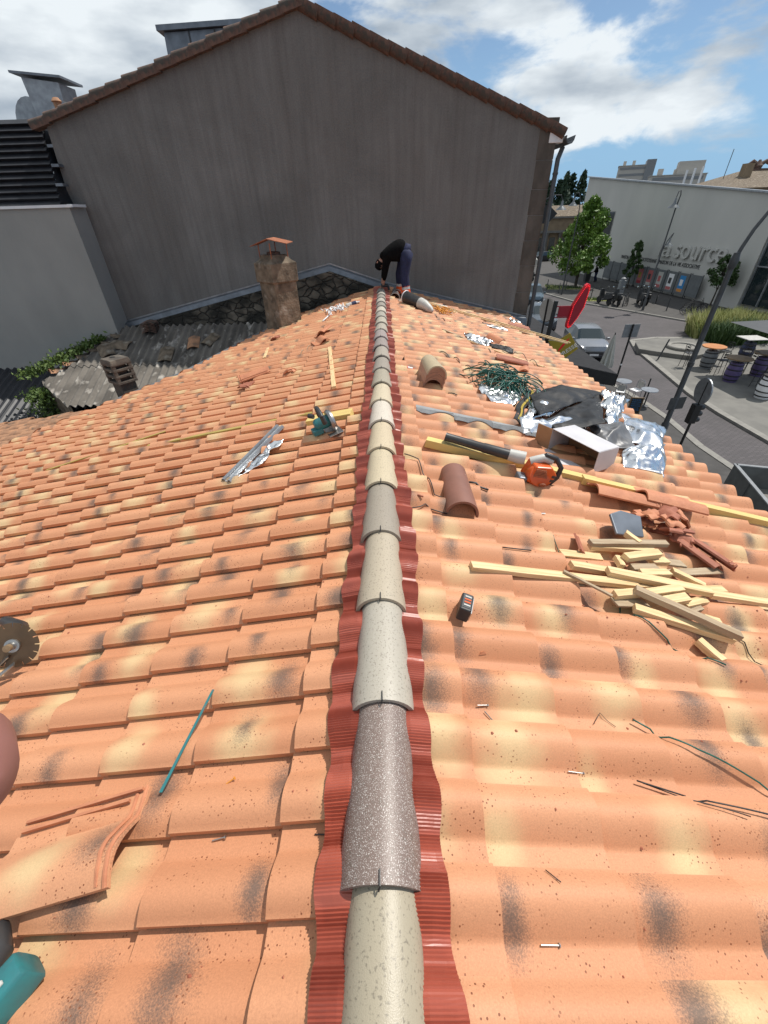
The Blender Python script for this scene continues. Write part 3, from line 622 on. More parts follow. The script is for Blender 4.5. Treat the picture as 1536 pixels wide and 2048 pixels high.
# ---- loose old tiles lying on the corrugated roof
def shedM(x, y, yaw, lift=.045): return Matrix.Translation((x, y, shz(y) + lift)) @ Matrix.Rotation(math.atan(SS), 4, 'X') @ Matrix.Rotation(yaw, 4, 'Z')
def onshed(px_x, px_y, yaw, label, m, sz=.3):
    o = MB(); rr_ = []
    for y in (-sz * .6, 0, sz * .6):
        rr_.append([(sz * .5 * (i / 6 - .5) * 2 * .8, y, .05 * math.sin(i / 6 * PI) + .012) for i in range(7)] + [(sz * .5 * (i / 6 - .5) * 2 * .8, y, .05 * math.sin(i / 6 * PI) - .004) for i in range(6, -1, -1)])
    o.loft(rr_); ob = o.build('old_roof_tile', m, smooth=True); ob.matrix_world = shedM(px_x, px_y, yaw); tag(ob, label, 'roof tile', 'old tiles lying on the corrugated roof'); return ob
onshed(-5.30, 10.22, .1, 'mottled brown old tile lying alone low on the corrugated roof, nearest the white patch', M['mossy'], .42)
onshed(-4.72, 10.62, .15, 'left of the two old tiles side by side on the corrugated roof', M['oldtile2'], .36)
onshed(-4.32, 10.72, -.45, 'right tilted one of the two old tiles side by side on the corrugated roof', M['mossy'], .36)
onshed(-6.55, 10.62, 1.4, 'flat grey brown old tile lying crosswise at the corrugated roof left end', M['mossy'], .4)
onshed(-6.85, 10.42, .6, 'old tile leaning behind the small slotted chimney by the ivy', M['mossy'], .42)
for i in range(7):
    mb = MB(); mb.loft([[(.17 * (j / 6 - .5) * 2, y, .05 * math.sin(j / 6 * PI)) for j in range(7)] + [(.17 * (j / 6 - .5) * 2, y, .05 * math.sin(j / 6 * PI) - .014) for j in range(6, -1, -1)] for y in (-.16, .16)])
    o = mb.build('stacked_tile', M['oldtile'], smooth=True); o.matrix_world = Matrix.Translation((-5.93 + rnd.uniform(-.01, .01), 11.1, shz(11.1) + .05 + i * .034)) @ Matrix.Rotation(.1 + rnd.uniform(-.04, .04), 4, 'Z')
    tag(o, 'shaded dark red tile in the small stack against the rubble wall', 'roof tile', 'stack of dark tiles on the corrugated roof')
# ---- dark lean-to below the white wall, old canal tile roof in front
LT = thing('lean_to', 'dark corrugated lean-to in shadow below the white wall', 'shed', (-10, 10, GZ))
mb = MB(); rr_ = []
for y, z in ((1.35, 4.2), (-1.3, 3.2)):
    rr_.append([(-4 + 7.0 * i / 200, y, z + .03 * math.sin(i * 7.0 / 200 * 2 * PI / .2)) for i in range(201)])
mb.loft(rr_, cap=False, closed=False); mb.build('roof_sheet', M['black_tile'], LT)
mb = MB(); mb.box((-.5, .1, 1.2), (6.8, 2.4, 2.4)); mb.build('wall', M['mossy'], LT)
OR = thing('old_tiled_roof', 'older low roof of faded orange canal tiles at the left end of the new tiles', 'roof', (-6.5, 6, GZ))
mb = MB(); Tm = Matrix.Translation((6.5, -6, -GZ)); rr2 = random.Random(8)
for k in range(19):
    y = 4.1 + .235 * k
    for j in range(9):
        x0 = -4.75 - .42 * j; x1 = x0 - .5
        if x0 > xleft(y) + .5: continue
        if y > 7.0 + max(0, (-5.0 - x0)) * .4: continue
        z0 = Z0 - .13 - TS * abs(x0) + rr2.uniform(-.01, .012); z1 = Z0 - .115 - TS * abs(x1) + rr2.uniform(-.01, .01); dy = rr2.uniform(-.02, .02)
        mb.loft([[(x, y + dy + r * math.cos(PI * i / 8), z + r * .75 * math.sin(PI * i / 8)) for i in range(9)] + [(x, y + dy + (r - .015) * math.cos(PI * i / 8), z - .012 + (r - .015) * .75 * math.sin(PI * i / 8)) for i in range(8, -1, -1)] for x, z, r in ((x0, z0, .085), (x1, z1, .11))], T=Tm)
mb.build('tile_covering', M['oldtile2'], OR, smooth=True)
mb = MB(); mb.add([(p[0] + 6.5, p[1] - 6, Z0 - .15 + TS * p[0] - GZ) for p in ((-4.3, 3.8), (-8.5, 3.8), (-8.5, 7.3), (-4.45, 7.3))] + [(p[0] + 6.5, p[1] - 6, 0) for p in ((-4.3, 3.8), (-8.5, 3.8), (-8.5, 7.3), (-4.45, 7.3))], [(0, 1, 2, 3), (0, 4, 5, 1), (1, 5, 6, 2), (2, 6, 7, 3), (3, 7, 4, 0)]); mb.build('walls', M['oldtile'], OR)
# ---- chimneys
CH = thing('stone_chimney', 'tall weathered lichen-stained chimney with a rusty sheet cap on posts', 'chimney', (-2.17, 9.72, -1.66), Rd(-43))
mb = MB(); 
def sqr(s, z, j=0): return [(s * (i if True else 0) / 2 + rng.uniform(-j, j), s * k / 2 + rng.uniform(-j, j), z) for i, k in ((-1, -1), (1, -1), (1, 1), (-1, 1))]
mb.loft([sqr(.57, 0), sqr(.56, 1.0, .006), sqr(.55, 1.6, .006), sqr(.55, 1.98)]); mb.build('shaft', M['mossy'], CH, bevel=.012)
mb = MB(); mb.loft([sqr(.58, 1.93), sqr(.625, 1.95, .004), sqr(.62, 2.28, .006), sqr(.46, 2.33, .008), sqr(.36, 2.42, .01)]); mb.build('crown', M['mossy'], CH, bevel=.012)
mb = MB(); mb.lathe([(.13, 2.40), (.14, 2.46), (.10, 2.47)], 14); mb.build('flue_pot', M['oldtile'], CH)
for i, k in ((-1, -1), (1, -1), (1, 1), (-1, 1)):
    mb = MB(); mb.tube([(.20 * i, .20 * k, 2.3), (.20 * i, .20 * k, 2.62)], .011, 6); mb.build('cap_post', M['rust'], CH)
mb = MB(); rings = []
for y in (-.36, .36): rings.append([(-.36, y, 2.585), (-.02, y, 2.70), (.36, y, 2.615), (.36, y, 2.605), (-.02, y, 2.688), (-.36, y, 2.575)])
mb.loft(rings, T=Matrix.Rotation(Rd(43), 4, 'Z')); mb.build('rusty_cap', M['rust'], CH)
SC = thing('slotted_chimney', 'small grey concrete chimney with slotted head in front of the corrugated roof', 'chimney', (-4.78, 7.42, -2.0), Rd(-33))
mb = MB(); mb.loft([sqr(.30, 0), sqr(.285, 1.02)]); mb.build('shaft', M['soot'], SC, bevel=.01)
mb = MB()
for z in (1.02, 1.13, 1.24, 1.34): mb.box((0, 0, z), (.36, .36, .045))
mb.loft([sqr(.36, 1.36), sqr(.33, 1.42)])
for i, k in ((-1, -1), (1, -1), (1, 1), (-1, 1)): mb.box((.145 * i, .145 * k, 1.18), (.06, .06, .34))
mb.build('slotted_head', M['soot'], SC, bevel=.008)
mb = MB(); mb.box((0, 0, 1.18), (.2, .2, .33)); mb.lathe([(.05, 1.421), (.05, 1.424)], 12, Matrix.Translation((-.06, 0, 0))); mb.build('flue', M['black'], SC)
# ---- ivy
def leaves(mb, pts, size, rg, flatness=.6):
    for p in pts:
        s = size * rg.uniform(.6, 1.3); a = Vector((rg.gauss(0, 1), rg.gauss(0, 1), rg.gauss(0, 1) * flatness)).normalized(); b = a.orthogonal().normalized(); b.rotate(Matrix.Rotation(rg.uniform(0, 6.3), 3, a)); c = a.cross(b)
        p = Vector(p); mb.add([tuple(p - b * s), tuple(p + c * s * .55 + a * s * .15), tuple(p + b * s), tuple(p - c * s * .55 + a * s * .15)], [(0, 1, 2, 3)])
IV = thing('ivy_plant', 'green ivy growing along the shed verge beside the white wall', 'plant', (-8.1, 9.4, -2.4))
mb = MB(); pts = []; rg = random.Random(2)
for i in range(1500):
    k = rg.random(); x = -6.95 - 1.35 * k; y = 10.75 - 1.3 * k; w = .10 + .22 * k
    pts.append((x + 8.1 + rg.gauss(-.10, w * .55), y - 9.4 + rg.gauss(.06, w * .4), shz(y) + 2.4 + .10 + abs(rg.gauss(0, .07))))
for i in range(900): pts.append((rg.gauss(.02, .16), rg.gauss(-.05, .2), .66 - abs(rg.gauss(0, .42))))
leaves(mb, pts, .045, rg); mb.build('foliage', M['ivy'], IV)
mb = MB(); mb.tube([(-.1, 0, -3.4), (-.1, -.05, 0), (.2, .3, .8), (1.0, 1.2, 1.3)], .02, 6); mb.build('stem', M['bark'], IV)
# ================================================================ things lying on the new roof
def wpt(X, Y, l): return Vector((X, Y, Z0 - TS * abs(X) + l))
def plank(name, a, b, w, h, m, label, cat, group=None, la=.03, lb=None):
    lb = la if lb is None else lb
    yaw = math.atan2(b[1] - a[1], b[0] - a[0]); T = roofM((a[0] + b[0]) / 2, (a[1] + b[1]) / 2, yaw); Ti = T.inverted()
    mb = MB(); p, q = Ti @ wpt(*a, la), Ti @ wpt(*b, lb); d = (q - p)
    rings = []
    for k in range(7):
        e = p + d * (k / 6); j = (rnd.uniform(-.0012, .0012), rnd.uniform(-.0012, .0012)); sk = rnd.uniform(-.006, .006) if k in (0, 6) else 0
        rings.append([(e.x + sk * s, e.y + j[0] + w / 2 * s, e.z + j[1] + h / 2 * t) for s, t in ((1, 1), (-1, 1), (-1, -1), (1, -1))])
    mb.loft(rings); o = mb.build(name, m, bevel=.0018); o.matrix_world = T
    return tag(o, label, cat, group)
WOOD = [ ((0.471, 1.531), (1.432, 1.568), 0.05, 0.03, 0.06), ((1.908, 1.594), (2.323, 1.586), 0.05, 0.03, 0.06), ((1.269, 1.614), (1.879, 1.568), 0.055, 0.034, 0.1), ((1.362, 1.487), (1.792, 1.24), 0.045, 0.034, 0.11), ((1.323, 1.392), (1.804, 1.263), 0.05, 0.034, 0.06), ((1.273, 1.86), (1.85, 1.97), 0.045, 0.028, 0.1), ((1.28, 1.864), (1.738, 1.915), 0.05, 0.03, 0.07), ((1.069, 1.781), (1.331, 1.793), 0.06, 0.012, 0.045), ((1.096, 1.75), (1.315, 1.762), 0.05, 0.012, 0.03), ((1.082, 1.665), (1.406, 1.67), 0.05, 0.034, 0.06), ((1.423, 1.726), (1.698, 1.821), 0.05, 0.034, 0.13), ((1.402, 1.769), (1.387, 1.672), 0.034, 0.034, 0.09), ((1.454, 1.686), (1.633, 1.718), 0.05, 0.03, 0.09), ((1.479, 1.636), (1.677, 1.672), 0.048, 0.034, 0.1), ((1.737, 1.719), (1.89, 1.626), 0.04, 0.034, 0.09), ((1.631, 1.783), (1.748, 1.799), 0.05, 0.03, 0.09), ((1.773, 1.825), (1.91, 1.845), 0.06, 0.014, 0.07), ((1.739, 1.732), (2.174, 1.846), 0.055, 0.012, 0.06), ((1.24, 1.458), (1.401, 1.498), 0.045, 0.034, 0.07), ((1.409, 1.477), (1.684, 1.557), 0.045, 0.034, 0.09), ((1.23, 1.425), (1.44, 1.458), 0.06, 0.012, 0.05), ((1.513, 1.448), (1.688, 1.5), 0.055, 0.034, 0.08), ((1.655, 1.468), (1.845, 1.537), 0.045, 0.034, 0.06), ((1.762, 1.413), (1.852, 1.403), 0.045, 0.02, 0.04), ((0.992, 1.568), (1.209, 1.428), 0.018, 0.012, 0.09), ((1.789, 1.362), (1.863, 1.341), 0.04, 0.02, 0.05), ((1.713, 1.588), (2.054, 1.655), 0.05, 0.02, 0.07), ((1.409, 1.572), (1.629, 1.597), 0.05, 0.034, 0.06), ((1.696, 1.457), (1.779, 1.489), 0.05, 0.03, 0.04), ((0.887, 1.516), (1.157, 1.545), 0.02, 0.012, 0.03), ((1.61, 1.253), (1.672, 1.144), 0.045, 0.036, 0.03), ((1.571, 2.0), (1.634, 1.926), 0.04, 0.034, 0.12) ]
PATCH = { 'b1': [(1.729, 4.569, 0.12), (2.356, 5.266, 0.14), (2.891, 5.14, 0.16), (1.651, 3.901, 0.14)], 'b2': [(2.879, 5.189, 0.16), (1.69, 3.911, 0.1), (1.756, 3.651, 0.1), (2.294, 3.818, 0.22)], 's1': [(1.99, 5.014, 0.1), (2.061, 4.364, 0.1), (1.775, 4.093, 0.05), (1.439, 3.928, 0.03)], 's2': [(1.386, 3.793, 0.1), (2.222, 4.054, 0.1), (2.133, 3.844, 0.03), (1.375, 3.568, 0.03)], 's3': [(2.775, 4.965, 0.22), (3.286, 5.191, 0.14), (2.522, 4.002, 0.08), (2.463, 4.173, 0.12)], 'g1': [(2.158, 3.974, 0.1), (2.641, 4.148, 0.12), (2.562, 3.564, 0.1), (2.177, 3.617, 0.05)], 's4': [(2.894, 4.626, 0.1), (3.312, 4.355, 0.1), (2.843, 3.651, 0.1), (2.572, 3.721, 0.1)], 's5': [(2.418, 3.583, 0.05), (2.987, 3.826, 0.12), (2.622, 3.151, 0.03), (2.233, 3.235, 0.03)], 'e1': [(1.766, 4.884, 0.1), (1.838, 4.785, 0.1), (1.397, 3.786, 0.03), (1.346, 3.885, 0.03)], 's6': [(1.114, 4.744, 0.04), (1.791, 4.94, 0.06), (1.509, 4.376, 0.03), (1.226, 4.289, 0.03)] }

pl = {0: ('long pale batten running under the offcut pile from the left', 'wood'), 1: ('pale batten end sticking out of the offcut pile towards the right edge', 'wood'),
      2: ('thick pale plank lying across the middle top of the offcut pile', 'wood'), 3: ('long dark-topped batten slanting down the front of the offcut pile to the right', 'woodg'),
      4: ('lowest long batten at the front of the offcut pile, below the slanting one', 'wood'), 5: ('greyish lath along the back of the offcut pile', 'woodg'),
      6: ('pale batten with a pointed end just in front of the greyish back lath', 'wood'), 7: ('flat pale board end poking out at the far left of the offcut pile', 'wood'),
      10: ('short pinkish block lying highest on the back of the offcut pile', 'wood'), 17: ('thin grey board sticking out at the right of the offcut pile', 'woodg'),
      24: ('thin curved splinter leaning on the left of the offcut pile', 'woodg'), 29: ('thin stick on the tiles just below the long pale batten', 'woodg'),
      30: ('single short offcut lying apart below the offcut pile', 'wood'), 31: ('short pale block leaning in the heap of broken tiles', 'wood')}
for i, (a, b, w, h, l) in enumerate(WOOD):
    lab, m = pl.get(i, ('short pale softwood offcut somewhere in the middle of the offcut pile', 'wood' if i % 4 else 'woodg'))
    plank('wood_batten' if i in (0, 1, 3, 4) else 'wood_offcut', a, b, w, h, M[m], lab, 'offcut', 'wooden offcuts piled on the right slope', l, l + rnd.uniform(-.012, .012))
plank('timber_beam', (.362, 2.964), (1.75, 2.79), .075, .065, M['woody'], 'yellow treated timber beam under the leaf blower', 'beam', None, .045)
plank('timber_beam', (1.62, 2.77), (3.75, 2.53), .07, .06, M['woody'], 'yellow treated timber beam running off the right edge of the roof behind the whole tiles', 'beam', None, .06)
LL = 'laths lying along the far right slope'
plank('lath', (.66, 10.36), (4.0, 9.10), .035, .025, M['wood'], 'nearer of two long pale laths lying below the wall on the right slope', 'lath', LL, .05)
plank('lath', (.70, 10.44), (4.1, 9.20), .035, .025, M['wood'], 'farther of two long pale laths lying below the wall on the right slope', 'lath', LL, .06)
plank('lath', (2.3, 9.62), (3.2, 9.25), .035, .02, M['woodg'], 'short lath tucked in front of the two long laths on the right slope', 'lath', LL, .04)
plank('lath', (-.78, 6.36), (-.53, 4.43), .05, .03, M['wood'], 'pale batten lying up and down the left slope below two broken tiles', 'lath', None, .04)
plank('lath', (-1.96, 6.92), (-2.07, 7.67), .05, .02, M['wood'], 'short pale offcut alone on the far left slope', 'offcut', None, .035)
plank('lath', (-2.65, 4.10), (-.66, 3.83), .045, .02, M['woodol'], 'long olive lath lying along a tile row behind the yellow block on the left slope', 'lath', None, .03)
plank('lath', (-4.0, 4.15), (-2.6, 4.45), .03, .012, M['woodol'], 'thin pale olive strip at the far left of the left slope', 'lath', None, .03)
o = plank('yellow_block', (-.70, 3.60), (-.27, 3.52), .13, .06, M['woody'], 'short thick yellow timber block behind the circular saw', 'block', None, .045)
plank('lath', (1.10, 7.70), (1.75, 7.0), .05, .02, M['woodg'], 'brown lath under the scrap foil on the far right slope', 'lath', None, .035)
plank('lath', (1.45, 7.25), (2.45, 6.55), .03, .02, M['wood'], 'thin pale lath in front of the scrap foil on the far right slope', 'lath', None, .03)
plank('lath', (2.15, 6.75), (2.6, 6.5), .05, .02, M['wood'], 'short pale offcut right of the scrap foil', 'offcut', None, .035)
# ---- loose tiles
def tile_obj(name, m, label, cat, X, Y, yaw, lift, group=None, L=.46, Wd=.25, flip=False, cut=None, tilt=0, ribs=False, parent=None, pitch=0):
    mb = MB(); nu = 16; nv = 5; top = []
    for a in range(nv + 1):
        for c in range(nu + 1):
            u = c / nu; x = -L / 2 + L * a / nv; y = Wd / 2 - Wd * u
            if cut: x, y = cut(x, y)
            top.append((x, y, prof(u) * 1.1 * min(1, Wd / .24) ** 1.3 + .02))
    w = nu + 1; fs = [(a * w + c, a * w + c + 1, (a + 1) * w + c + 1, (a + 1) * w + c) for a in range(nv) for c in range(nu)]
    b = len(top); vs = top + [(x, y, z - .013) for x, y, z in top]; fs += [tuple(i + b for i in f[::-1]) for f in fs[:]]
    rim = [c for c in range(w)] + [a * w + nu for a in range(1, nv + 1)] + [nv * w + c for c in range(nu - 1, -1, -1)] + [a * w for a in range(nv - 1, 0, -1)]
    fs += [(rim[i], rim[(i + 1) % len(rim)], rim[(i + 1) % len(rim)] + b, rim[i] + b) for i in range(len(rim))]
    mb.add(vs, fs); o = mb.build(name, m, parent, smooth=True)
    me = o.data; n = len(me.vertices); cs = (rnd.uniform(-.1, .1), rnd.uniform(-.06, .02))
    for nm, w_, c_ in (('sm', .085, (cs[0] + .07, cs[1])), ('cr', .10, (cs[0] - .14, cs[1] - .02))):
        a = me.attributes.new(nm, 'FLOAT_VECTOR', 'POINT'); a.data.foreach_set('vector', [t for v in me.vertices for t in ((v.co.x - c_[0]) / w_, (v.co.y - c_[1]) / (w_ * .8), 0)])
    if not parent:
        T = roofM(X, Y, yaw, lift, tilt) @ Matrix.Rotation(pitch, 4, 'Y')
        if flip: T = T @ Matrix.Rotation(PI, 4, 'X')
        o.matrix_world = T; tag(o, label, cat, group)
    if ribs:
        rb = MB(); 
        for yy in (Wd / 2 - .012, Wd / 2 - .040): rb.bar((-L / 2 + .03, yy, .004), (L / 2 - (.012 if yy > Wd / 2 - .02 else .05), yy, .004), .009, .012)
        for k, xx in enumerate((L / 2 - .010, L / 2 - .038)):
            rb.tube([(xx - (.004 if 8 < i < 12 else 0), Wd / 2 - Wd * (i / 15) * (1 if k == 0 else .97), prof(min(1, i / 15)) * 1.1 * min(1, Wd / .24) ** 1.3 + .022) for i in range(16)], .0065, 6)
        rb.build('interlock_rib', M['clay'], o, smooth=True)
    return o
tile_obj('loose_tile', M['tile'], 'whole loose roof tile with raised interlock ribs lying askew on the near left slope', 'roof tile', -1.02, .395, Rd(9), .055, ribs=True, L=.47, Wd=.285, tilt=Rd(-3))
GB = 'loose tiles on the left slope'
tile_obj('loose_tile', M['clay'], 'ribbed loose tile lying face down in the middle of the left slope', 'roof tile', -1.83, 5.85, Rd(200), .06, GB, ribs=True, tilt=Rd(8))
tile_obj('broken_tile', M['clay'], 'upper of two broken tiles above the upright batten on the left slope', 'roof tile', -1.02, 7.55, Rd(70), .06, GB, L=.34, tilt=Rd(-6))
tile_obj('broken_tile', M['clay'], 'lower of two broken tiles above the upright batten on the left slope', 'roof tile', -.99, 6.92, Rd(110), .05, GB, L=.36, tilt=Rd(6))
jag = lambda s: (lambda x, y: (x * (.55 + .35 * math.sin(y * s + 1) * math.cos(y * s * 2.3)), y + .02 * math.sin(x * 40)))
tile_obj('broken_tile', M['clayred'], 'jagged red tile shard just below the face-down tile on the left slope', 'tile shard', -1.83, 5.42, Rd(35), .05, GB, L=.3, cut=jag(24), tilt=Rd(14))
tile_obj('broken_tile', M['clay'], 'curved tile shard right of the face-down tile on the left slope', 'tile shard', -1.30, 5.57, Rd(90), .04, GB, L=.18, cut=jag(31), tilt=Rd(10))
tile_obj('broken_tile', M['clayred'], 'small dark shard near the left edge of the left slope', 'tile shard', -2.07, 8.25, Rd(60), .04, GB, L=.2, cut=jag(19))
GT = 'loose tiles behind the offcut pile'
tile_obj('loose_tile', M['clay'], 'left of the two whole tiles lying in front of the yellow beam', 'roof tile', 1.87, 2.63, Rd(-6), .07, GT, ribs=True, L=.5, Wd=.30)
tile_obj('loose_tile', M['clay'], 'right of the two whole tiles lying in front of the yellow beam', 'roof tile', 2.24, 2.60, Rd(-8), .10, GT, L=.48, Wd=.28)
rb_ = random.Random(21)
for i in range(9):
    X = 1.83 + .30 * rb_.random(); Y = 2.10 + .24 * rb_.random() - .25 * (X - 1.9)
    tile_obj('tile_shard', M['clayred' if i % 2 else 'clay'], 'jagged orange tile shard in the heap behind the wooden offcuts', 'tile shard', X, Y, rb_.uniform(0, 6), .05 + .012 * i, 'tile shards heaped behind the offcuts', L=rb_.uniform(.14, .28), Wd=rb_.uniform(.10, .2), cut=jag(rb_.uniform(15, 35)), tilt=rb_.uniform(-.6, .6))
tile_obj('loose_tile', M['clayred'], 'narrow ribbed tile leaning at the right end of the shard heap', 'roof tile', 2.17, 1.95, Rd(-62), .08, GT, ribs=True, L=.26, Wd=.15, tilt=Rd(-20))
tile_obj('loose_tile', M['clayred'], 'narrow ribbed tile under the leaning one at the right of the shard heap', 'roof tile', 2.10, 1.97, Rd(-66), .05, GT, L=.26, Wd=.17, tilt=Rd(-10))
tile_obj('tile_shard', M['clayred'], 'thin red shard standing at the left of the offcut pile', 'tile shard', 1.20, 1.88, Rd(80), .05, GT, L=.16, Wd=.06, tilt=Rd(50))
mb = MB(); mb.prism([(-.13, -.08), (.09, -.1), (.14, .06), (-.02, .10), (-.12, .07)], 0, .02)
o = mb.build('slab_piece', M['zinc'], bevel=.006); o.matrix_world = roofM(1.63, 2.13, .2, .10) @ Matrix.Rotation(Rd(25), 4, 'X'); tag(o, 'grey flat slab piece leaning on the heap of tile shards', 'slab')
tile_obj('loose_tile', M['clayred'], 'dark red tile lying close to the wall flashing at the far right', 'roof tile', 3.08, 9.76, Rd(-8), .06, L=.48, Wd=.2, tilt=Rd(25))
GM = 'tiles behind the green strap tangle'
tile_obj('loose_tile', M['clayred'], 'long red tile edge behind the green strap tangle', 'roof tile', 1.98, 6.32, Rd(-4), .07, GM, L=.5, Wd=.12, tilt=Rd(30))
tile_obj('loose_tile', M['clay'], 'short orange tile just right of the green strap tangle', 'roof tile', 2.02, 5.92, Rd(70), .06, GM, L=.26, Wd=.2)
# ---- stack of nested ridge tiles and a single big one
for i in range(9):
    o = ridge_shell(L=.50, r0=.112, r1=.092).build('loose_ridge_tile', M['ridge'], smooth=True)
    o.color = (.46, .375, .25, 0) if i > 7 else (.36, .20, .14, 0)
    o.matrix_world = roofM(.565 + .004 * math.sin(i * 2), 4.42 - .006 * i, Rd(5) + rnd.uniform(-.02, .02), .125 + .019 * i, Rd(-1))
    tag(o, 'cream ridge tile on top of the nested stack on the right slope' if i == 8 else 'ridge tile inside the nested stack on the right slope', 'ridge tile', 'nested stack of ridge tiles')
o = ridge_shell(L=.52, r0=.105, r1=.095).build('loose_ridge_tile', M['ridgebrown'], smooth=True); o.matrix_world = roofM(.505, 2.04, Rd(-2), .125); tag(o, 'single brown ridge tile lying on the right slope near the pale ridge', 'ridge tile')
for i, (X, Y, yw, lf) in enumerate(((.30, 10.05, -.05, .13), (.36, 10.5, .03, .15))):
    o = ridge_shell(L=.46, r0=.112, r1=.092).build('loose_ridge_tile', M['ridge'], smooth=True); o.color = ((.30, .27, .25, .1), (.24, .20, .19, 0))[i]
    o.matrix_world = roofM(X, Y, yw, lf); tag(o, ('pale lipped ridge tile lying just in front of the roofer feet', 'darker ridge tile lying beside the roofer hands')[i], 'ridge tile', 'ridge tiles ready beside the roofer')
# ---- crumpled insulation foil
from mathutils import noise as mnoise
def crumple(c, n=26, amp=.045, freq=7.0, seed=0, sag=0.0):
    p = [wpt(*q) for q in c]; mb = MB(); vs = []
    for j in range(n + 1):
        for i in range(n + 1):
            a, b = i / n, j / n
            q = p[0] * (1 - a) * (1 - b) + p[1] * a * (1 - b) + p[2] * a * b + p[3] * (1 - a) * b
            s = Vector((q.x * freq + seed, q.y * freq, seed * 1.7))
            h = mnoise.hetero_terrain(s, 1.1, 2.1, 3, .6) - .8
            r = 1 - abs(mnoise.noise(s * 1.7)) * 2.6 + .35 * (1 - 2 * abs(mnoise.noise(s * 4.1)))
            e = min(a, 1 - a, b, 1 - b); k = min(1, e * 6 + .35)
            z = q.z + amp * (h * .6 + r * .7) * k + sag * math.sin(a * PI) * math.sin(b * PI)
            jx = mnoise.noise(s + Vector((9, 3, 1))) * .05; jy = mnoise.noise(s + Vector((2, 8, 5))) * .05
            X, Y = q.x + jx, q.y + jy; z = max(z, surf(X, Y) + .006)
            vs.append((X, Y, z))
    w = n + 1; fs = [(j * w + i, j * w + i + 1, (j + 1) * w + i + 1, (j + 1) * w + i) for j in range(n) for i in range(n)]
    b = len(vs); vs += [(x, y, z - .004) for x, y, z in vs]; fs2 = [tuple(i + b for i in f[::-1]) for f in fs]
    rim = list(range(w)) + [k * w + n for k in range(1, w)] + [n * w + k for k in range(n - 1, -1, -1)] + [k * w for k in range(n - 1, 0, -1)]
    fs += fs2 + [(rim[i], rim[(i + 1) % len(rim)], rim[(i + 1) % len(rim)] + b, rim[i] + b) for i in range(len(rim))]
    mb.add(vs, fs); return mb
FO = Vector((2.2, 4.2, Z0 - TS * 2.2)); FT = thing('insulation_sheet', 'big crumpled heap of silver foil insulation with a black underside near the eaves', 'insulation', FO)
def fold(k, m, nm, **kw):
    mb = crumple(PATCH[k], **kw); mb.v = [(x - FO.x, y - FO.y, z - FO.z) for x, y, z in mb.v]; return mb.build(nm, M[m], FT, smooth='all')
fold('b1', 'blackf', 'black_membrane', amp=.035, freq=1.9, seed=1, sag=.03, n=40); fold('b2', 'blackf', 'black_membrane', amp=.035, freq=2.2, seed=2, sag=.02, n=40)
fold('s1', 'silver', 'foil_fold', amp=.05, freq=3.6, seed=3, sag=.03); fold('s2', 'silver', 'foil_fold', amp=.045, freq=3.4, seed=4, sag=.06)
fold('s3', 'silver', 'foil_fold', amp=.075, freq=5.6, seed=5, sag=.03, n=34); fold('g1', 'greym', 'grey_fold', amp=.05, freq=3, seed=6, sag=.05)
fold('s4', 'silver', 'foil_fold', amp=.05, freq=3.2, seed=7, sag=.08); fold('s5', 'silver', 'foil_fold', amp=.06, freq=3.8, seed=8, sag=.05, n=34)
fold('e1', 'blackf', 'hem_strip', amp=.01, freq=3, seed=9)
e = PATCH['e1']; cc = [tuple((e[0][k] * (1 - t) + e[1][k] * t) + (.012 if k == 2 else 0) for k in range(3)) for t in (.55, .8)] + [tuple((e[3][k] * (1 - t) + e[2][k] * t) + (.012 if k == 2 else 0) for k in range(3)) for t in (.8, .55)]
mb = crumple(cc, n=10, amp=.01, freq=3, seed=9); mb.v = [(x - FO.x, y - FO.y, z - FO.z) for x, y, z in mb.v]; mb.build('yellow_stripe', M['yellow'], FT)
mb = crumple(PATCH['s6'], amp=.035, freq=8, seed=12); o = mb.build('foil_scrap', M['silver'], smooth='all'); tag(o, 'crumpled silver foil lying under the green strap tangle', 'foil')
mb = crumple([(1.5, 7.75, .05), (1.95, 7.4, .08), (1.75, 7.0, .05), (1.45, 7.3, .04)], n=20, amp=.05, freq=9, seed=14); o = mb.build('foil_scrap', M['silver'], smooth='all'); tag(o, 'torn silver foil scrap among laths on the far right slope', 'foil')
mb = crumple([(1.85, 7.35, .04), (2.25, 7.25, .06), (2.2, 6.95, .04), (1.85, 7.05, .03)], n=14, amp=.04, freq=8, seed=15); o = mb.build('membrane_scrap', M['blackf'], smooth='all'); tag(o, 'black membrane scrap beside the far torn foil', 'membrane')
tile_obj('broken_tile', M['clay'], 'orange broken tile behind the far torn foil scrap', 'roof tile', 1.98, 7.6, Rd(120), .06, L=.36, tilt=Rd(-15))
mb = crumple([(2.15, 9.3, .04), (2.65, 9.1, .05), (2.6, 8.95, .03), (2.1, 9.15, .03)], n=12, amp=.03, freq=9, seed=17); o = mb.build('foil_scrap', M['silver'], smooth='all'); tag(o, 'small silver foil scrap in front of the two long laths', 'foil')
mb = crumple([(1.2, 10.45, .04), (1.5, 10.35, .05), (1.5, 10.15, .03), (1.2, 10.2, .03)], n=10, amp=.03, freq=9, seed=18); o = mb.build('plastic_scrap', M['lgrey'], smooth='all'); tag(o, 'grey plastic scrap between the wall and the long laths', 'scrap')
mb = crumple([(3.1, 10.75, .04), (3.35, 10.7, .06), (3.35, 10.4, .03), (3.1, 10.45, .03)], n=12, amp=.04, freq=9, seed=19); o = mb.build('foil_scrap', M['silver'], smooth='all'); tag(o, 'silver foil scrap at the foot of the downpipe', 'foil')
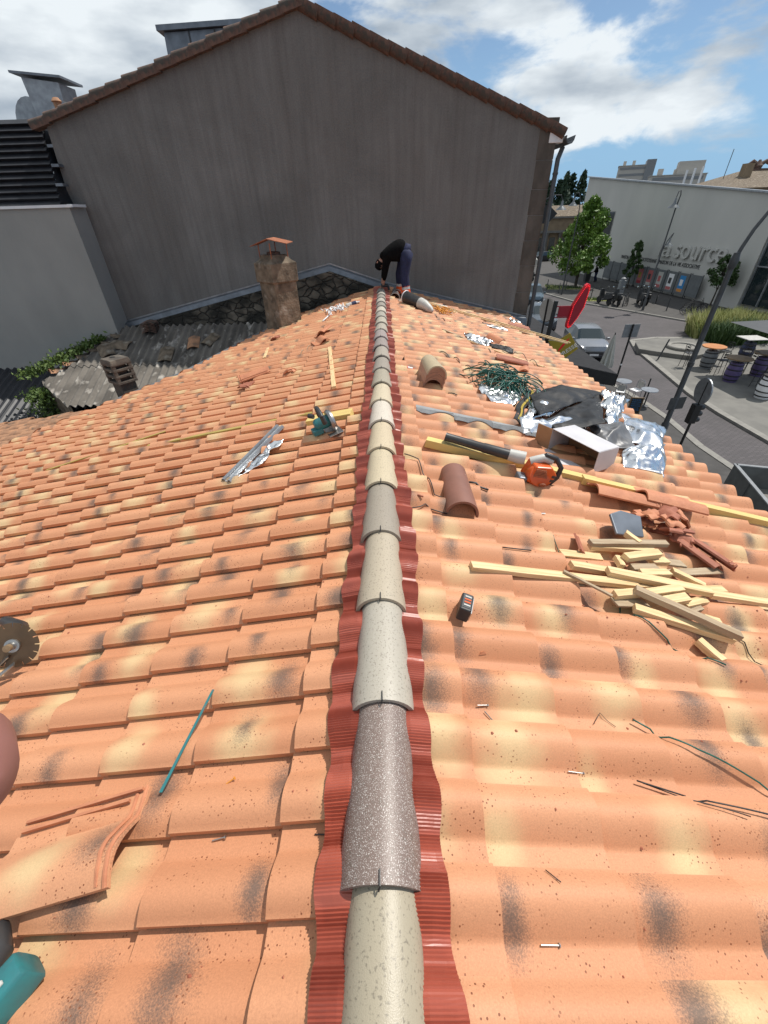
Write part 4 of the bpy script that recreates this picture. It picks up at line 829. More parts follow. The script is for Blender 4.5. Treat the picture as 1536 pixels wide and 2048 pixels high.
# ---- grey pleated strips
def strip(a, b, w, m, amp, label, X0=None, pleat=.012, parent=None):
    a = Vector((*a, 0)); b = Vector((*b, 0)); d = b - a; L = d.length; d.normalize(); nn = Vector((-d.y, d.x, 0)); n = int(L / (pleat / 2)); vs = []; fs = []
    for i in range(n + 1):
        for k in range(6):
            wob = .025 * math.sin(i * pleat * 9) * (1 if k == 0 else .3)
            p = a + d * (L * i / n) + nn * (w * (k / 5) - (wob if k < 2 else 0)); z = surf(p.x, p.y)
            zz = max(z + .008, (Z0 - TS * abs(p.x)) + .02 + (.018 * math.sin(i * pleat * 9 + k) if k < 2 else .01)) + (amp if i % 2 else -amp) * (1 if k < 4 else 0) + (.006 if k == 5 else 0)
            vs.append((p.x, p.y, zz))
    for i in range(n):
        for k in range(5): fs.append((i * 6 + k, i * 6 + k + 1, (i + 1) * 6 + k + 1, (i + 1) * 6 + k))
    mb = MB(); c = len(vs); mb.add(vs + [(x, y, z - .003) for x, y, z in vs], fs + [tuple(i + c for i in f[::-1]) for f in fs]); o = mb.build('flashing_strip', m); tag(o, label, 'flashing strip'); return o
strip((.33, 3.62), (1.62, 3.56), .15, M['striplead'], .003, 'flat grey pleated flashing strip lying towards the silver foil')
zo = thing('zinc_offcut', 'bent grey zinc flashing offcut with a crumpled flap on the left slope', 'flashing strip', (-1.12, 3.15, Z0 - TS * 1.12))
mb = MB(); aa, bb = wpt(-1.26, 2.77, .03) - zo.location, wpt(-.98, 3.62, .05) - zo.location
dd = (bb - aa).normalized(); sdv = dd.cross(Vector((0, 0, 1))).normalized(); prf = [(-.05, 0), (-.045, .022), (-.02, .024), (-.015, .008), (.01, .008), (.014, .022), (.03, .022), (.04, .004)]
mb.loft([[tuple(e + sdv * x + Vector((0, 0, z))) for x, z in prf] + [tuple(e + sdv * x + Vector((0, 0, z - .003))) for x, z in prf[::-1]] for e in (aa, aa * .5 + bb * .5, bb)]); mb.build('folded_channel', M['zinc2'], zo)
mb = crumple([(-1.17, 2.80, .02), (-1.05, 3.20, .03), (-.86, 3.24, .09), (-.98, 2.98, .05)], n=26, amp=.025, freq=12, seed=31); mb.v = [tuple(Vector(p) - zo.location) for p in mb.v]; mb.build('crumpled_flap', M['silver'], zo, smooth='all')
# ---- green strap tangle
rg = random.Random(9); mb = MB()
for i in range(150):
    cx, cy = rg.gauss(0, .10), rg.gauss(0, .12); th = rg.uniform(0, 6.28); L = rg.uniform(.18, .42); bend = rg.uniform(-2.5, 2.5); pts = []; x, y = cx, cy; z = .05 + rg.random() * .14; vz = rg.uniform(-.2, .35)
    for k in range(9):
        pts.append((x, y, max(.012, z))); x += math.cos(th) * L / 8; y += math.sin(th) * L / 8; z += vz * L / 8; vz -= .12; th += bend / 8
    mb.tube(pts, .0052, 5)
o = mb.build('strap_tangle', M['green'], smooth='all'); o.matrix_world = roofM(1.50, 4.95, 0, .03) @ Matrix.Scale(1.18, 4); tag(o, 'bushy tangle of dark green plastic straps on the right slope', 'straps')
# ---- wires and strap ends
def wire(pts, r, m, label, name='wire', cat='wire', lift=.006):
    mb = MB(); mb.tube(drape(pts, lift + r), r, 5); return tag(mb.build(name, m, smooth='all'), label, cat)
wire([(1.01, .80, .0), (1.2, .68), (1.41, .60), (1.46, .55)], .0035, M['green'], 'dark green wire bent at the near right edge', lift=.02)
wire([(.91, .58), (1.1, .53), (1.36, .475)], .0028, M['black'], 'upper thin black wire at the near right edge', lift=.015)
wire([(.93, .575), (1.1, .52), (1.25, .475)], .002, M['black'], 'lower thin black wire at the near right edge', lift=.012)
wire([(1.30, 1.46), (1.27, 1.40), (1.38, 1.28), (1.52, 1.18), (1.64, 1.10)], .004, M['green'], 'dark green wire in front of the offcut pile')
wire([(1.80, 1.33), (1.90, 1.28), (1.92, 1.2), (2.05, 1.12)], .003, M['black'], 'thin black wire right of the offcut pile')
wire([(1.09, 2.04), (1.08, 1.92), (1.11, 1.82)], .003, M['green'], 'short green strap end left of the offcut pile')
wire([(.70, 1.75), (.87, 1.745)], .004, M['black'], 'short black strip on the tiles left of the offcut pile')
wire([(.80, 6.05), (.95, 5.9), (1.2, 5.5)], .006, M['darkpl'], 'black cord running to the green strap tangle', lift=.012)
wire([(.17, 2.62, .03), (.27, 2.58, .01), (.36, 2.28), (.42, 2.25)], .004, M['black'], 'black wire from the ridge to the brown ridge tile')
wire([(.16, 2.02, .02), (.28, 2.09), (.42, 2.07)], .004, M['black'], 'black wire in front of the brown ridge tile')
wire([(.55, 2.44), (.75, 2.36)], .008, M['darkpl'], 'dark strip sticking out right of the brown ridge tile')
wire([(.68, 4.35), (.82, 4.25)], .006, M['darkpl'], 'short dark strip at the foot of the ridge tile stack')
wire([(2.0, 6.95, .03), (2.3, 6.8, .06), (2.55, 6.4)], .005, M['darkpl'], 'bent black wire right of the far torn foil')
wire([(1.7, 6.95), (1.8, 6.6)], .005, M['darkpl'], 'short black strip below the far torn foil')
wire([(-1.05, 7.2), (-1.28, 6.5)], .006, M['woodg'], 'thin grey rod beside the broken tiles on the left slope')
wire([(1.1, 8.9), (1.35, 8.5)], .005, M['darkpl'], 'short dark cord near the far sealant bucket')
mb = MB(); mb.add([(x, y, z + .02 + e) for x, y, z in [(-.69, .885, surf(-.69, .885)), (-.681, .885, surf(-.69, .885)), (-.772, .55, surf(-.78, .55)), (-.783, .55, surf(-.78, .55))] for e in (.0, .003)], [(0, 2, 4, 6), (7, 5, 3, 1), (0, 1, 3, 2), (2, 3, 5, 4), (4, 5, 7, 6), (6, 7, 1, 0)])
tag(mb.build('strap_end', M['green']), 'straight teal green strap end on the near left slope', 'strap')
o = bpy.data.objects['strap_end']; o.data.materials.clear(); o.data.materials.append(M['teal'])
# ---- nails, screws, crumbs
def nail(X, Y, yaw, label, m='steel', L=.042, group='nails scattered on the tiles'):
    mb = MB(); mb.tube([(-L / 2, 0, .003), (L / 2, 0, .004)], .0022, 6); mb.tube([(L / 2, 0, .004), (L / 2 + .003, 0, .004)], .0055, 8)
    o = mb.build('nail', M[m]); o.matrix_world = Matrix.Translation((X, Y, surf(X, Y) + .004)) @ Matrix.Rotation(yaw, 4, 'Z') @ Matrix.Rotation(math.atan(TS) * (1 if X > 0 else -1), 4, 'Y'); tag(o, label, 'nail', group)
nail(.39, .81, .1, 'nail lying just right of the red foil beside the third ridge tile from the camera'); nail(.41, .77, -.9, 'dark nail touching another one right of the red foil', 'darkpl', .05)
nail(.63, .74, .6, 'small slanted nail in the middle of the near right slope'); nail(.68, .59, -.05, 'long nail lying level on the near right slope', L=.055); nail(.44, .17, 0, 'bright nail on the nearest right tile beside a dark smudge', L=.05)
nail(-.52, .41, .15, 'silver nail at a tile edge on the near left slope'); nail(-.53, .57, .5, 'orange plugged screw on the near left slope', 'straw', .03)
nail(-.17, .395, -.1, 'dark ridge clip lying on the left red foil', 'black', .07)
wire([(.47, .315), (.50, .285)], .0015, M['black'], 'tiny dark wire end on the nearest right tile'); wire([(.84, .78), (.88, .82), (.93, .775)], .0012, M['darkpl'], 'thin kinked wire end at the start of the green wire')
mb = MB(); rg = random.Random(77)
for i in range(420):
    X = rg.choice((-1, 1)) * rg.uniform(.2, 2.6); Y = rg.uniform(.05, 3.2) ** 1.0
    if rg.random() < .35: X = 1.6 + rg.gauss(0, .45); Y = 1.6 + rg.gauss(0, .45)
    if not (.19 < abs(X) < 3.2): continue
    s = rg.choice((.0025, .003, .004, .006)); z = surf(X, Y); mb.add([(X + s * math.cos(a) * rg.uniform(.6, 1.3), Y + s * math.sin(a) * rg.uniform(.6, 1.3), z + .002) for a in (0, 1.3, 2.6, 4, 5.2)] + [(X, Y, z + .002 + s * .7)], [(i, (i + 1) % 5, 5) for i in range(5)] + [(4, 3, 2, 1, 0)])
tag(mb.build('tile_crumbs', M['clayred']), 'small red brown tile crumbs scattered over the near tiles', 'debris', kind='stuff')
o = MB().add([(0, 0, 0), (.035, .005, 0), (.03, .02, 0), (.005, .018, 0), (.01, .008, .012), (.025, .012, .012)], [(0, 1, 5, 4), (1, 2, 5), (2, 3, 4, 5), (3, 0, 4), (3, 2, 1, 0)]).build('tile_chip', M['clay']); o.matrix_world = Matrix.Translation((.42, 1.03, surf(.42, 1.03) + .004)); tag(o, 'small orange tile chip beside the fourth red scallop', 'chip')
o = MB().box((0, 0, .004), (.045, .012, .008)).build('metal_scrap', M['steel'], bevel=.001); o.matrix_world = Matrix.Translation((1.09, 2.19, surf(1.09, 2.19) + .006)); tag(o, 'small flat bright metal scrap left of the tile shard heap', 'scrap')
o = MB().tube([(-.02, 0, 0), (.02, 0, 0)], .006, 6).build('tile_chip', M['clayred']); o.matrix_world = Matrix.Translation((.25, 2.13, surf(.25, 2.13) + .008)) @ Matrix.Rotation(-.6, 4, 'Z'); tag(o, 'little brown chip between the ridge and the brown ridge tile', 'chip')
# ---- marker and small clip near the ridge tile stack
t = loose('marker_pen', 'white marker pen with a red band by the ridge tile stack', 'marker', .31, 4.93, Rd(-3), .035)
mb = MB(); mb.tube([(-.08, 0, 0), (.06, 0, 0)], .016, 10); mb.build('barrel', M['white'], t, smooth=True); MB().tube([(-.03, 0, 0), (.0, 0, 0)], .017, 10).build('red_band', M['red'], t, smooth=True); MB().tube([(.06, 0, 0), (.09, 0, 0)], [.014, .008], 10).build('cap', M['orange'], t, smooth=True)
t = loose('steel_clip', 'small dark folded steel clip behind the marker pen', 'clip', .27, 5.2, 0, .02); mb = MB(); mb.add([(-.02, 0, 0), (.02, 0, 0), (0, 0, .07), (-.02, .02, 0), (.02, .02, 0), (0, .02, .07)], [(0, 1, 2), (5, 4, 3), (0, 3, 4, 1), (1, 4, 5, 2), (2, 5, 3, 0)]); mb.build('bent_plate', M['darkpl'], t)
# ---- dark gauge box
t = loose('gauge_box', 'small dark box with an orange and grey dial face standing on the right slope', 'gauge', .372, 1.235, Rd(72), .03)
mb = MB(); mb.loft([[(-.06, -.028, 0), (.06, -.028, 0), (.06, .028, 0), (-.06, .028, 0)], [(-.052, -.026, .075), (.052, -.026, .075), (.052, .03, .075), (-.052, .03, .075)]]); mb.build('case', M['darkpl'], t, bevel=.008)
mb = MB(); mb.prism([(-.042, -.018), (.042, -.018), (.042, .022), (-.042, .022)], .0755, .077); mb.build('dial_face', M['dkgrey'], t)
for i in range(4): MB().box((-.028 + .018 * i, 0, .0785), (.008, .03, .002)).build('dial_mark', M['orange'] if i in (1, 2) else M['lgrey'], t)
MB().box((0, -.029, .035), (.10, .004, .05)).build('case_trim', M['steel'], t)
# ---- leaf blower
t = loose('leaf_blower', 'orange and grey leaf blower with a long black tube resting on the yellow beam', 'leaf blower', 1.13, 2.66, 0, .0)
Ti = t.matrix_world.inverted()
def L_(X, Y, l): return tuple(Ti @ wpt(X, Y, l))
mb = MB(); mb.tube([L_(.515, 2.955, .125), L_(.53, 2.95, .125), L_(.80, 2.86, .135), L_(.81, 2.857, .135), L_(1.02, 2.79, .145)], [.036, .034, .036, .040, .042], 14); mb.build('blower_tube', M['darkpl'], t, smooth=True)
mb = MB(); mb.tube([L_(1.0, 2.80, .145), L_(1.07, 2.775, .15), L_(1.12, 2.755, .16)], [.046, .052, .05], 14); mb.build('tube_collar', M['lgrey'], t, smooth=True)
bc = Vector(L_(1.19, 2.63, .10)); mb = MB()
mb.lathe([(.02, -.07), (.075, -.066), (.088, -.045), (.09, .02), (.085, .05), (.05, .06), (.02, .06)], 20, Matrix.Translation(bc) @ Matrix.Rotation(Rd(62), 4, 'X') @ Matrix.Rotation(.2, 4, 'Z')); mb.build('fan_housing', M['orange'], t, smooth=True)
mb = MB(); mb.loft([[(bc.x + x + dx, bc.y + y, bc.z + z) for x, z in ((-.085, -.05), (.09, -.07), (.125, .04), (.06, .10), (-.06, .085))] for y, dx in ((-.052, 0), (.11, -.01))]); mb.build('motor_cover', M['orange'], t, bevel=.012)
mb = MB()
for i in range(9): mb.bar((bc.x - .06, bc.y - .060, bc.z + .07 - .012 * i), (bc.x + .02 + .006 * i, bc.y - .060, bc.z + .07 - .012 * i), .005, .008)
mb.tube([(bc.x + .02, bc.y - .088, bc.z - .03), (bc.x + .02, bc.y - .095, bc.z - .035)], .026, 12); mb.build('starter_grille', M['rust'], t)
mb = MB(); mb.tube([(bc.x - .02, bc.y + .05, bc.z + .10), (bc.x + .02, bc.y + .04, bc.z + .155), (bc.x + .09, bc.y + .02, bc.z + .15), (bc.x + .15, bc.y, bc.z + .09), (bc.x + .155, bc.y, bc.z + .01), (bc.x + .12, bc.y, bc.z - .05)], [.022, .02, .019, .019, .02, .022], 10); mb.build('handle', M['darkpl'], t, smooth=True)
mb = MB(); mb.tube([(bc.x - .07, bc.y + .06, bc.z + .07), (bc.x + .01, bc.y + .045, bc.z + .125), (bc.x + .08, bc.y + .03, bc.z + .115)], [.035, .034, .025], 10); mb.build('grey_shroud', M['lgrey'], t, smooth=True)
MB().box((bc.x - .11, bc.y + .01, bc.z - .055), (.07, .10, .06)).build('air_intake', M['zinc'], t, bevel=.012); MB().box((bc.x + .11, bc.y - .02, bc.z - .075), (.06, .05, .04)).build('exhaust', M['darkpl'], t, bevel=.012)
for dz in (0, .035): MB().box((bc.x + .10, bc.y - .045, bc.z + .03 - dz), (.035, .02, .02)).build('vent_slot', M['darkpl'], t)
# ---- white cardboard box lying on its side
A, B, Cc = Vector((1.54, 3.34, 0)), Vector((1.827, 3.006, 0)), Vector((2.12, 3.22, 0))
t = loose('cardboard_box', 'open white cardboard box lying on its side in front of the silver foil', 'box', 1.83, 3.28, 0, .0); Ti = t.matrix_world.inverted()
def bq(p, l): return Vector(Ti @ wpt(p.x, p.y, l))
D = A + (Cc - B); H_ = .20
f0 = [bq(A, .02), bq(B, .02), bq(Cc, .02), bq(D, .02)]; f1 = [bq(A, H_ + .02), bq(B, H_ + .02), bq(Cc, H_ + .02), bq(D, H_ + .02)]
def panel(name, q, m, th=.005):
    n_ = (q[1] - q[0]).cross(q[3] - q[0]).normalized() * th; mb = MB(); mb.add([tuple(p) for p in q] + [tuple(p + n_) for p in q], [(0, 1, 2, 3), (7, 6, 5, 4), (0, 4, 5, 1), (1, 5, 6, 2), (2, 6, 7, 3), (3, 7, 4, 0)]); mb.build(name, m, t)
panel('top_side', f1, M['cardw']); panel('bottom_side', f0[::-1], M['card']); panel('end_side', [f0[1], f0[2], f1[2], f1[1]], M['cardw']); panel('back_side', [f0[2], f0[3], f1[3], f1[2]], M['cardw']); panel('end_side', [f0[3], f0[0], f1[0], f1[3]], M['cardw'])
ou = (f0[0] - f0[3]).normalized(); al = (f0[1] - f0[0]).normalized()
panel('flap', [f0[0] + ou * .16 - al * .02, f0[1] + ou * .16 - al * .03, f0[1], f0[0]], M['cardw'])
panel('flap', [f1[0], f0[0], f0[0] - al * .13 + ou * .03, f1[0] - al * .13 + ou * .03], M['card'])
panel('inner_lining', [f0[3] + ou * .02 + Vector((0, 0, .004)), f0[2] + ou * .02 + Vector((0, 0, .004)), f1[2] + ou * .02, f1[3] + ou * .02], M['card'])
# ---- circular saw on the left slope
t = loose('circular_saw', 'dirty teal circular saw standing on its base plate on the left slope', 'circular saw', -.46, 3.27, Rd(25), .03)
MB().box((.04, 0, .006), (.13, .26, .006)).build('base_plate', M['steel'], t, bevel=.002)
mb = MB(); mb.lathe([(.004, -.02), (.095, -.02), (.105, 0), (.095, .02), (.004, .02)], 24, Matrix.Translation((.05, .0, .085)) @ Matrix.Rotation(PI / 2, 4, 'Y')); mb.build('blade_guard', M['steel'], t, smooth=True)
mb = MB(); mb.lathe([(.0, .0), (.05, .0), (.055, .02), (.052, .11), (.035, .13), (0, .13)], 18, Matrix.Translation((.03, 0, .10)) @ Matrix.Rotation(-PI / 2, 4, 'Y')); mb.build('motor', M['teal'], t, smooth=True)
mb = MB(); mb.tube([(-.02, -.09, .12), (-.03, -.10, .19), (-.03, -.03, .235), (-.02, .05, .22), (-.01, .09, .15), (0, .06, .10)], [.022, .021, .020, .021, .022, .024], 10); mb.build('handle', M['darkpl'], t, smooth=True)
MB().tube([(-.06, .11, .14), (-.09, .15, .15)], [.02, .022], 10).build('front_knob', M['darkpl'], t, smooth=True)
mb = MB(); mb.lathe([(.0, -.001), (.08, -.001), (.08, .001), (0, .001)], 24, Matrix.Translation((.075, 0, .07)) @ Matrix.Rotation(PI / 2, 4, 'Y')); mb.build('saw_blade', M['bladem'], t)
MB().box((-.09, 0, .05), (.09, .10, .05)).build('battery', M['teal'], t, bevel=.008)
# ---- grinder with a toothed disc at the left edge
t = loose('disc_cutter', 'angle grinder with a toothed brown diamond disc standing at the left edge', 'grinder', -1.835, 1.265, Rd(0), .06)
mb = MB(); R_ = .115; poly = []
for i in range(16):
    a0 = 2 * PI * i / 16
    for da, r in ((.0, R_), (.16, R_), (.30, R_), (.335, R_), (.34, R_ - .022), (.385, R_ - .022), (.3899, R_)): poly.append((r * math.cos(a0 + da), r * math.sin(a0 + da)))
TD = Matrix.Translation((.0, -.02, .11)) @ Matrix.Rotation(Rd(22), 4, 'Z') @ Matrix.Rotation(Rd(62), 4, 'X')
mb.prism(poly, -.0015, .0015, TD); mb.build('toothed_disc', M['bladem'], t)
mb = MB(); mb.lathe([(.0, .002), (.034, .002), (.034, .012), (.022, .014), (.022, .03), (0, .03)], 18, TD); mb.build('disc_flange', M['steel'], t, smooth=True)
mb = MB(); mb.lathe([(.0, .028), (.018, .03), (.018, .05), (0, .052)], 12, TD); mb.build('arbor_nut', M['topb'], t, smooth=True)
mb = MB(); mb.tube([(-.02, .03, .10), (-.10, .12, .09), (-.30, .22, .07)], [.035, .04, .03], 12); mb.build('body', M['darkpl'], t, smooth=True)
mb = MB(); mb.bar((-.10, -.16, .02), (.01, -.09, .05), .03, .006); mb.bar((-.14, -.12, .03), (-.02, -.06, .08), .02, .005); mb.build('guard_bracket', M['steel'], t)
# ---- teal cordless tool at the lower left corner
t = loose('cordless_tool', 'worn teal cordless tool body cut off by the lower left corner', 'power tool', -1.0, .03, Rd(-122), .03)
mb = MB(); rings = []
for x, w_, h_ in ((-.145, .034, .042), (-.14, .038, .048), (-.05, .040, .055), (.05, .038, .052), (.15, .036, .05)): rings.append([(x, w_ * math.copysign(abs(math.cos(a)) ** .38, math.cos(a)), .05 + h_ * math.copysign(abs(math.sin(a)) ** .38, math.sin(a))) for a in [2 * PI * i / 16 for i in range(16)]])
mb.loft(rings); mb.build('housing', M['teal'], t, smooth=True)
MB().box((.148, 0, .05), (.012, .074, .10)).build('end_cap', M['darkpl'], t, bevel=.01); MB().box((.03, .0, .055), (.012, .082, .112)).build('joint_band', M['dkgrey'], t, bevel=.004)
MB().box((0, .012, .103), (.22, .012, .008)).build('grip_rail', M['lgrey'], t, bevel=.003)
MB().box((-.06, -.038, .055), (.03, .006, .012)).build('vent_slot', M['darkpl'], t)
mb = MB(); mb.tube([(-.02, -.06, .06), (-.09, -.12, .05), (-.10, -.19, .04)], [.035, .04, .035], 12); mb.build('battery_grip', M['darkpl'], t, smooth=True)
MB().tube([(-.06, -.10, .09), (-.09, -.15, .08)], .016, 8).build('trigger_panel', M['teal'], t, smooth=True)
# ---- white strap tangle, bottle, rope, sealant tube
rg = random.Random(12); mb = MB()
for i in range(13):
    th = rg.uniform(0, 6.28); x, y = rg.gauss(0, .06), rg.gauss(0, .12); pts = []; bend = rg.uniform(-4, 4)
    for k in range(10): pts.append((x, y, .02 + .05 * abs(math.sin(k * .8 + i)))); x += .04 * math.cos(th); y += .055 * math.sin(th); th += bend / 9
    mb.tube(pts, .011, 5)
mb.tube([(-.05, -.2, .02), (-.1, -.5, .02), (-.16, -.85, .02)], .014, 5)
o = mb.build('white_strap', M['white'], smooth='all'); o.matrix_world = roofM(-1.0, 9.55, 0, .03); tag(o, 'tangled white plastic strap high on the left slope', 'strap')
t = loose('clear_bottle', 'small clear plastic bottle with a dark label near the ridge on the left slope', 'bottle', -.55, 9.7, Rd(15), .06)
MB().tube([(-.22, 0, 0), (-.2, 0, 0), (.0, 0, 0), (.04, 0, 0), (.07, 0, 0)], [.02, .045, .045, .03, .015], 12).build('bottle_body', M['lgrey'], t, smooth=True); MB().tube([(-.08, 0, 0), (.02, 0, 0)], .047, 12).build('label_band', M['blueb'], t, smooth=True); MB().tube([(.07, 0, 0), (.10, 0, 0)], .018, 10).build('bottle_cap', M['white'], t, smooth=True)
t = loose('bucket_roll', 'black bucket with a pale conical end lying on its side below the roofer', 'bucket', .73, 9.38, Rd(-46), .14); t.scale = (.86, .86, .86)
MB().tube([(-.42, 0, .01), (-.40, 0, .01), (.08, 0, 0)], [.135, .14, .125], 20).build('bucket_body', M['darkpl'], t, smooth=True)
MB().tube([(.07, 0, 0), (.10, 0, 0), (.26, 0, -.012), (.45, 0, -.05), (.52, 0, -.07)], [.123, .127, .115, .075, .03], 20).build('pale_cone', M['lgrey'], t, smooth=True)
MB().tube([(-.41, .14 * math.cos(a), .01 + .14 * math.sin(a)) for a in [2 * PI * i / 20 for i in range(21)]], .014, 6).build('rim', M['white'], t, smooth=True)
MB().tube([(-.42, -.12, -.04), (-.50, -.14, -.08), (-.56, -.06, -.12), (-.5, .06, -.1), (-.42, .12, -.02)], .012, 6).build('carry_handle', M['lgrey'], t, smooth=True)
rg = random.Random(14); mb = MB()
for i in range(22):
    th = rg.uniform(0, 6.28); x, y = rg.gauss(0, .13), rg.gauss(0, .16); pts = []; bend = rg.uniform(-4, 4)
    for k in range(8): pts.append((x, y, .015 + .05 * rg.random())); x += .035 * math.cos(th); y += .04 * math.sin(th); th += bend / 7
    mb.tube(pts, .009, 5)
o = mb.build('orange_rope', M['straw'], smooth='all'); o.matrix_world = roofM(1.32, 9.62, 0, .03); tag(o, 'tangle of orange rope between the bucket and the long laths', 'rope')
# ================================================================ street level
def fx(y): return 27.17 + (66.04 - y) * .0875
tag(MB().prism([(3.25, -20), (11.6, -20), (11.85, 8), (11.6, 13.3), (11.83, 15.9), (11.8, 17.5), (11.6, 19.4), (11.0, 22), (10.6, 34), (10.6, 60), (3.85, 60)], GZ - .1, GZ + .06).build('near_footway', M['asphalt']), kind='structure')
tag(MB().prism([(11.6, -20), (14.4, -20), (14.4, 13.6), (14.35, 16.2), (14.5, 18.5), (15.2, 22.3), (15.9, 26.3), (16.6, 28.3), (18.5, 28.8), (24, 28), (40, 28), (40, 30.5), (27, 30.8), (24.3, 32.1), (23.1, 34.4), (21.1, 38.3), (18.5, 43), (17.4, 48.4), (16.5, 60), (10.6, 60), (10.6, 34), (11.0, 22), (11.6, 19.4), (11.8, 17.5), (11.83, 15.9), (11.6, 13.3), (11.85, 8)], GZ - .1, GZ + .004).build('paved_road', M['pavers']), kind='structure')
def strip_along(pts, w, z0, z1, name, m):
    mb = MB()
    for (a, b) in zip(pts[:-1], pts[1:]):
        a = Vector((*a, (z0 + z1) / 2)); b = Vector((*b, (z0 + z1) / 2)); mb.bar(a, b, w, z1 - z0)
    return tag(mb.build(name, m), kind='structure')
nk = [(11.85, -15), (11.88, 8), (11.64, 13.3), (11.87, 15.9), (11.84, 17.5), (11.64, 19.4), (11.04, 22), (10.64, 34), (10.64, 58)]
strip_along(nk, .28, GZ, GZ + .085, 'near_kerb', M['kerb'])
tk = [(14.4, -15), (14.4, 13.6), (14.35, 16.2), (14.5, 18.5), (15.2, 22.3), (15.9, 26.3), (16.6, 28.3), (18.5, 28.8), (24, 28), (38, 28)]
strip_along(tk, .30, GZ, GZ + .11, 'terrace_kerb', M['kerb'])
fk = [(38, 30.5), (27, 30.8), (24.3, 32.1), (23.1, 34.4), (21.1, 38.3), (18.5, 43), (17.4, 48.4), (16.5, 60)]
strip_along(fk, .18, GZ, GZ + .105, 'far_kerb', M['kerb'])
tag(MB().prism(tk + [(38, -15)], GZ - .1, GZ + .095).build('terrace', M['concrete']), kind='structure')
tag(MB().prism(fk + [(16.5, 90), (38, 90)], GZ - .1, GZ + .09).build('far_footway', M['asphalt']), kind='structure')
pf = [(16.0, 26.8), (16.9, 27.5), (18.4, 27.75), (20.2, 27.2), (20.4, 24.9), (17.6, 23.5), (16.2, 24.6), (15.45, 25.3)]
tag(MB().prism(pf, GZ, GZ + .34).build('raised_platform', M['concrete'], bevel=.03), kind='structure')
t = thing('tree_pit_ring', 'round stone ring on the raised platform beside the lamp post', 'planter', (18.0, 25.2, GZ + .34))
MB().lathe([(.62, 0), (.85, 0), (.88, .12), (.84, .17), (.64, .17), (.60, .10)], 28).build('ring_kerb', M['kerb'], t, smooth=True); MB().lathe([(0, .02), (.62, .02), (.62, .06), (0, .08)], 20).build('soil', M['bark'], t)
def tuft_field(name, poly, n, hgt, m, seed, label, cat='grass', kind='stuff', z=GZ + .09, w=.02, lean=.35):
    rg = random.Random(seed); mb = MB(); xs = [p[0] for p in poly]; ys = [p[1] for p in poly]; k = 0
    def inside(x, y):
        c = False
        for (x1, y1), (x2, y2) in zip(poly, poly[1:] + poly[:1]):
            if (y1 > y) != (y2 > y) and x < (x2 - x1) * (y - y1) / (y2 - y1) + x1: c = not c
        return c
    while k < n:
        x, y = rg.uniform(min(xs), max(xs)), rg.uniform(min(ys), max(ys))
        if not inside(x, y): continue
        k += 1; h = hgt * rg.uniform(.5, 1.2); a = rg.uniform(0, 6.28); dx, dy = math.cos(a) * lean * h, math.sin(a) * lean * h; px, py = -math.sin(a) * w, math.cos(a) * w
        mb.add([(x - px, y - py, z), (x + px, y + py, z), (x + dx * .4 + px * .8, y + dy * .4 + py * .8, z + h * .6), (x + dx * .4 - px * .8, y + dy * .4 - py * .8, z + h * .6), (x + dx, y + dy, z + h)], [(0, 1, 2, 3), (3, 2, 4)])
    return tag(mb.build(name, m), label, cat, kind=kind)
tag(MB().prism([(18.4, 50.8), (19.2, 54), (22.6, 51.6), (22.3, 50.2)], GZ, GZ + .11).build('grass_bed', M['grass']), kind='structure')
tag(MB().prism([(19.6, 42.9), (19.6, 44.4), (21.8, 44.1), (21.6, 42.6)], GZ, GZ + .11).build('grass_bed', M['grass']), kind='structure')
tag(MB().prism([(24.6, 33.2), (26.5, 36.0), (29.4, 36.5), (31, 33), (31, 31.2), (26.8, 31.2)], GZ, GZ + .11).build('grass_bed', M['grass']), kind='structure')
tuft_field('lawn_grass', [(18.4, 50.8), (19.2, 54), (22.6, 51.6), (22.3, 50.2)], 700, .22, M['leafd'], 1, 'mown grass patch around the trunk of the big street tree', z=GZ + .1)
tuft_field('lawn_grass', [(19.6, 42.9), (19.6, 44.4), (21.8, 44.1), (21.6, 42.6)], 400, .22, M['ivy'], 2, 'small grass patch behind the parked scooters', z=GZ + .1)
tuft_field('lawn_grass', [(24.6, 33.2), (26.5, 36.0), (29.4, 36.5), (31, 33), (31, 31.2), (26.8, 31.2)], 2600, .4, M['grass'], 3, 'rough yellow green grass bed before the glazed end of the pale building', z=GZ + .1)
g1 = tuft_field('tall_grass', [(20.3, 27.6), (25.6, 28.3), (25.2, 31.0), (21.5, 30.6)], 3400, 1.35, M['grass'], 4, 'tall feathery ornamental grass behind the barrel tables', 'grass', z=GZ + .02, w=.03, lean=.45)
g2 = tuft_field('tall_grass', [(20.5, 26.0), (24.5, 26.6), (24.5, 28.2), (20.5, 27.6)], 1500, 1.2, M['leafd'], 5, 'dark green reedy clump right behind the barrel tables', 'grass', z=GZ + .1, w=.035, lean=.5)
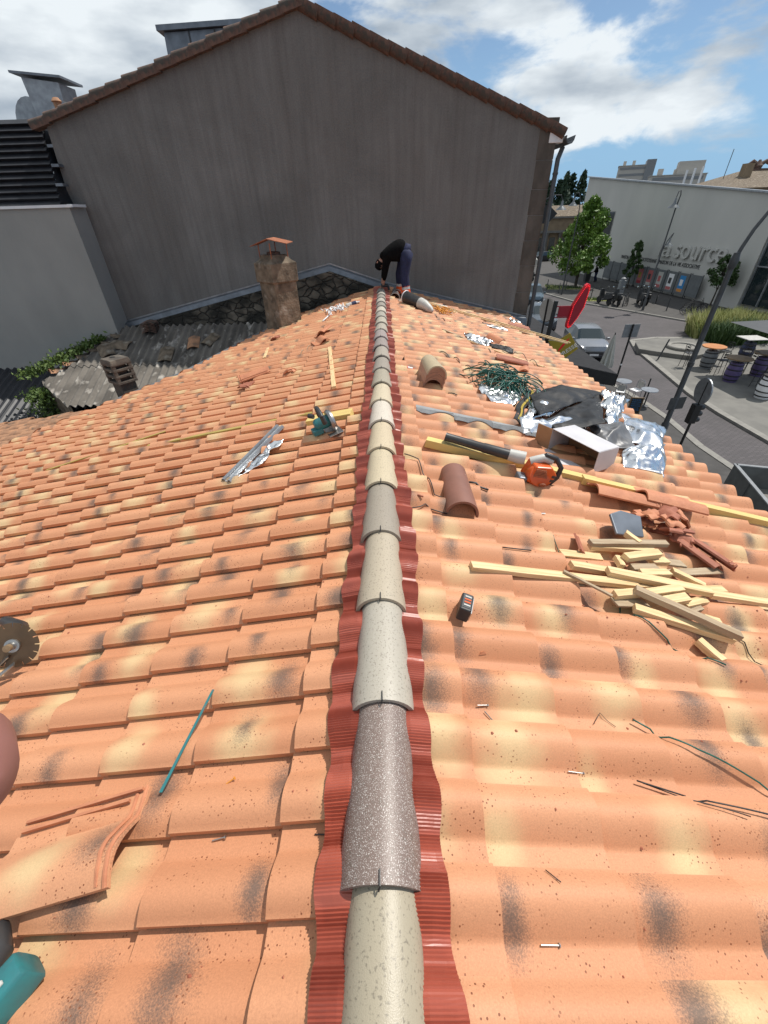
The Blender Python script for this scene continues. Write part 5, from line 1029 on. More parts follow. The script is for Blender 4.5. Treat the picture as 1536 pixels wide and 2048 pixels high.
# ---- the pale cultural building with its lettering
A_, B_ = (fx(67), 67.0), (fx(22), 22.0); LO = Vector((30, 45, GZ))
LS = thing('pale_hall', 'big pale rendered hall with raised lettering on its blank wall', 'building', LO)
def lp_(x, y, z): return (x - LO.x, y - LO.y, z - LO.z)
mb = MB(); dxy = 22
def top(y): return 2.04 + (y - 38.9) * .0915
v = [lp_(fx(67.2), 67.2, GZ), lp_(fx(37.2), 37.2, GZ), lp_(fx(37.2), 37.2, top(37.2)), lp_(fx(67.2), 67.2, top(67.2))]
vb = [(x + dxy, y, z - (3.5 if i > 1 else 0)) for i, (x, y, z) in enumerate(v)]
mb.add(v + vb, [(0, 1, 2, 3), (7, 6, 5, 4), (0, 4, 5, 1), (1, 5, 6, 2), (2, 6, 7, 3), (3, 7, 4, 0)])
v = [lp_(fx(37.2), 37.2, -.1), lp_(fx(22), 22, -.1), lp_(fx(22), 22, top(22)), lp_(fx(37.2), 37.2, top(37.2))]; vb = [(x + dxy, y, z - (3.5 if i > 1 else 0)) for i, (x, y, z) in enumerate(v)]
mb.add(v + vb, [(0, 1, 2, 3), (7, 6, 5, 4), (0, 4, 5, 1), (1, 5, 6, 2), (2, 6, 7, 3), (3, 7, 4, 0)])
mb.box(lp_(fx(30) + 11, 29.6, -5.55), (22, 15.2, .55)); mb.build('wall', M['white_hall'] if 'white_hall' in M else M['render_w'], LS)
mb = MB(); mb.bar(lp_(fx(67.3) - .02, 67.3, top(67.3) + .06), lp_(fx(22) - .02, 22, top(22) + .06), .35, .12); mb.build('roof_edge', M['zinc2'], LS)
mb = MB(); mb.add([lp_(fx(37.1) + .15, 37.1, -5.28), lp_(fx(22) + .15, 22, -5.28), lp_(fx(22) + .15, 22, -.1), lp_(fx(37.1) + .15, 37.1, -.1)] + [lp_(fx(37.1) + .25, 37.1, -5.28), lp_(fx(22) + .25, 22, -5.28), lp_(fx(22) + .25, 22, -.1), lp_(fx(37.1) + .25, 37.1, -.1)], [(0, 1, 2, 3), (7, 6, 5, 4), (0, 4, 5, 1), (1, 5, 6, 2), (2, 6, 7, 3), (3, 7, 4, 0)]); mb.build('glazing', M['glass'], LS)
for i in range(10):
    y = 37.0 - 1.55 * i; MB().bar(lp_(fx(y) + .06, y, -5.28), lp_(fx(y) + .06, y, -.1), .12, .1, up=(0, 1, 0)).build('mullion', M['zinc2'], LS)
MB().bar(lp_(fx(37.1) + .05, 37.1, -2.6), lp_(fx(22) + .05, 22, -2.6), .10, .09).build('transom', M['zinc2'], LS)
for y0, y1, z0, z1 in ((59.0, 61.9, -1.3, 1.1), (59.4, 61.6, -3.6, -2.3)):
    f = MB().add([lp_(fx(y0) - .03, y0, z0), lp_(fx(y1) - .03, y1, z0), lp_(fx(y1) - .03, y1, z1), lp_(fx(y0) - .03, y0, z1), lp_(fx(y0) + .1, y0, z0), lp_(fx(y1) + .1, y1, z0), lp_(fx(y1) + .1, y1, z1), lp_(fx(y0) + .1, y0, z1)], [(0, 1, 2, 3), (7, 6, 5, 4), (0, 4, 5, 1), (1, 5, 6, 2), (2, 6, 7, 3), (3, 7, 4, 0)]).build('window', M['render_w'], LS)
    MB().add([lp_(fx(y0 + .1) - .05, y0 + .1, z0 + .1), lp_(fx(y1 - .1) - .05, y1 - .1, z0 + .1), lp_(fx(y1 - .1) - .05, y1 - .1, z1 - .1), lp_(fx(y0 + .1) - .05, y0 + .1, z1 - .1)], [(0, 1, 2, 3)]).build('pane', M['glass'], f)
def text_mesh(s, name, m, parent, T, width=None, height=None, depth=.02):
    cu = bpy.data.curves.new(name, 'FONT'); cu.body = s; cu.extrude = depth; ob = bpy.data.objects.new(name, cu); C.objects.link(ob)
    dg = bpy.context.evaluated_depsgraph_get(); me = bpy.data.meshes.new_from_object(ob.evaluated_get(dg)); bpy.data.objects.remove(ob); me.name = name
    xs = [v.co.x for v in me.vertices]; ys = [v.co.y for v in me.vertices]; w, h = max(xs) - min(xs), max(ys) - min(ys)
    sx_ = (width / w) if width else height / h; sy_ = height / h if height else sx_
    for v in me.vertices: v.co = Vector(((v.co.x - min(xs)) * sx_, (v.co.y - min(ys)) * sy_, v.co.z)); v.co = T @ v.co
    me.materials.clear(); me.materials.append(m); o = bpy.data.objects.new(name, me); C.objects.link(o)
    if parent: o.parent = parent
    return o
def facT(y, z, off): return Matrix.Translation(Vector(lp_(fx(y) - off, y, z))) @ Matrix(((.0871, 0, -.9962, 0), (-.9962, 0, -.0871, 0), (0, 1, 0, 0), (0, 0, 0, 1)))
text_mesh('la', 'raised_word', M['white_hall'], LS, facT(49.0, -2.70, .14), 1.85, 1.42, .09)
text_mesh('source', 'raised_word', M['white_hall'], LS, facT(46.55, -2.70, .14), 6.35, 1.06, .09)
text_mesh('MAISON DE LA VIE ECOCITOYENNE', 'small_lettering', M['dkgrey'], LS, facT(55.4, -3.35, .03), 6.4, .33, .01)
text_mesh('MAISON DE LA VIE ASSOCIATIVE', 'small_lettering', M['dkgrey'], LS, facT(48.6, -3.35, .03), 5.8, .33, .01)
# ---- poster panels in front of it
pcol = {4: 'pinkp', 5: 'pinkp', 6: 'lgrey', 7: 'white', 8: 'bluep'}
pl_lab = {4: 'grey poster board with a pink and yellow poster, fifth along the pale hall', 5: 'grey poster board with a small reddish poster', 6: 'grey poster board with a grey and pink poster beside the reddish one', 7: 'grey poster board with a white poster showing dark figures', 8: 'grey poster board with a blue and orange poster'}
for i in range(10):
    y = 56.6 - 1.62 * i; x = fx(y) - .55
    t = thing('poster_board', pl_lab.get(i, 'bare dark grey poster board standing in the row along the pale hall'), 'poster board', (x, y, GZ + .09), math.atan2(-.0875, 1) * -1, 'election style poster boards along the pale hall')
    MB().box((0, 0, 1.15), (.05, 1.52, 1.75)).build('board', M['dkgrey2'] if 'dkgrey2' in M else M['dkgrey'], t)
    for s in (-.7, .7): MB().box((.06, s, 1.05), (.06, .06, 2.1)).build('post', M['dkgrey'], t)
    if i in pcol:
        p = MB().box((-.03, 0, 1.15), (.012, .75, 1.35)).build('poster', M[pcol[i]], t)
        MB().box((-.039, .05, 1.25), (.006, .4, .5)).build('poster_picture', M[('yellow', 'dkgrey', 'pinkp', 'dkgrey', 'white')[i - 4]], p)
        MB().box((-.039, 0, .62), (.006, .7, .26)).build('poster_footer', M[('redd', 'lgrey', 'pinkp', 'pinkp', 'orangep')[i - 4]], p)
# ---- stone building, wood, towers far away
SBO = Vector((34, 97, GZ)); SB = thing('stone_building', 'far ochre stone building with columns and a grey tiled roof behind the big tree', 'building', SBO)
MB().box((0, 0, 3.0), (26, 8, 6.0)).build('wall', M['stone_f'], SB); MB().box((0, 0, 6.1), (26.8, 8.8, .3)).build('cornice', M['concrete'], SB)
MB().box((-3, -4.4, 3.9), (24, .9, .35)).build('lower_cornice', M['concrete'], SB)
MB().loft([[(-13.4, -4.4, 6.25), (13.4, -4.4, 6.25), (13.4, 4.4, 6.25), (-13.4, 4.4, 6.25)], [(-11, -.3, 7.9), (11, -.3, 7.9), (11, .3, 7.9), (-11, .3, 7.9)]]).build('roof', M['mossy'], SB)
for i in range(10):
    x = -12 + 2.4 * i; MB().lathe([(.32, 0), (.32, .2), (.25, .25), (.22, 3.3), (.3, 3.4), (.34, 3.7)], 10, Matrix.Translation((x, -4.4, 0))).build('column', M['concrete'], SB, smooth=True)
    w = MB().box((x + 1.2, -4.0, 1.7), (1.1, .1, 2.6)).build('window', M['glass'], SB)
rg = random.Random(40)
def tree(name, label, base, h, cr, nl, lm, seed, cone=.5, trunk=.3, size=.22, crown0=.22, group=None, cat='tree', parentless=True, nclump=26):
    rg = random.Random(seed); t = thing(name, label, cat, base, rg.uniform(0, 6), group)
    mb = MB(); mb.tube([(0, 0, 0), (.04 * h * .2, 0, h * .25), (0, .02 * h, h * .55), (.01 * h, 0, h * .85)], [trunk * .5, trunk * .42, trunk * .28, trunk * .08], 8)
    cl = []
    for i in range(nclump):
        k = (i + .5) / nclump; z = h * (crown0 + (1 - crown0) * k * .94); prof_ = math.sin(min(1, (k + .12) * 1.05) ** (.55) * PI) if cone == 0 else ((1 - k) ** cone * min(1, .45 + k * 3.2))
        a = i * 2.4 + rg.uniform(-.5, .5); r = cr * prof_ * rg.uniform(.4, 1.12); c = Vector((r * math.cos(a), r * math.sin(a), z)); cl.append((c, cr * rg.uniform(.20, .40) * (.45 + .55 * prof_)))
        if i % 2 == 0: mb.tube([(0, 0, z * .72), tuple(c * .5 + Vector((0, 0, z * .42))), tuple(c)], [trunk * .14, trunk * .09, trunk * .03], 5)
    mb.build('trunk', M['bark'], t); lv = MB(); pts = []
    for c, r in cl:
        for _ in range(nl // nclump):
            d = Vector((rg.gauss(0, 1), rg.gauss(0, 1), rg.gauss(0, .8))); d = d.normalized() * (rg.random() ** .4) * r
            pts.append(c + d)
    leaves(lv, pts, size, rg, .8); lv.build('crown', M[lm], t); return t
tree('street_tree', 'tall bright green leafy street tree in front of the pale hall window', (21.7, 51.3, GZ), 8.3, 3.0, 9000, 'leaf', 3, .62, .34, .17, .2, nclump=44)
tree('street_tree', 'slim young green tree in front of the poster boards', (26.9, 50.0, GZ), 4.6, .95, 1800, 'leafd', 5, .5, .14, .12, .3)
tree('street_tree', 'small bushy young tree before the right end of the lettering', (28.4, 38.5, GZ), 3.9, 1.05, 2200, 'leafd', 6, .35, .14, .11, .45)
tree('street_tree', 'small dark tree at the corner of the grey gabled building', (16.8, 62, GZ), 5.6, 1.3, 1500, 'leafd', 8, .4, .2, .2, .35)
mb = MB(); pts = []
for i in range(16):
    x = 40 + 1.5 * i + rg.uniform(-1, 1); y = 160 + rg.uniform(-9, 9); hh = rg.uniform(12, 16.5); 
    for k in range(420):
        q = rg.random(); r = 2.9 * (1 - q) ** .5 * rg.random() ** .5; a = rg.uniform(0, 6.28); pts.append((x + r * math.cos(a), y + r * math.sin(a), GZ + 1 + hh * q * .97))
leaves(mb, pts, .75, rg, .8); tag(mb.build('far_wood', M['conifer']), 'mass of dark conifers far behind the stone building', 'wood', kind='stuff')
def tower(name, label, loc, w, d, h, rz, floors, cols):
    t = thing(name, label, 'tower block', loc, rz)
    MB().box((0, 0, h / 2), (w, d, h)).build('wall', M['towerc'], t); MB().box((0, 0, h + .15), (w + .6, d + .6, .3)).build('parapet', M['towerc'], t)
    for i in range(floors):
        z = h * (i + .6) / floors
        mb = MB(); mb.box((0, -d / 2 - .05, z), (w * .9, .12, h / floors * .38)); mb.build('window_band', M['greyb'], t)
    for i in range(cols): MB().box((-w * .32 + i * w * .3, rnd.uniform(-1, 1), h + 1.2 + rnd.uniform(-.3, .6)), (w * .10, w * .1, 2.4)).build('roof_hut', M['towerc'], t)
    return t
tower('tower_block', 'pale slab tower block farthest left above the pale hall roof', (159, 330, GZ), 17, 14, 28.0, Rd(-24), 9, 2)
MB().box((9.0, 0, 15), (5.0, 15.5, 31)).build('stair_shaft', M['greyb'], bpy.data.objects['tower_block'])
tower('tower_block', 'lower stepped tower block right of the slab tower above the pale hall', (149, 262, GZ), 24, 14, 19.6, Rd(-24), 6, 3)
MB().box((5, 2, 22.5), (11, 8, 5)).build('upper_storeys', M['towerc'], [o for o in bpy.data.objects if o.name.startswith('tower_block')][-1])
for i in range(3):
    x = 117.3 + 2.9 * i; t = tag(MB().tube([(0, 0, 0), (0, 0, 18.3 + i * .5)], .38, 8).build('white_mast', M['white']), ('left', 'middle', 'right')[i] + ' one of three pale masts rising behind the pale hall roof', 'mast', 'three masts behind the pale hall'); t.location = (x, 200, GZ)
HH = thing('tiled_villa', 'house with a low brown tiled hip roof topped by an ornament at the right edge', 'house', (57.5, 80, GZ + .7))
MB().box((0, 0, 4.2), (16, 14, 8.4)).build('wall', M['stone_f'], HH); MB().loft([[(-8.6, -7.6, 8.4), (8.6, -7.6, 8.4), (8.6, 7.6, 8.4), (-8.6, 7.6, 8.4)], [(-2.2, -.6, 10.6), (2.2, -.6, 10.6), (2.2, .6, 10.6), (-2.2, .6, 10.6)]]).build('roof', M['mossy'], HH)
mb = MB(); mb.box((-3.6, -3, 10.2), (1.1, 1.1, 2.2)); mb.build('chimney', M['stone_f'], HH)
mb = MB(); mb.box((0, 0, 10.7), (3.2, 1.4, .3)); mb.lathe([(.5, 10.8), (.6, 11.2), (.3, 11.6), (.15, 11.9)], 10); 
for s in (-1, 1): mb.tube([(.2 * s, 0, 11.3), (1.0 * s, 0, 11.7), (1.5 * s, .1, 11.4)], [.3, .28, .15], 8)
mb.build('roof_ornament', M['oldtile'], HH, smooth=True)
MB().tube([(-4.6, 0, 9.4), (-4.6, 0, 13.2)], .05, 5).build('aerial', M['dkgrey'], HH)
# ---- lamps
def bell(mb, x, y, z, s=1.0): mb.lathe([(.03 * s, .62 * s), (.07 * s, .55 * s), (.09 * s, .32 * s), (.16 * s, .22 * s), (.40 * s, .02 * s), (.41 * s, 0), (.36 * s, .01 * s), (.1 * s, .16 * s)], 18, Matrix.Translation((x, y, z)))
t = thing('street_lamp', 'tall hooked street lamp with two bell shades in front of the pale hall', 'street lamp', (22.33, 37.95, GZ))
mb = MB(); mb.tube([(0, 0, 0), (0, 0, .9), (0, 0, .95), (0, 0, 7.1), (.06, 0, 7.9), (-.02, 0, 8.15), (-.16, 0, 8.1), (-.2, 0, 7.75)], [.10, .10, .065, .05, .04, .035, .03, .03], 8); mb.build('pole', M['dkgrey'], t, smooth=True)
mb = MB(); bell(mb, -.2, 0, 7.12); mb.build('lamp_shade', M['lamp'], t, smooth=True)
mb = MB(); mb.tube([(0, 0, 4.3), (.18, 0, 5.0), (.42, 0, 5.45), (.50, 0, 5.55), (.40, 0, 5.2)], .03, 6); mb.build('lower_arm', M['dkgrey'], t, smooth=True)
mb = MB(); bell(mb, .38, 0, 4.72, .8); mb.build('lamp_shade', M['lamp'], t, smooth=True)
t = thing('street_lamp', 'nearest dark street lamp pole with a collar, curving out of the right edge', 'street lamp', (10.0, 13.3, GZ))
mb = MB(); mb.tube([(0, 0, 0), (0, 0, 1.0), (0, 0, 1.05), (0, 0, 5.85)], [.13, .12, .085, .07], 12); mb.build('pole', M['dkgrey'], t, smooth=True)
mb = MB(); mb.lathe([(.07, 5.72), (.10, 5.78), (.115, 5.95), (.09, 6.05), (.08, 6.12), (.05, 6.14)], 14); mb.lathe([(.07, 3.0), (.095, 3.02), (.095, 3.14), (.07, 3.16)], 12); mb.build('collar', M['dkgrey'], t, smooth=True)
mb = MB(); mb.tube([(.0, 0, 5.95), (.06, 0, 6.25), (.18, 0, 6.65), (.38, 0, 7.05), (.7, 0, 7.45), (1.2, 0, 7.75), (1.7, 0, 7.8), (2.0, 0, 7.6)], [.055, .05, .048, .045, .042, .04, .038, .035], 10); mb.build('curved_arm', M['dkgrey'], t, smooth=True)
mb = MB(); bell(mb, 2.0, 0, 6.95); mb.build('lamp_shade', M['lamp'], t, smooth=True)
mb = MB(); mb.loft([[(-.32 * .85, -.10, 1.55), (.42 * .85, .02, 1.55), (.42 * .85, .02, 1.98), (-.32 * .85, -.10, 1.98)], [(-.32 * .85, -.12, 1.55), (.42 * .85, 0, 1.55), (.42 * .85, 0, 1.98), (-.32 * .85, -.12, 1.98)]]); mb.build('sign_plate', M['dkgrey'], t, bevel=.008)
for i, (y, z, lab) in enumerate(((40, 1.34, 'nearer of two bell shaded street lamps showing past the gable corner'), (47, 1.62, 'farther of two bell shaded street lamps showing past the gable corner'))):
    x = 14.4 if i == 0 else 17.95
    t = thing('street_lamp', lab, 'street lamp', (x - 1.9 if i == 0 else x + .7, y, GZ)); d = 1.9 if i == 0 else -.7
    mb = MB(); mb.tube([(0, 0, 0), (0, 0, z - GZ - .6), (d * .15, 0, z - GZ + .5), (d * .5, 0, z - GZ + .95), (d * .9, 0, z - GZ + .95), (d, 0, z - GZ + .6)], [.08, .05, .04, .035, .03, .03], 8); mb.build('pole', M['dkgrey'], t, smooth=True)
    mb = MB(); bell(mb, d, 0, z - GZ); mb.build('lamp_shade', M['lamp'], t, smooth=True)
# ---- signs by the shop
t = thing('hanging_lantern_sign', 'black hanging shop board by the corner of the grey gable', 'sign', (4.75, 14.0, 1.05)); MB().prism([(-.55, 0), (.0, 0), (.22, .22), (-.05, .42), (-.55, .42)], -.04, .04, XZ).build('board', M['black'], t); MB().bar((-.9, 0, .46), (.1, 0, .46), .03, .03).build('bracket', M['black'], t)
t = thing('tobacco_sign', 'bright red diamond shaped tobacco sign on a black post above the shop', 'sign', (4.76, 12.3, -2.2))
MB().bar((-.02, 0, 0), (.045, 0, 1.54), .09, .09, up=(0, 1, 0)).build('post', M['black'], t); MB().bar((-.9, 0, .12), (.05, 0, .12), .05, .05).build('bracket', M['black'], t)
for z in (1.40, 1.12): MB().bar((.03, 0, z), (.55, 0, z), .025, .025).build('arm', M['redd'], t)
MB().box((.33, 0, 1.27), (.34, .05, .26)).build('side_panel', M['redd'], t)
car_ = [(.50, .83), (.46, .87), (.45, .95), (.50, 1.42), (.61, 1.66), (.73, 1.90), (.79, 1.95), (.85, 1.92), (.87, 1.84), (.83, 1.38), (.70, 1.08), (.56, .86)]
MB().prism(car_, -.075, .075, XZ).build('diamond_body', M['red'], t, bevel=.015)
ins = [((x - .67) * .78 + .67, (z - 1.37) * .82 + 1.37) for x, z in car_]; MB().prism(ins, -.082, .082, XZ).build('inner_face', M['redd'], t)
mb = MB(); cx_ = [((x - .67) * .9 + .67, (z - 1.37) * .92 + 1.37) for x, z in car_]
for i in range(len(cx_)):
    a, b = Vector((cx_[i][0], -.085, cx_[i][1])), Vector((cx_[(i + 1) % 12][0], -.085, cx_[(i + 1) % 12][1])); n_ = max(2, int((b - a).length / .04))
    for k in range(n_): p = a + (b - a) * (k / n_); mb.box(tuple(p), (.014, .014, .014))
mb.build('bulb_border', M['bulb'], t)
t = thing('press_sign', 'tilted mustard yellow press sign with a red quill above the black awning', 'sign', (5.2, 12.1, -1.8))
MB().prism([(-.48, .17), (-.20, .14), (.10, .35), (.43, -.08), (.13, -.33), (-.35, -.02)], -.03, .03, XZ).build('board', M['yellow'], t, bevel=.006)
MB().prism([(-.13, -.16), (-.03, -.02), (.07, .12), (.12, .23), (.03, .17), (-.07, .03), (-.14, -.10)], -.036, .036, XZ).build('quill', M['red'], t)
text_mesh('PRESSE', 'lettering', M['white'], t, Matrix.Translation((-.03, -.034, -.30)) @ Matrix.Rotation(Rd(-35), 4, 'Y') @ Matrix.Rotation(PI / 2, 4, 'X'), .52, .11, .003)
MB().bar((-1.4, 0, -.1), (-.3, 0, -.02), .04, .04).build('bracket', M['black'], t)
t = thing('round_sign', 'thin round sign seen edge on beside the grey corner', 'sign', (5.02, 13.5, -2.6)); MB().tube([(0, 0, 0), (0, 0, 1.8)], .03, 8).build('post', M['black'], t); MB().lathe([(.0, -.02), (.32, -.02), (.34, 0), (.32, .02), (0, .02)], 24, Matrix.Translation((.02, 0, 1.5)) @ Matrix.Rotation(Rd(20), 4, 'Z') @ Matrix.Rotation(PI / 2, 4, 'Y')).build('disc', M['chrome'], t, smooth=True)
MB().bar((-1.2, 0, .3), (0, 0, .3), .03, .03).build('bracket', M['black'], t)
t = thing('shop_awning', 'long dark grey awning with a black valance over the shop front', 'awning', (3.9, 12, GZ))
mb = MB(); mb.loft([[(0, y, 3.95), (3.0, y, 3.27), (3.0, y, 3.24), (0, y, 3.92)] for y in (-.1, 6, 14)]); mb.build('canopy', M['clothb2'], t)
mb = MB(); mb.loft([[(2.99, y, 3.26), (3.02, y, 3.26), (3.03, y, 2.92), (3.0, y, 2.92)] for y in (-.12, 14)]); mb.add([(0, -.12, 3.94), (3.02, -.12, 3.26), (3.02, -.12, 2.92), (0, -.12, 3.4), (0, -.10, 3.94), (3.02, -.10, 3.26), (3.02, -.10, 2.92), (0, -.10, 3.4)], [(0, 1, 2, 3), (7, 6, 5, 4), (0, 4, 5, 1), (1, 5, 6, 2), (2, 6, 7, 3), (3, 7, 4, 0)]); mb.build('valance', M['black'], t)
t = thing('round_traffic_sign', 'back of a round traffic sign with a signal head below it on a dark pole', 'traffic sign', (9.73, 11.9, GZ)); Tn = Matrix.Rotation(Rd(-94), 4, 'Z') @ Matrix.Rotation(PI / 2, 4, 'X')
MB().tube([(0, 0, 0), (0, 0, 2.95)], .04, 10).build('pole', M['black'], t, smooth=True)
MB().lathe([(0, -.015), (.36, -.015), (.38, 0), (.36, .02), (0, .02)], 28, Matrix.Translation((0, .06, 2.66)) @ Tn).build('disc', M['black'], t, smooth=True); MB().lathe([(.36, -.016), (.385, -.016), (.385, .024), (.36, .024)], 28, Matrix.Translation((0, .06, 2.66)) @ Tn).build('rim', M['zinc2'], t)
MB().box((0, .05, 1.95), (.24, .2, .62)).build('signal_box', M['black'], t, bevel=.02)
for i in range(3): MB().tube([(.1, .05, 2.15 - .2 * i), (.24, .09, 2.13 - .2 * i)], .085, 10).build('signal_hood', M['black'], t)
t = thing('sign_post', 'tall post with a grey square sign plate behind the closed parasol', 'traffic sign', (12.35, 21.3, GZ)); MB().tube([(0, 0, 0), (0, 0, 2.6)], .045, 10).build('pole', M['black'], t, smooth=True); MB().box((-.0, .06, 2.28), (.76, .03, .62)).build('sign_plate', M['greyb'], t, bevel=.01); MB().tube([(0, 0, .62), (0, 0, .70)], .05, 10).build('white_band', M['white'], t)
# ---- cars
def car(label, loc, rz, paint, tall=1.0, L=4.3):
    t = thing('parked_car', label, 'car', loc, rz, 'cars parked along the kerb')
    k = L / 4.3; st = [(-2.15, .62, .50, .72, .72), (-2.08, .80, .30, .86, .86), (-1.6, .87, .22, .90, .95), (-1.02, .89, .20, .95, 1.02), (-.95, .89, .20, .96, 1.03), (-.35, .90, .20, .98, 1.44), (.3, .90, .20, .99, 1.50), (1.1, .90, .20, 1.0, 1.47), (1.75, .88, .22, 1.0, 1.30), (2.02, .84, .30, .98, 1.05), (2.15, .74, .45, .8, .82)]
    sec = []
    for x, w, zs, zb, zr in st:
        zr = zb + (zr - zb) * tall; cab = zr - zb > .2; wt = w * (.74 if cab else .86)
        sec.append([(x * k, -w * .92, zs), (x * k, -w, zs + .25), (x * k, -w * .985, zb), (x * k, -wt, zr - .04), (x * k, -wt * .8, zr), (x * k, wt * .8, zr), (x * k, wt, zr - .04), (x * k, w * .985, zb), (x * k, w, zs + .25), (x * k, w * .92, zs)])
    vs = [p for r in sec for p in r]; n = 10; body = []; gl_ = {'windscreen': [], 'rear_window': [], 'side_window': []}
    for i in range(len(sec) - 1):
        for j in range(n):
            f = (i * n + j, i * n + (j + 1) % n, (i + 1) * n + (j + 1) % n, (i + 1) * n + j)
            if i == 4 and j in (3, 4, 5): gl_['windscreen'].append(f)
            elif i == 8 and j in (4,): gl_['rear_window'].append(f)
            elif 4 <= i <= 7 and j in (2, 6): gl_['side_window'].append(f)
            else: body.append(f)
    body += [tuple(range(n - 1, -1, -1)), tuple(range((len(sec) - 1) * n, len(sec) * n))]
    mb = MB(); mb.v = vs; mb.f = body; mb.build('body', paint, t, smooth=True)
    for nm, fs in gl_.items():
        if nm == 'side_window':
            for jj in (2, 6):
                q = MB(); q.v = vs; q.f = [f for f in fs if (f[0] % n) == jj]; q.build('side_window', M['glass'], t)
        else: q = MB(); q.v = vs; q.f = fs; q.build(nm, M['glass'], t)
    for x in (-1.32, 1.32):
        for s in (-1, 1):
            wT = Matrix.Translation((x * k, s * .80, .32)) @ Matrix.Rotation(PI / 2, 4, 'X'); w = MB().lathe([(.2, -.1), (.30, -.11), (.325, -.06), (.325, .06), (.30, .11), (.2, .1)], 20, wT).build('wheel', M['tyre'], t, smooth=True)
            MB().lathe([(0, -.105), (.2, -.10), (.21, 0), (.2, .10), (0, .105)], 14, wT).build('rim', M['steel'], w)
    for s in (-1, 1):
        MB().loft([[(-2.10 * k, s * .42, .60), (-2.10 * k, s * .42, .74), (-2.12 * k, s * .64, .76), (-2.12 * k, s * .64, .62)], [(-1.78 * k, s * .50, .66), (-1.78 * k, s * .50, .82), (-1.72 * k, s * .885, .82), (-1.72 * k, s * .885, .68)]]).build('headlight', M['lens'], t)
        MB().box((-.82 * k, s * 1.0, 1.02), (.13, .2, .13)).build('wing_mirror', paint, t, bevel=.03)
    MB().box((-2.13 * k, 0, .50), (.08, 1.0, .16)).build('grille', M['darkpl'], t, bevel=.02); MB().box((-2.175 * k, 0, .42), (.02, .5, .11)).build('number_plate', M['white'], t); MB().box((-2.10 * k, 0, .30), (.14, 1.5, .12)).build('bumper', M['darkpl'], t, bevel=.03)
    return t
car('silver grey compact car parked nearest, beside the black awning', (12.45, 26.1, GZ), Rd(90 - 8), M['carsilver'], 1.05)
car('blue grey car parked second from the awning, half hidden by the red sign', (12.05, 33.4, GZ), Rd(90 - 9), M['cargrey'], 1.15)
car('blue car parked farthest up the street by the downpipe', (14.4, 43.4, GZ), Rd(90 - 12), M['carblue'], 1.2)
car('dark car parked before the far stone building', (27.5, 82, GZ), Rd(20), M['cardark'], 1.1)
car('pale car parked beside the dark one before the stone building', (22.5, 75, GZ), Rd(10), M['lgrey'], 1.1)
# ---- tipper truck
e1, e2 = Vector((-.27, -.963, 0)), Vector((.963, -.27, 0)); TT = Matrix(((e2.x, -e1.x, 0, 8.78), (e2.y, -e1.y, 0, 8.75), (0, 0, 1, GZ), (0, 0, 0, 1)))
t = thing('tipper_truck', 'small tipper truck with an empty grey drop-side bed below the eaves', 'truck', mw=TT)
MB().box((1.05, -1.9, 1.36), (2.06, 3.7, .06)).build('bed_floor', M['concrete'], t)
for c_, d_ in (((.0, -1.9, 1.66), (.05, 3.8, .60)), ((2.1, -1.9, 1.66), (.05, 3.8, .60)), ((1.05, -.02, 1.66), (2.05, .05, .60)), ((1.05, -3.78, 1.70), (2.05, .05, .68))):
    s = MB().box(c_, d_).build('side_board', M['truckg'], t, bevel=.008); MB().box((c_[0], c_[1], c_[2] + d_[2] / 2 + .012), (d_[0] + .03, d_[1] + .03, .03)).build('top_rail', M['greyb'], s)
for y in (-.9, -1.9, -2.9): MB().box((-.035, y, 1.66), (.03, .06, .58)).build('board_rib', M['truckg'], t)
MB().box((1.05, -2.6, 1.0), (.9, 5.2, .22)).build('chassis', M['black'], t)
MB().loft([[(.12, -4.0, .6), (1.98, -4.0, .6), (1.98, -4.0, 2.1), (.12, -4.0, 2.1)], [(.12, -5.6, .6), (1.98, -5.6, .6), (1.9, -5.0, 2.05), (.2, -5.0, 2.05)]]).build('cab', M['white'], t, bevel=.05)
for x in (.2, 1.9):
    for y in (-1.0, -4.8): MB().lathe([(.15, -.12), (.34, -.12), (.36, 0), (.34, .12), (.15, .12)], 20, Matrix.Translation((x, y, .36)) @ Matrix.Rotation(PI / 2, 4, 'Y')).build('wheel', M['tyre'], t, smooth=True)
# ---- two-wheelers
def ring(R_, r, n=20, T=None):
    return MB().tube([(R_ * math.cos(2 * PI * i / n), 0, R_ * math.sin(2 * PI * i / n)) for i in range(n + 1)], r, 5, False, T)
def bicycle(label, loc, rz, g='bicycles in the rack by the lawn'):
    t = thing('bicycle', label, 'bicycle', loc, rz, g)
    for x in (-.52, .52):
        w = ring(.33, .022, T=Matrix.Translation((x, 0, .34))).build('wheel', M['tyre'], t)
        mb = MB()
        for i in range(6): a = i * PI / 6; mb.tube([(x + .32 * math.cos(a), 0, .34 + .32 * math.sin(a)), (x - .32 * math.cos(a), 0, .34 - .32 * math.sin(a))], .004, 4)
        mb.build('spokes', M['steel'], w)
    mb = MB()
    for p, q in (((-.52, 0, .34), (-.1, 0, .3)), ((-.1, 0, .3), (-.22, 0, .85)), ((-.52, 0, .34), (-.2, 0, .78)), ((-.2, 0, .78), (.36, 0, .82)), ((-.1, 0, .3), (.38, 0, .72)), ((.35, 0, .95), (.52, 0, .34))): mb.tube([p, q], .02, 6)
    mb.build('frame', M['black'], t)
    MB().tube([(.30, -.28, 1.02), (.36, -.1, .98), (.36, .1, .98), (.30, .28, 1.02)], .016, 6).build('handlebar', M['black'], t); MB().loft([[(-.36, -.08, .88), (-.36, .08, .88), (-.36, .08, .92), (-.36, -.08, .92)], [(-.10, -.02, .88), (-.10, .02, .88), (-.10, .02, .91), (-.10, -.02, .91)]]).build('saddle', M['darkpl'], t)
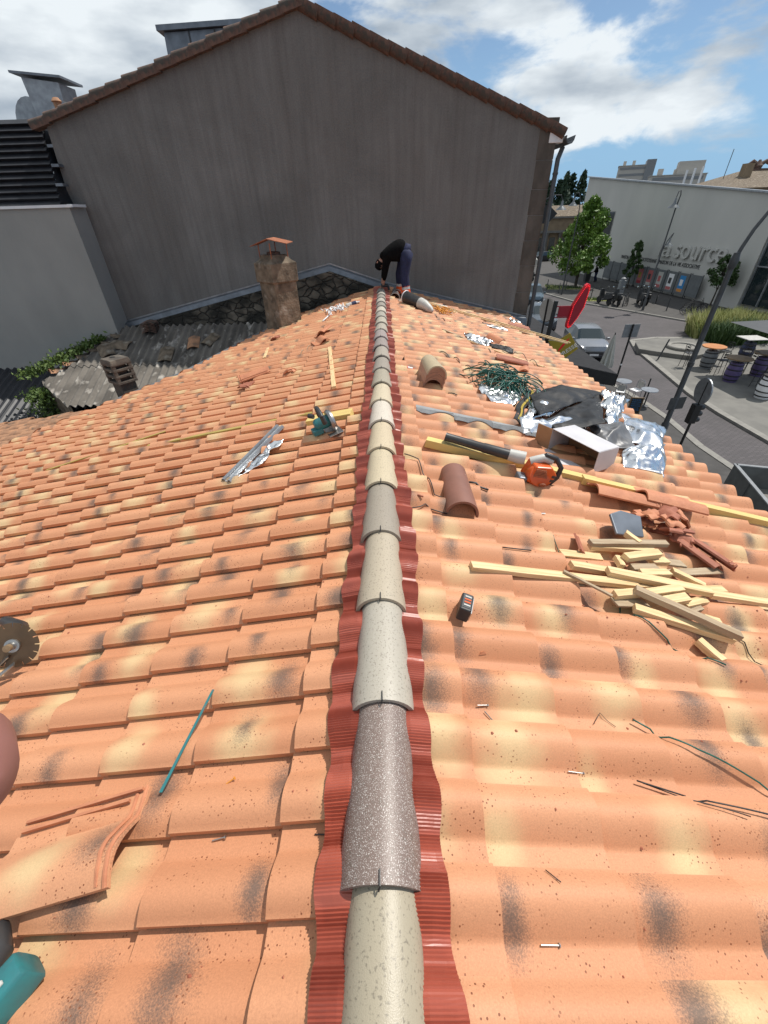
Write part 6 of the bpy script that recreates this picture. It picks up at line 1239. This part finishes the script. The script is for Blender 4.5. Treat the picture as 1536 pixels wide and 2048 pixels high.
bicycle('frontmost black bicycle in the group by the lawn', (25.0, 35.6, GZ + .09), Rd(-30)); bicycle('middle black bicycle of the group by the lawn', (25.5, 36.2, GZ + .09), Rd(-20)); bicycle('rearmost black bicycle of the group by the lawn', (26.0, 36.8, GZ + .09), Rd(-35))
bicycle('bicycle with a child seat right of the parked scooters', (25.3, 41.3, GZ + .09), Rd(60), 'two-wheelers by the kerb')
bicycle('bicycle parked between the two black scooters', (22.2, 40.6, GZ + .09), Rd(70), 'two-wheelers by the kerb')
def scooter(label, loc, rz):
    t = thing('motor_scooter', label, 'scooter', loc, rz, 'two-wheelers by the kerb'); t.scale = (1.2, 1.2, 1.15)
    for x in (-.6, .62):
        w = MB().lathe([(.12, -.06), (.24, -.06), (.27, 0), (.24, .06), (.12, .06)], 18, Matrix.Translation((x, 0, .27)) @ Matrix.Rotation(PI / 2, 4, 'X')).build('wheel', M['tyre'], t, smooth=True); MB().lathe([(0, -.05), (.12, -.05), (.12, .05), (0, .05)], 12, Matrix.Translation((x, 0, .27)) @ Matrix.Rotation(PI / 2, 4, 'X')).build('rim', M['steel'], w)
    MB().loft([[(x, -w_, z0), (x, w_, z0), (x, w_ * .8, z1), (x, -w_ * .8, z1)] for x, w_, z0, z1 in ((-.95, .08, .55, .78), (-.6, .18, .42, .82), (-.15, .2, .35, .78), (.0, .16, .28, .42), (.25, .16, .28, .40))]).build('rear_body', M['black'], t, bevel=.03)
    MB().loft([[(x0, -w_, z), (x0, w_, z), (x1, w_ * .9, z), (x1, -w_ * .9, z)] for x0, x1, w_, z in ((.25, .40, .16, .28), (.34, .52, .2, .6), (.40, .55, .16, .95), (.42, .50, .1, 1.05))]).build('leg_shield', M['black'], t, bevel=.03)
    MB().loft([[(-.8, -.12, .80), (-.8, .12, .80), (-.78, .1, .92), (-.78, -.1, .92)], [(-.1, -.13, .78), (-.1, .13, .78), (-.1, .12, .86), (-.1, -.12, .86)]]).build('saddle', M['darkpl'], t, bevel=.03)
    MB().tube([(.36, -.34, 1.06), (.42, -.1, 1.04), (.42, .1, 1.04), (.36, .34, 1.06)], .02, 6).build('handlebar', M['black'], t); MB().tube([(.48, 0, .98), (.56, 0, .97)], .08, 12).build('headlight', M['lens'], t)
    MB().tube([(.42, 0, 1.0), (.62, 0, .27)], .03, 6).build('fork', M['black'], t)
    for s in (-1, 1): MB().lathe([(0, -.01), (.06, -.005), (.06, .005), (0, .01)], 10, Matrix.Translation((.38, s * .36, 1.2)) @ Matrix.Rotation(PI / 2, 4, 'Y')).build('mirror', M['chrome'], t)
scooter('leftmost black scooter parked by the far kerb', (20.4, 41.2, GZ + .09), Rd(100)); scooter('black scooter close beside the leftmost one', (21.3, 40.7, GZ + .09), Rd(80)); scooter('black motor scooter just left of the hooked lamp base', (23.3, 40.4, GZ + .09), Rd(75)); scooter('black motor scooter behind the hooked lamp base', (24.1, 40.9, GZ + .09), Rd(70))
scooter('scooter at the far left end of the footway by the grey gable', (17.9, 57.5, GZ + .09), Rd(150))
for i, (x, y) in enumerate(((24.04, 37.4), (21.39, 39.6), (20.4, 44.0), (20.1, 49.9), (18.6, 47.8), (18.3, 50.6), (22.6, 38.9))):
    b = MB(); b.lathe([(.045, 0), (.04, .9), (.05, .95), (.03, 1.0)], 8); o = b.build('bollard', M['dkgrey'], smooth=True); o.location = (x, y, GZ + .09); tag(o, ('slim bollard between the bicycles and the hooked lamp', 'slim bollard before the leftmost scooters', 'slim bollard on the small grass patch', 'slim bollard by the big tree grass', 'slim bollard at the kerb before the blue car', 'slim bollard farthest up the street', 'slim bollard nearest the hooked lamp base')[i], 'bollard', 'slim bollards along the far kerb')
t = thing('ticket_kiosk', 'grey square stone pillar behind the parked scooters', 'pillar', (22.9, 43.6, GZ + .09)); MB().box((0, 0, .8), (.5, .45, 1.6)).build('shaft', M['greyb'], t, bevel=.03); MB().lathe([(.2, 1.6), (.22, 1.75), (.1, 1.85)], 12).build('cap', M['greyb'], t)
t = thing('wheelie_bin', 'dark wheeled bin beside the standing passer-by near the big tree', 'bin', (24.6, 55.4, GZ + .09)); MB().loft([[(-.25, -.28, .1), (.25, -.28, .1), (.25, .28, .1), (-.25, .28, .1)], [(-.3, -.34, 1.0), (.3, -.34, 1.0), (.3, .34, 1.0), (-.3, .34, 1.0)]]).build('tub', M['darkpl'], t, bevel=.03); MB().box((0, 0, 1.04), (.64, .72, .08)).build('lid', M['darkpl'], t, bevel=.02)
# ---- terrace furniture
def barrel_table(label, x, y, m, top, tz=1.12, tr=.55, sq=False):
    t = thing('barrel_table', label, 'table', (x, y, GZ + .095), 0, 'barrel tables on the terrace')
    MB().lathe([(.0, 0), (.27, 0), (.31, .18), (.345, .45), (.31, .74), (.27, .92), (0, .92)], 24).build('barrel', M[m], t, smooth=True)
    for z, r in ((.12, .30), (.32, .337), (.60, .337), (.82, .298)): MB().lathe([(r - .01, z - .025), (r + .008, z - .025), (r + .008, z + .025), (r - .01, z + .025)], 24).build('hoop', M['black'], t)
    if top:
        MB().lathe([(.06, .92), (.06, tz - .04)], 10).build('stem', M['black'], t)
        if sq: MB().box((0, 0, tz), (1.15, 1.0, .04)).build('table_top', M[top], t, bevel=.01)
        else: MB().lathe([(0, tz - .03), (tr, tz - .03), (tr, tz + .02), (0, tz + .02)], 30).build('table_top', M[top], t)
barrel_table('grey barrel table with an orange wooden top by the lamp post', 17.5, 22.15, 'greyb', 'topo'); barrel_table('purple barrel table with a brown round top, nearest the lamp post', 17.3, 20.0, 'purple', 'topb')
barrel_table('white barrel table with black hoops nearest the right edge', 17.2, 17.75, 'white', 'black', 1.0, .32); barrel_table('purple barrel table behind the white one at the right edge', 19.2, 20.75, 'purple', 'topb'); barrel_table('dark blue barrel table under a pale square top', 20.5, 23.5, 'blueb', 'lgrey', 1.15, .5, True)
def high_chair(label, x, y, rz, sc=1.25, m='black', g='high chairs round the barrel tables'):
    t = thing('high_chair', label, 'chair', (x, y, GZ + .095), rz, g); h = .52 * sc + .1
    MB().box((0, 0, h), (.38, .38, .03)).build('seat', M[m], t, bevel=.01)
    for i in (-1, 1):
        for j in (-1, 1): MB().tube([(.2 * i, .2 * j, 0), (.16 * i, .16 * j, h)], .014, 6).build('leg', M[m], t)
    for zz in (.18, .30): MB().bar((-.18, -.1, h + zz), (-.18, .1, h + zz), .02, .07).build('back_slat', M[m], t)
    for j in (-1, 1): MB().tube([(-.16, .16 * j, h), (-.20, .17 * j, h + .40)], .014, 6).build('back_post', M[m], t)
    MB().tube([(-.20, -.17, h + .40), (-.22, 0, h + .42), (-.20, .17, h + .40)], .014, 6).build('back_rail', M[m], t)
    MB().tube([(.18, -.18, .25), (.18, .18, .25)], .01, 5).build('foot_rail', M[m], t)
high_chair('high black chair between the grey and the purple barrel tables', 17.3, 21.0, Rd(80)); high_chair('high black chair in front of the purple barrel table', 17.9, 19.0, Rd(100)); high_chair('high black chair left of the white barrel table', 17.9, 18.3, Rd(20)); high_chair('high black chair behind the orange topped table', 18.6, 22.6, Rd(200)); high_chair('high black chair behind the brown topped table', 18.6, 20.9, Rd(180)); high_chair('high black chair left of the orange topped table', 16.5, 22.4, Rd(0)); high_chair('high black chair beside the blue barrel table', 19.6, 22.4, Rd(60)); high_chair('high black chair close to the right edge by the white barrel', 18.0, 17.3, Rd(120))
t = thing('red_armchair', 'red garden armchair at the right edge beyond the barrel tables', 'chair', (20.6, 21.9, GZ + .095), Rd(30)); MB().box((0, 0, .42), (.6, .6, .12)).build('seat', M['redd'], t, bevel=.03); MB().box((.28, 0, .75), (.1, .6, .6)).build('backrest', M['redd'], t, bevel=.03)
for s in (-1, 1): MB().box((0, .3 * s, .55), (.55, .06, .2)).build('armrest', M['redd'], t, bevel=.02)
for i in (-1, 1):
    for j in (-1, 1): MB().box((.24 * i, .24 * j, .18), (.05, .05, .36)).build('leg', M['redd'], t)
t = thing('open_parasol', 'dark grey square parasol at the right edge over the terrace', 'parasol', (19.4, 21.6, GZ + .095)); MB().tube([(0, 0, 0), (0, 0, 2.75)], .03, 8).build('pole', M['dkgrey'], t)
MB().loft([[(-1.6, -1.6, 2.42), (1.6, -1.6, 2.42), (1.6, 1.6, 2.42), (-1.6, 1.6, 2.42)], [(-.03, -.03, 2.82), (.03, -.03, 2.82), (.03, .03, 2.82), (-.03, .03, 2.82)]]).build('canopy', M['dkgrey'], t); t.location = (18.45, 20.0, GZ + .095); t.location.x = 18.9
t = thing('closed_parasol', 'pale folded parasol standing beside the tip of the black awning', 'parasol', (11.85, 21.8, GZ + .06)); MB().tube([(0, 0, 0), (0, 0, 2.02)], .025, 8).build('pole', M['zinc2'], t)
rings = []
for z, r in ((.35, .26), (.5, .27), (1.0, .20), (1.5, .12), (1.85, .05), (1.95, .02)): rings.append([(r * (1 + .28 * math.cos(8 * a)) * math.cos(a), r * (1 + .28 * math.cos(8 * a)) * math.sin(a), z) for a in [2 * PI * i / 48 for i in range(48)]])
MB().loft(rings).build('folded_canopy', M['shadecloth'], t, smooth=True); MB().lathe([(.03, 1.95), (.03, 2.03), (.02, 2.05)], 8).build('finial', M['black'], t)
def bistro_table(label, x, y):
    t = thing('bistro_table', label, 'table', (x, y, GZ + .06), 0, 'pavement cafe furniture'); MB().lathe([(0, .72), (.34, .72), (.35, .73), (.34, .75), (0, .75)], 24).build('table_top', M['zinc2'], t); MB().tube([(0, 0, .03), (0, 0, .72)], .03, 8).build('stem', M['dkgrey'], t); MB().lathe([(.2, 0), (.2, .02), (.04, .04)], 14).build('foot', M['dkgrey'], t)
bistro_table('round metal cafe table below the awning tip', 11.05, 18.4); bistro_table('second small cafe table close to the awning', 10.3, 20.2); bistro_table('tiny metal table beside the thin dark post', 11.6, 17.2)
def bistro_chair(label, x, y, rz):
    t = thing('bistro_chair', label, 'chair', (x, y, GZ + .06), rz, 'pavement cafe furniture'); MB().box((0, 0, .45), (.40, .40, .03)).build('seat', M['white'], t, bevel=.01)
    for i in (-1, 1):
        for j in (-1, 1): MB().tube([(.19 * i, .19 * j, 0), (.17 * i, .17 * j, .45)], .013, 6).build('leg', M['zinc2'], t)
    MB().tube([(-.18, -.18, .45), (-.22, -.19, .75), (-.23, -.1, .86), (-.23, .1, .86), (-.22, .19, .75), (-.18, .18, .45)], .016, 6).build('back_frame', M['zinc2'], t); MB().box((-.215, 0, .66), (.012, .30, .28)).build('backrest', M['lgrey'], t)
bistro_chair('light metal cafe chair in front of the round cafe table', 10.75, 17.9, Rd(60)); bistro_chair('light metal cafe chair with a rounded back right of the round cafe table', 11.5, 18.0, Rd(200)); bistro_chair('light cafe chair tucked under the awning', 10.3, 19.3, Rd(20)); bistro_chair('second light cafe chair under the awning', 10.0, 18.6, Rd(90))
t = thing('chalkboard', 'black chalkboard with a pale wooden frame standing by the silver foil', 'chalkboard', (10.62, 16.3, GZ + .06), Rd(-12)); t.scale = (.72, .72, .72); MB().box((0, 0, .55), (.62, .03, .9)).build('board', M['black'], t)
for c_, d_ in (((-.33, 0, .55), (.05, .05, 1.0)), ((.33, 0, .55), (.05, .05, 1.0)), ((0, 0, 1.02), (.71, .05, .05)), ((0, 0, .08), (.71, .05, .05))): MB().box(c_, d_).build('frame_bar', M['topb'], t)
mb = MB(); rg = random.Random(5)
for i in range(6): 
    x = -.24
    while x < .2: w_ = rg.uniform(.03, .1); mb.box((x + w_ / 2, -.018, .9 - .12 * i), (w_, .004, .028)); x += w_ + .03
mb.build('chalk_writing', M['bluep'], t)
o = MB().lathe([(.035, 0), (.03, 1.0), (.02, 1.02)], 8).build('thin_post', M['black'], smooth=True); o.location = (12.0, 18.0, GZ); tag(o, 'thin dark bollard post right of the chalkboard', 'bollard')
o = MB().tube([(0, 0, 0), (.25, 0, 1.1)], .04, 8).build('thin_post', M['dkgrey']); o.location = (15.9, 23.9, GZ + .09); tag(o, 'leaning thin post at the edge of the raised platform', 'bollard')
# ================================================================ people
def skin_mesh(name, nodes, edges, m, parent=None, root=0, sub=2):
    me = bpy.data.meshes.new(name); me.from_pydata([n[0] for n in nodes], edges, []); me.materials.append(m); o = bpy.data.objects.new(name, me); C.objects.link(o)
    if parent: o.parent = parent
    md = o.modifiers.new('skin', 'SKIN'); md.use_smooth_shade = True
    if not me.skin_vertices: me.skin_vertices.new()
    for i, n in enumerate(nodes):
        r = n[1]; sv = me.skin_vertices[0].data[i]; sv.radius = (r, r) if not isinstance(r, tuple) else r; sv.use_root = i == root
    s = o.modifiers.new('sub', 'SUBSURF'); s.levels = sub; s.render_levels = sub; return o
def person(label, loc, rz, J, cloth, hood=None):
    """J: joint positions; cloth: dict of materials"""
    t = thing('person', label, 'person', loc, rz); g = lambda k: Vector(J[k])
    pel, che, nk_, hd = g('pelvis'), g('chest'), g('neck'), g('head'); mid = (pel + che) / 2 + Vector(J.get('arch', (0, 0, .0)))
    nodes = [(pel, .085), (mid, .085), (che, .09), (nk_, .05), ((nk_ + hd) / 2, .062)]; E_ = [(0, 1), (1, 2), (2, 3), (3, 4)]
    def chain(start, pts):
        p = start
        for q, r in pts: nodes.append((Vector(q), r)); E_.append((p, len(nodes) - 1)); p = len(nodes) - 1
        return p
    for s in 'LR':
        chain(2, [(g('sh' + s), .05), (g('el' + s), .04), (g('wr' + s), .03), (g('ha' + s), .035)])
        chain(0, [(g('hip' + s), .07), (g('kn' + s), .05), (g('an' + s), .042), (g('toe' + s), .038)])
    body = skin_mesh('body', nodes, E_, M['skin'], t)
    # head
    hb = MB(); up = (hd - nk_).normalized(); fwd = Vector(J['face']).normalized(); fwd = (fwd - up * fwd.dot(up)).normalized(); sd_ = fwd.cross(up); TH = Matrix((sd_, fwd, up)).transposed().to_4x4(); TH.translation = hd
    hb.lathe([(.0, -.12), (.045, -.115), (.068, -.07), (.078, 0), (.075, .06), (.05, .105), (0, .118)], 18, TH @ Matrix.Diagonal((1, 1.22, 1, 1))); hb.loft([[(-.012, .085, -.02), (.012, .085, -.02), (.006, .088, .03), (-.006, .088, .03)], [(-.01, .115, -.025), (.01, .115, -.025), (.004, .092, .03), (-.004, .092, .03)]], T=TH)
    for s in (-1, 1): hb.lathe([(.0, -.03), (.018, -.02), (.02, .015), (0, .03)], 8, TH @ Matrix.Translation((s * .078, -.01, .0)))
    hb.build('head', M['skin'], body, smooth=True)
    for s in (-1, 1): MB().lathe([(0, -.012), (.012, 0), (0, .012)], 8, TH @ Matrix.Translation((s * .032, .088, .012))).build('eye', M['darkpl'], body)
    MB().box((0, .094, -.06), (.05, .008, .008), TH).build('mouth', M['redd'], body)
    hr = MB(); hr.lathe([(.088, -.05), (.090, .01), (.086, .065), (.06, .115), (0, .13)], 18, TH @ Matrix.Translation((0, -.012, 0)) @ Matrix.Diagonal((1, 1.18, 1, 1))); hr.build('cap' if hood else 'hair', cloth['hair'], t, smooth=True)
    if hood: hr = MB(); hr.loft([[(-.07, .07, .05), (.07, .07, .05), (.07, .07, .062), (-.07, .07, .062)], [(-.055, .17, .035), (.055, .17, .035), (.055, .17, .045), (-.055, .17, .045)]], T=TH); hr.build('cap_peak', cloth['hair'], t, bevel=.004)
    # hands: five fingers each
    for s in 'LR':
        h = g('ha' + s); d = (h - g('wr' + s)).normalized(); a = d.orthogonal().normalized(); b = d.cross(a)
        for i, (o_, L) in enumerate(((-.030, .065), (-.010, .078), (.010, .082), (.028, .070))):
            p0 = h + a * o_ + d * .02; MB().tube([tuple(p0), tuple(p0 + d * L * .45 + b * .006), tuple(p0 + d * L * .75 + b * .022), tuple(p0 + d * L * .9 + b * .04)], [.011, .010, .009, .007], 6).build('finger', M['skin'], body, smooth=True)
        p0 = h - a * .03 - d * .01; MB().tube([tuple(p0), tuple(p0 - a * .03 + d * .03), tuple(p0 - a * .035 + d * .06 + b * .02)], [.013, .011, .008], 6).build('thumb', M['skin'], body, smooth=True)
    # clothes
    nodes = [(che, .255), (mid, .25), (pel + (mid - pel) * .05, .235), (nk_, .115), (nk_ + (hd - nk_) * .45, .105)]; E_ = [(0, 1), (1, 2), (0, 3), (3, 4)]
    for s in 'LR': chain(0, [(g('sh' + s), .115), (g('sh' + s) * .5 + g('el' + s) * .5, .085), (g('el' + s), .075), (g('wr' + s) * .9 + g('el' + s) * .1, .042)])
    skin_mesh('jacket', nodes, E_, cloth['top'], t)
    tr = MB(); wa = pel + (mid - pel) * .35
    tr.tube([tuple(wa), tuple(pel), tuple(pel + (g('hipL') + g('hipR') - pel * 2) * .35 + (pel - wa) * .35)], [.165, .185, .12], 16)
    for s in 'LR':
        hp, kn, an = g('hip' + s), g('kn' + s), g('an' + s); st = pel * .45 + hp * .55
        tr.tube([tuple(st + (wa - pel) * .2), tuple(hp), tuple(hp * .75 + kn * .25), tuple(hp * .4 + kn * .6), tuple(kn), tuple(kn * .6 + an * .4), tuple(an * .85 + kn * .15), tuple(an * .93 + kn * .07)], [.12, .148, .132, .112, .100, .094, .082, .076], 16)
    tr.build('trousers', cloth['leg'], t, smooth='all')
    for s in 'LR':
        an, kn, to = g('an' + s), g('kn' + s), g('toe' + s)
        if 'cuff' in cloth:
            up_ = (kn - an).normalized(); MB().tube([tuple(an - up_ * .06), tuple(an + up_ * .02), tuple(an + up_ * .2)], [.085, .092, .088], 14).build('hi_vis_cuff', cloth['cuff'], t, smooth=True); MB().tube([tuple(an + up_ * .09), tuple(an + up_ * .14)], [.094, .093], 14).build('reflective_band', M['reflect'], t, smooth=True)
        f = (to - an); f.z = 0; f.normalize(); MB().loft([[tuple(an + f * x + Vector((-f.y, f.x, 0)) * y * w_ + Vector((0, 0, z))) for y, z in ((-1, -.10), (1, -.10), (1, -.10 + hh), (-1, -.10 + hh))] for x, w_, hh in ((-.08, .035, .10), (.0, .042, .12), (.12, .048, .08), (.20, .035, .045))]).build('shoe', cloth.get('shoe', M['darkpl']), t, bevel=.01)
    return t
W0 = Vector((.45, 10.45, -.2))
def wj(x, y, z): return tuple(Vector((x, y, z)) - W0)
J = dict(pelvis=wj(.56, 10.47, .68), chest=wj(.22, 10.50, .68), arch=(0, 0, .07), neck=wj(.08, 10.52, .60), head=wj(-.005, 10.52, .47), face=(-.35, -.25, -.9),
         shL=wj(.14, 10.33, .60), elL=wj(.10, 10.36, .34), wrL=wj(.07, 10.46, .13), haL=wj(.05, 10.50, .06),
         shR=wj(.14, 10.70, .60), elR=wj(.09, 10.74, .34), wrR=wj(.04, 10.70, .13), haR=wj(.03, 10.68, .06),
         hipL=wj(.57, 10.36, .64), knL=wj(.53, 10.30, .25), anL=wj(.58, 10.27, -.10), toeL=wj(.44, 10.25, -.17),
         hipR=wj(.55, 10.58, .64), knR=wj(.44, 10.64, .26), anR=wj(.45, 10.66, -.07), toeR=wj(.30, 10.66, -.12))
person('roofer in black hoodie and navy trousers with orange cuffs bending over the far ridge', W0, 0, J, dict(top=M['clothb'], leg=M['navy'], cuff=M['hivis'], hair=M['clothb']), True)
# cordless tool in the roofer's hands
t = thing('hand_tool', 'small dark cordless tool under the roofer hands on the ridge', 'power tool', (.10, 10.52, .02)); MB().tube([(-.10, 0, .02), (.06, 0, .03)], .035, 10).build('tool_body', M['darkpl'], t, smooth=True); MB().tube([(.05, 0, .03), (.09, .0, -.06)], .025, 8).build('tool_grip', M['darkpl'], t, smooth=True)
def J2(): return dict(pelvis=(0, 0, .95), chest=(.05, 0, 1.32), neck=(.09, 0, 1.5), head=(.13, 0, 1.63), face=(1, 0, -.2), shL=(.05, .19, 1.42), elL=(.18, .24, 1.15), wrL=(.38, .2, 1.05), haL=(.45, .18, 1.03), shR=(.05, -.19, 1.42), elR=(.15, -.24, 1.15), wrR=(.32, -.2, 1.02), haR=(.4, -.18, 1.0),
                     hipL=(0, .1, .92), knL=(.08, .11, .5), anL=(-.02, .11, .1), toeL=(.14, .12, .03), hipR=(0, -.1, .92), knR=(-.06, -.11, .5), anR=(-.25, -.11, .12), toeR=(-.1, -.12, .03))
person('passer-by in dark clothes stepping towards the wheeled bin near the big tree', (25.7, 55.6, GZ + .09), Rd(170), J2(), dict(top=M['clothb'], leg=M['navy'], hair=M['darkpl']))
person('second dark figure close behind the wheeled bin', (24.9, 56.1, GZ + .09), Rd(200), J2(), dict(top=M['darkpl'], leg=M['clothb'], hair=M['darkpl']))

# ---- fingertip of the person holding the camera, just inside the left edge of view
mw = cam.matrix_world
t = thing('fingertip', 'blurred pink fingertip of the camera holder at the left edge', 'finger', mw=mw @ Matrix.Translation((-.0487, -.0266, -.040)) @ Matrix.Rotation(Rd(180), 4, 'X'))
mb = MB(); rings = []
pts = [(.0105, 0), (.0095, .0035), (.0070, .0062), (.0025, .0080), (-.004, .0088), (-.016, .0090), (-.024, .0086), (-.034, .0096), (-.05, .0098)]
for x, r in pts: rings.append([(x, max(r, .0004) * math.cos(2 * PI * j / 24), max(r, .0004) * math.sin(2 * PI * j / 24) * .92) for j in range(24)])
mb.loft(rings); mb.build('fingertip_skin', M['finger'], t, smooth='all')
mb = MB(); mb.loft([[(x, .0062 * math.cos(a) * k, -.0025 - .0062 * math.sin(a)) for a in [PI * (.15 + .7 * i / 8) for i in range(9)]] + [(x, .0058 * math.cos(a) * k, -.0020 - .0058 * math.sin(a)) for a in [PI * (.15 + .7 * i / 8) for i in range(8, -1, -1)]] for x, k in ((.0065, .75), (.004, 1), (-.006, 1))]); mb.build('fingernail', M['pinkp'], t, smooth=True)
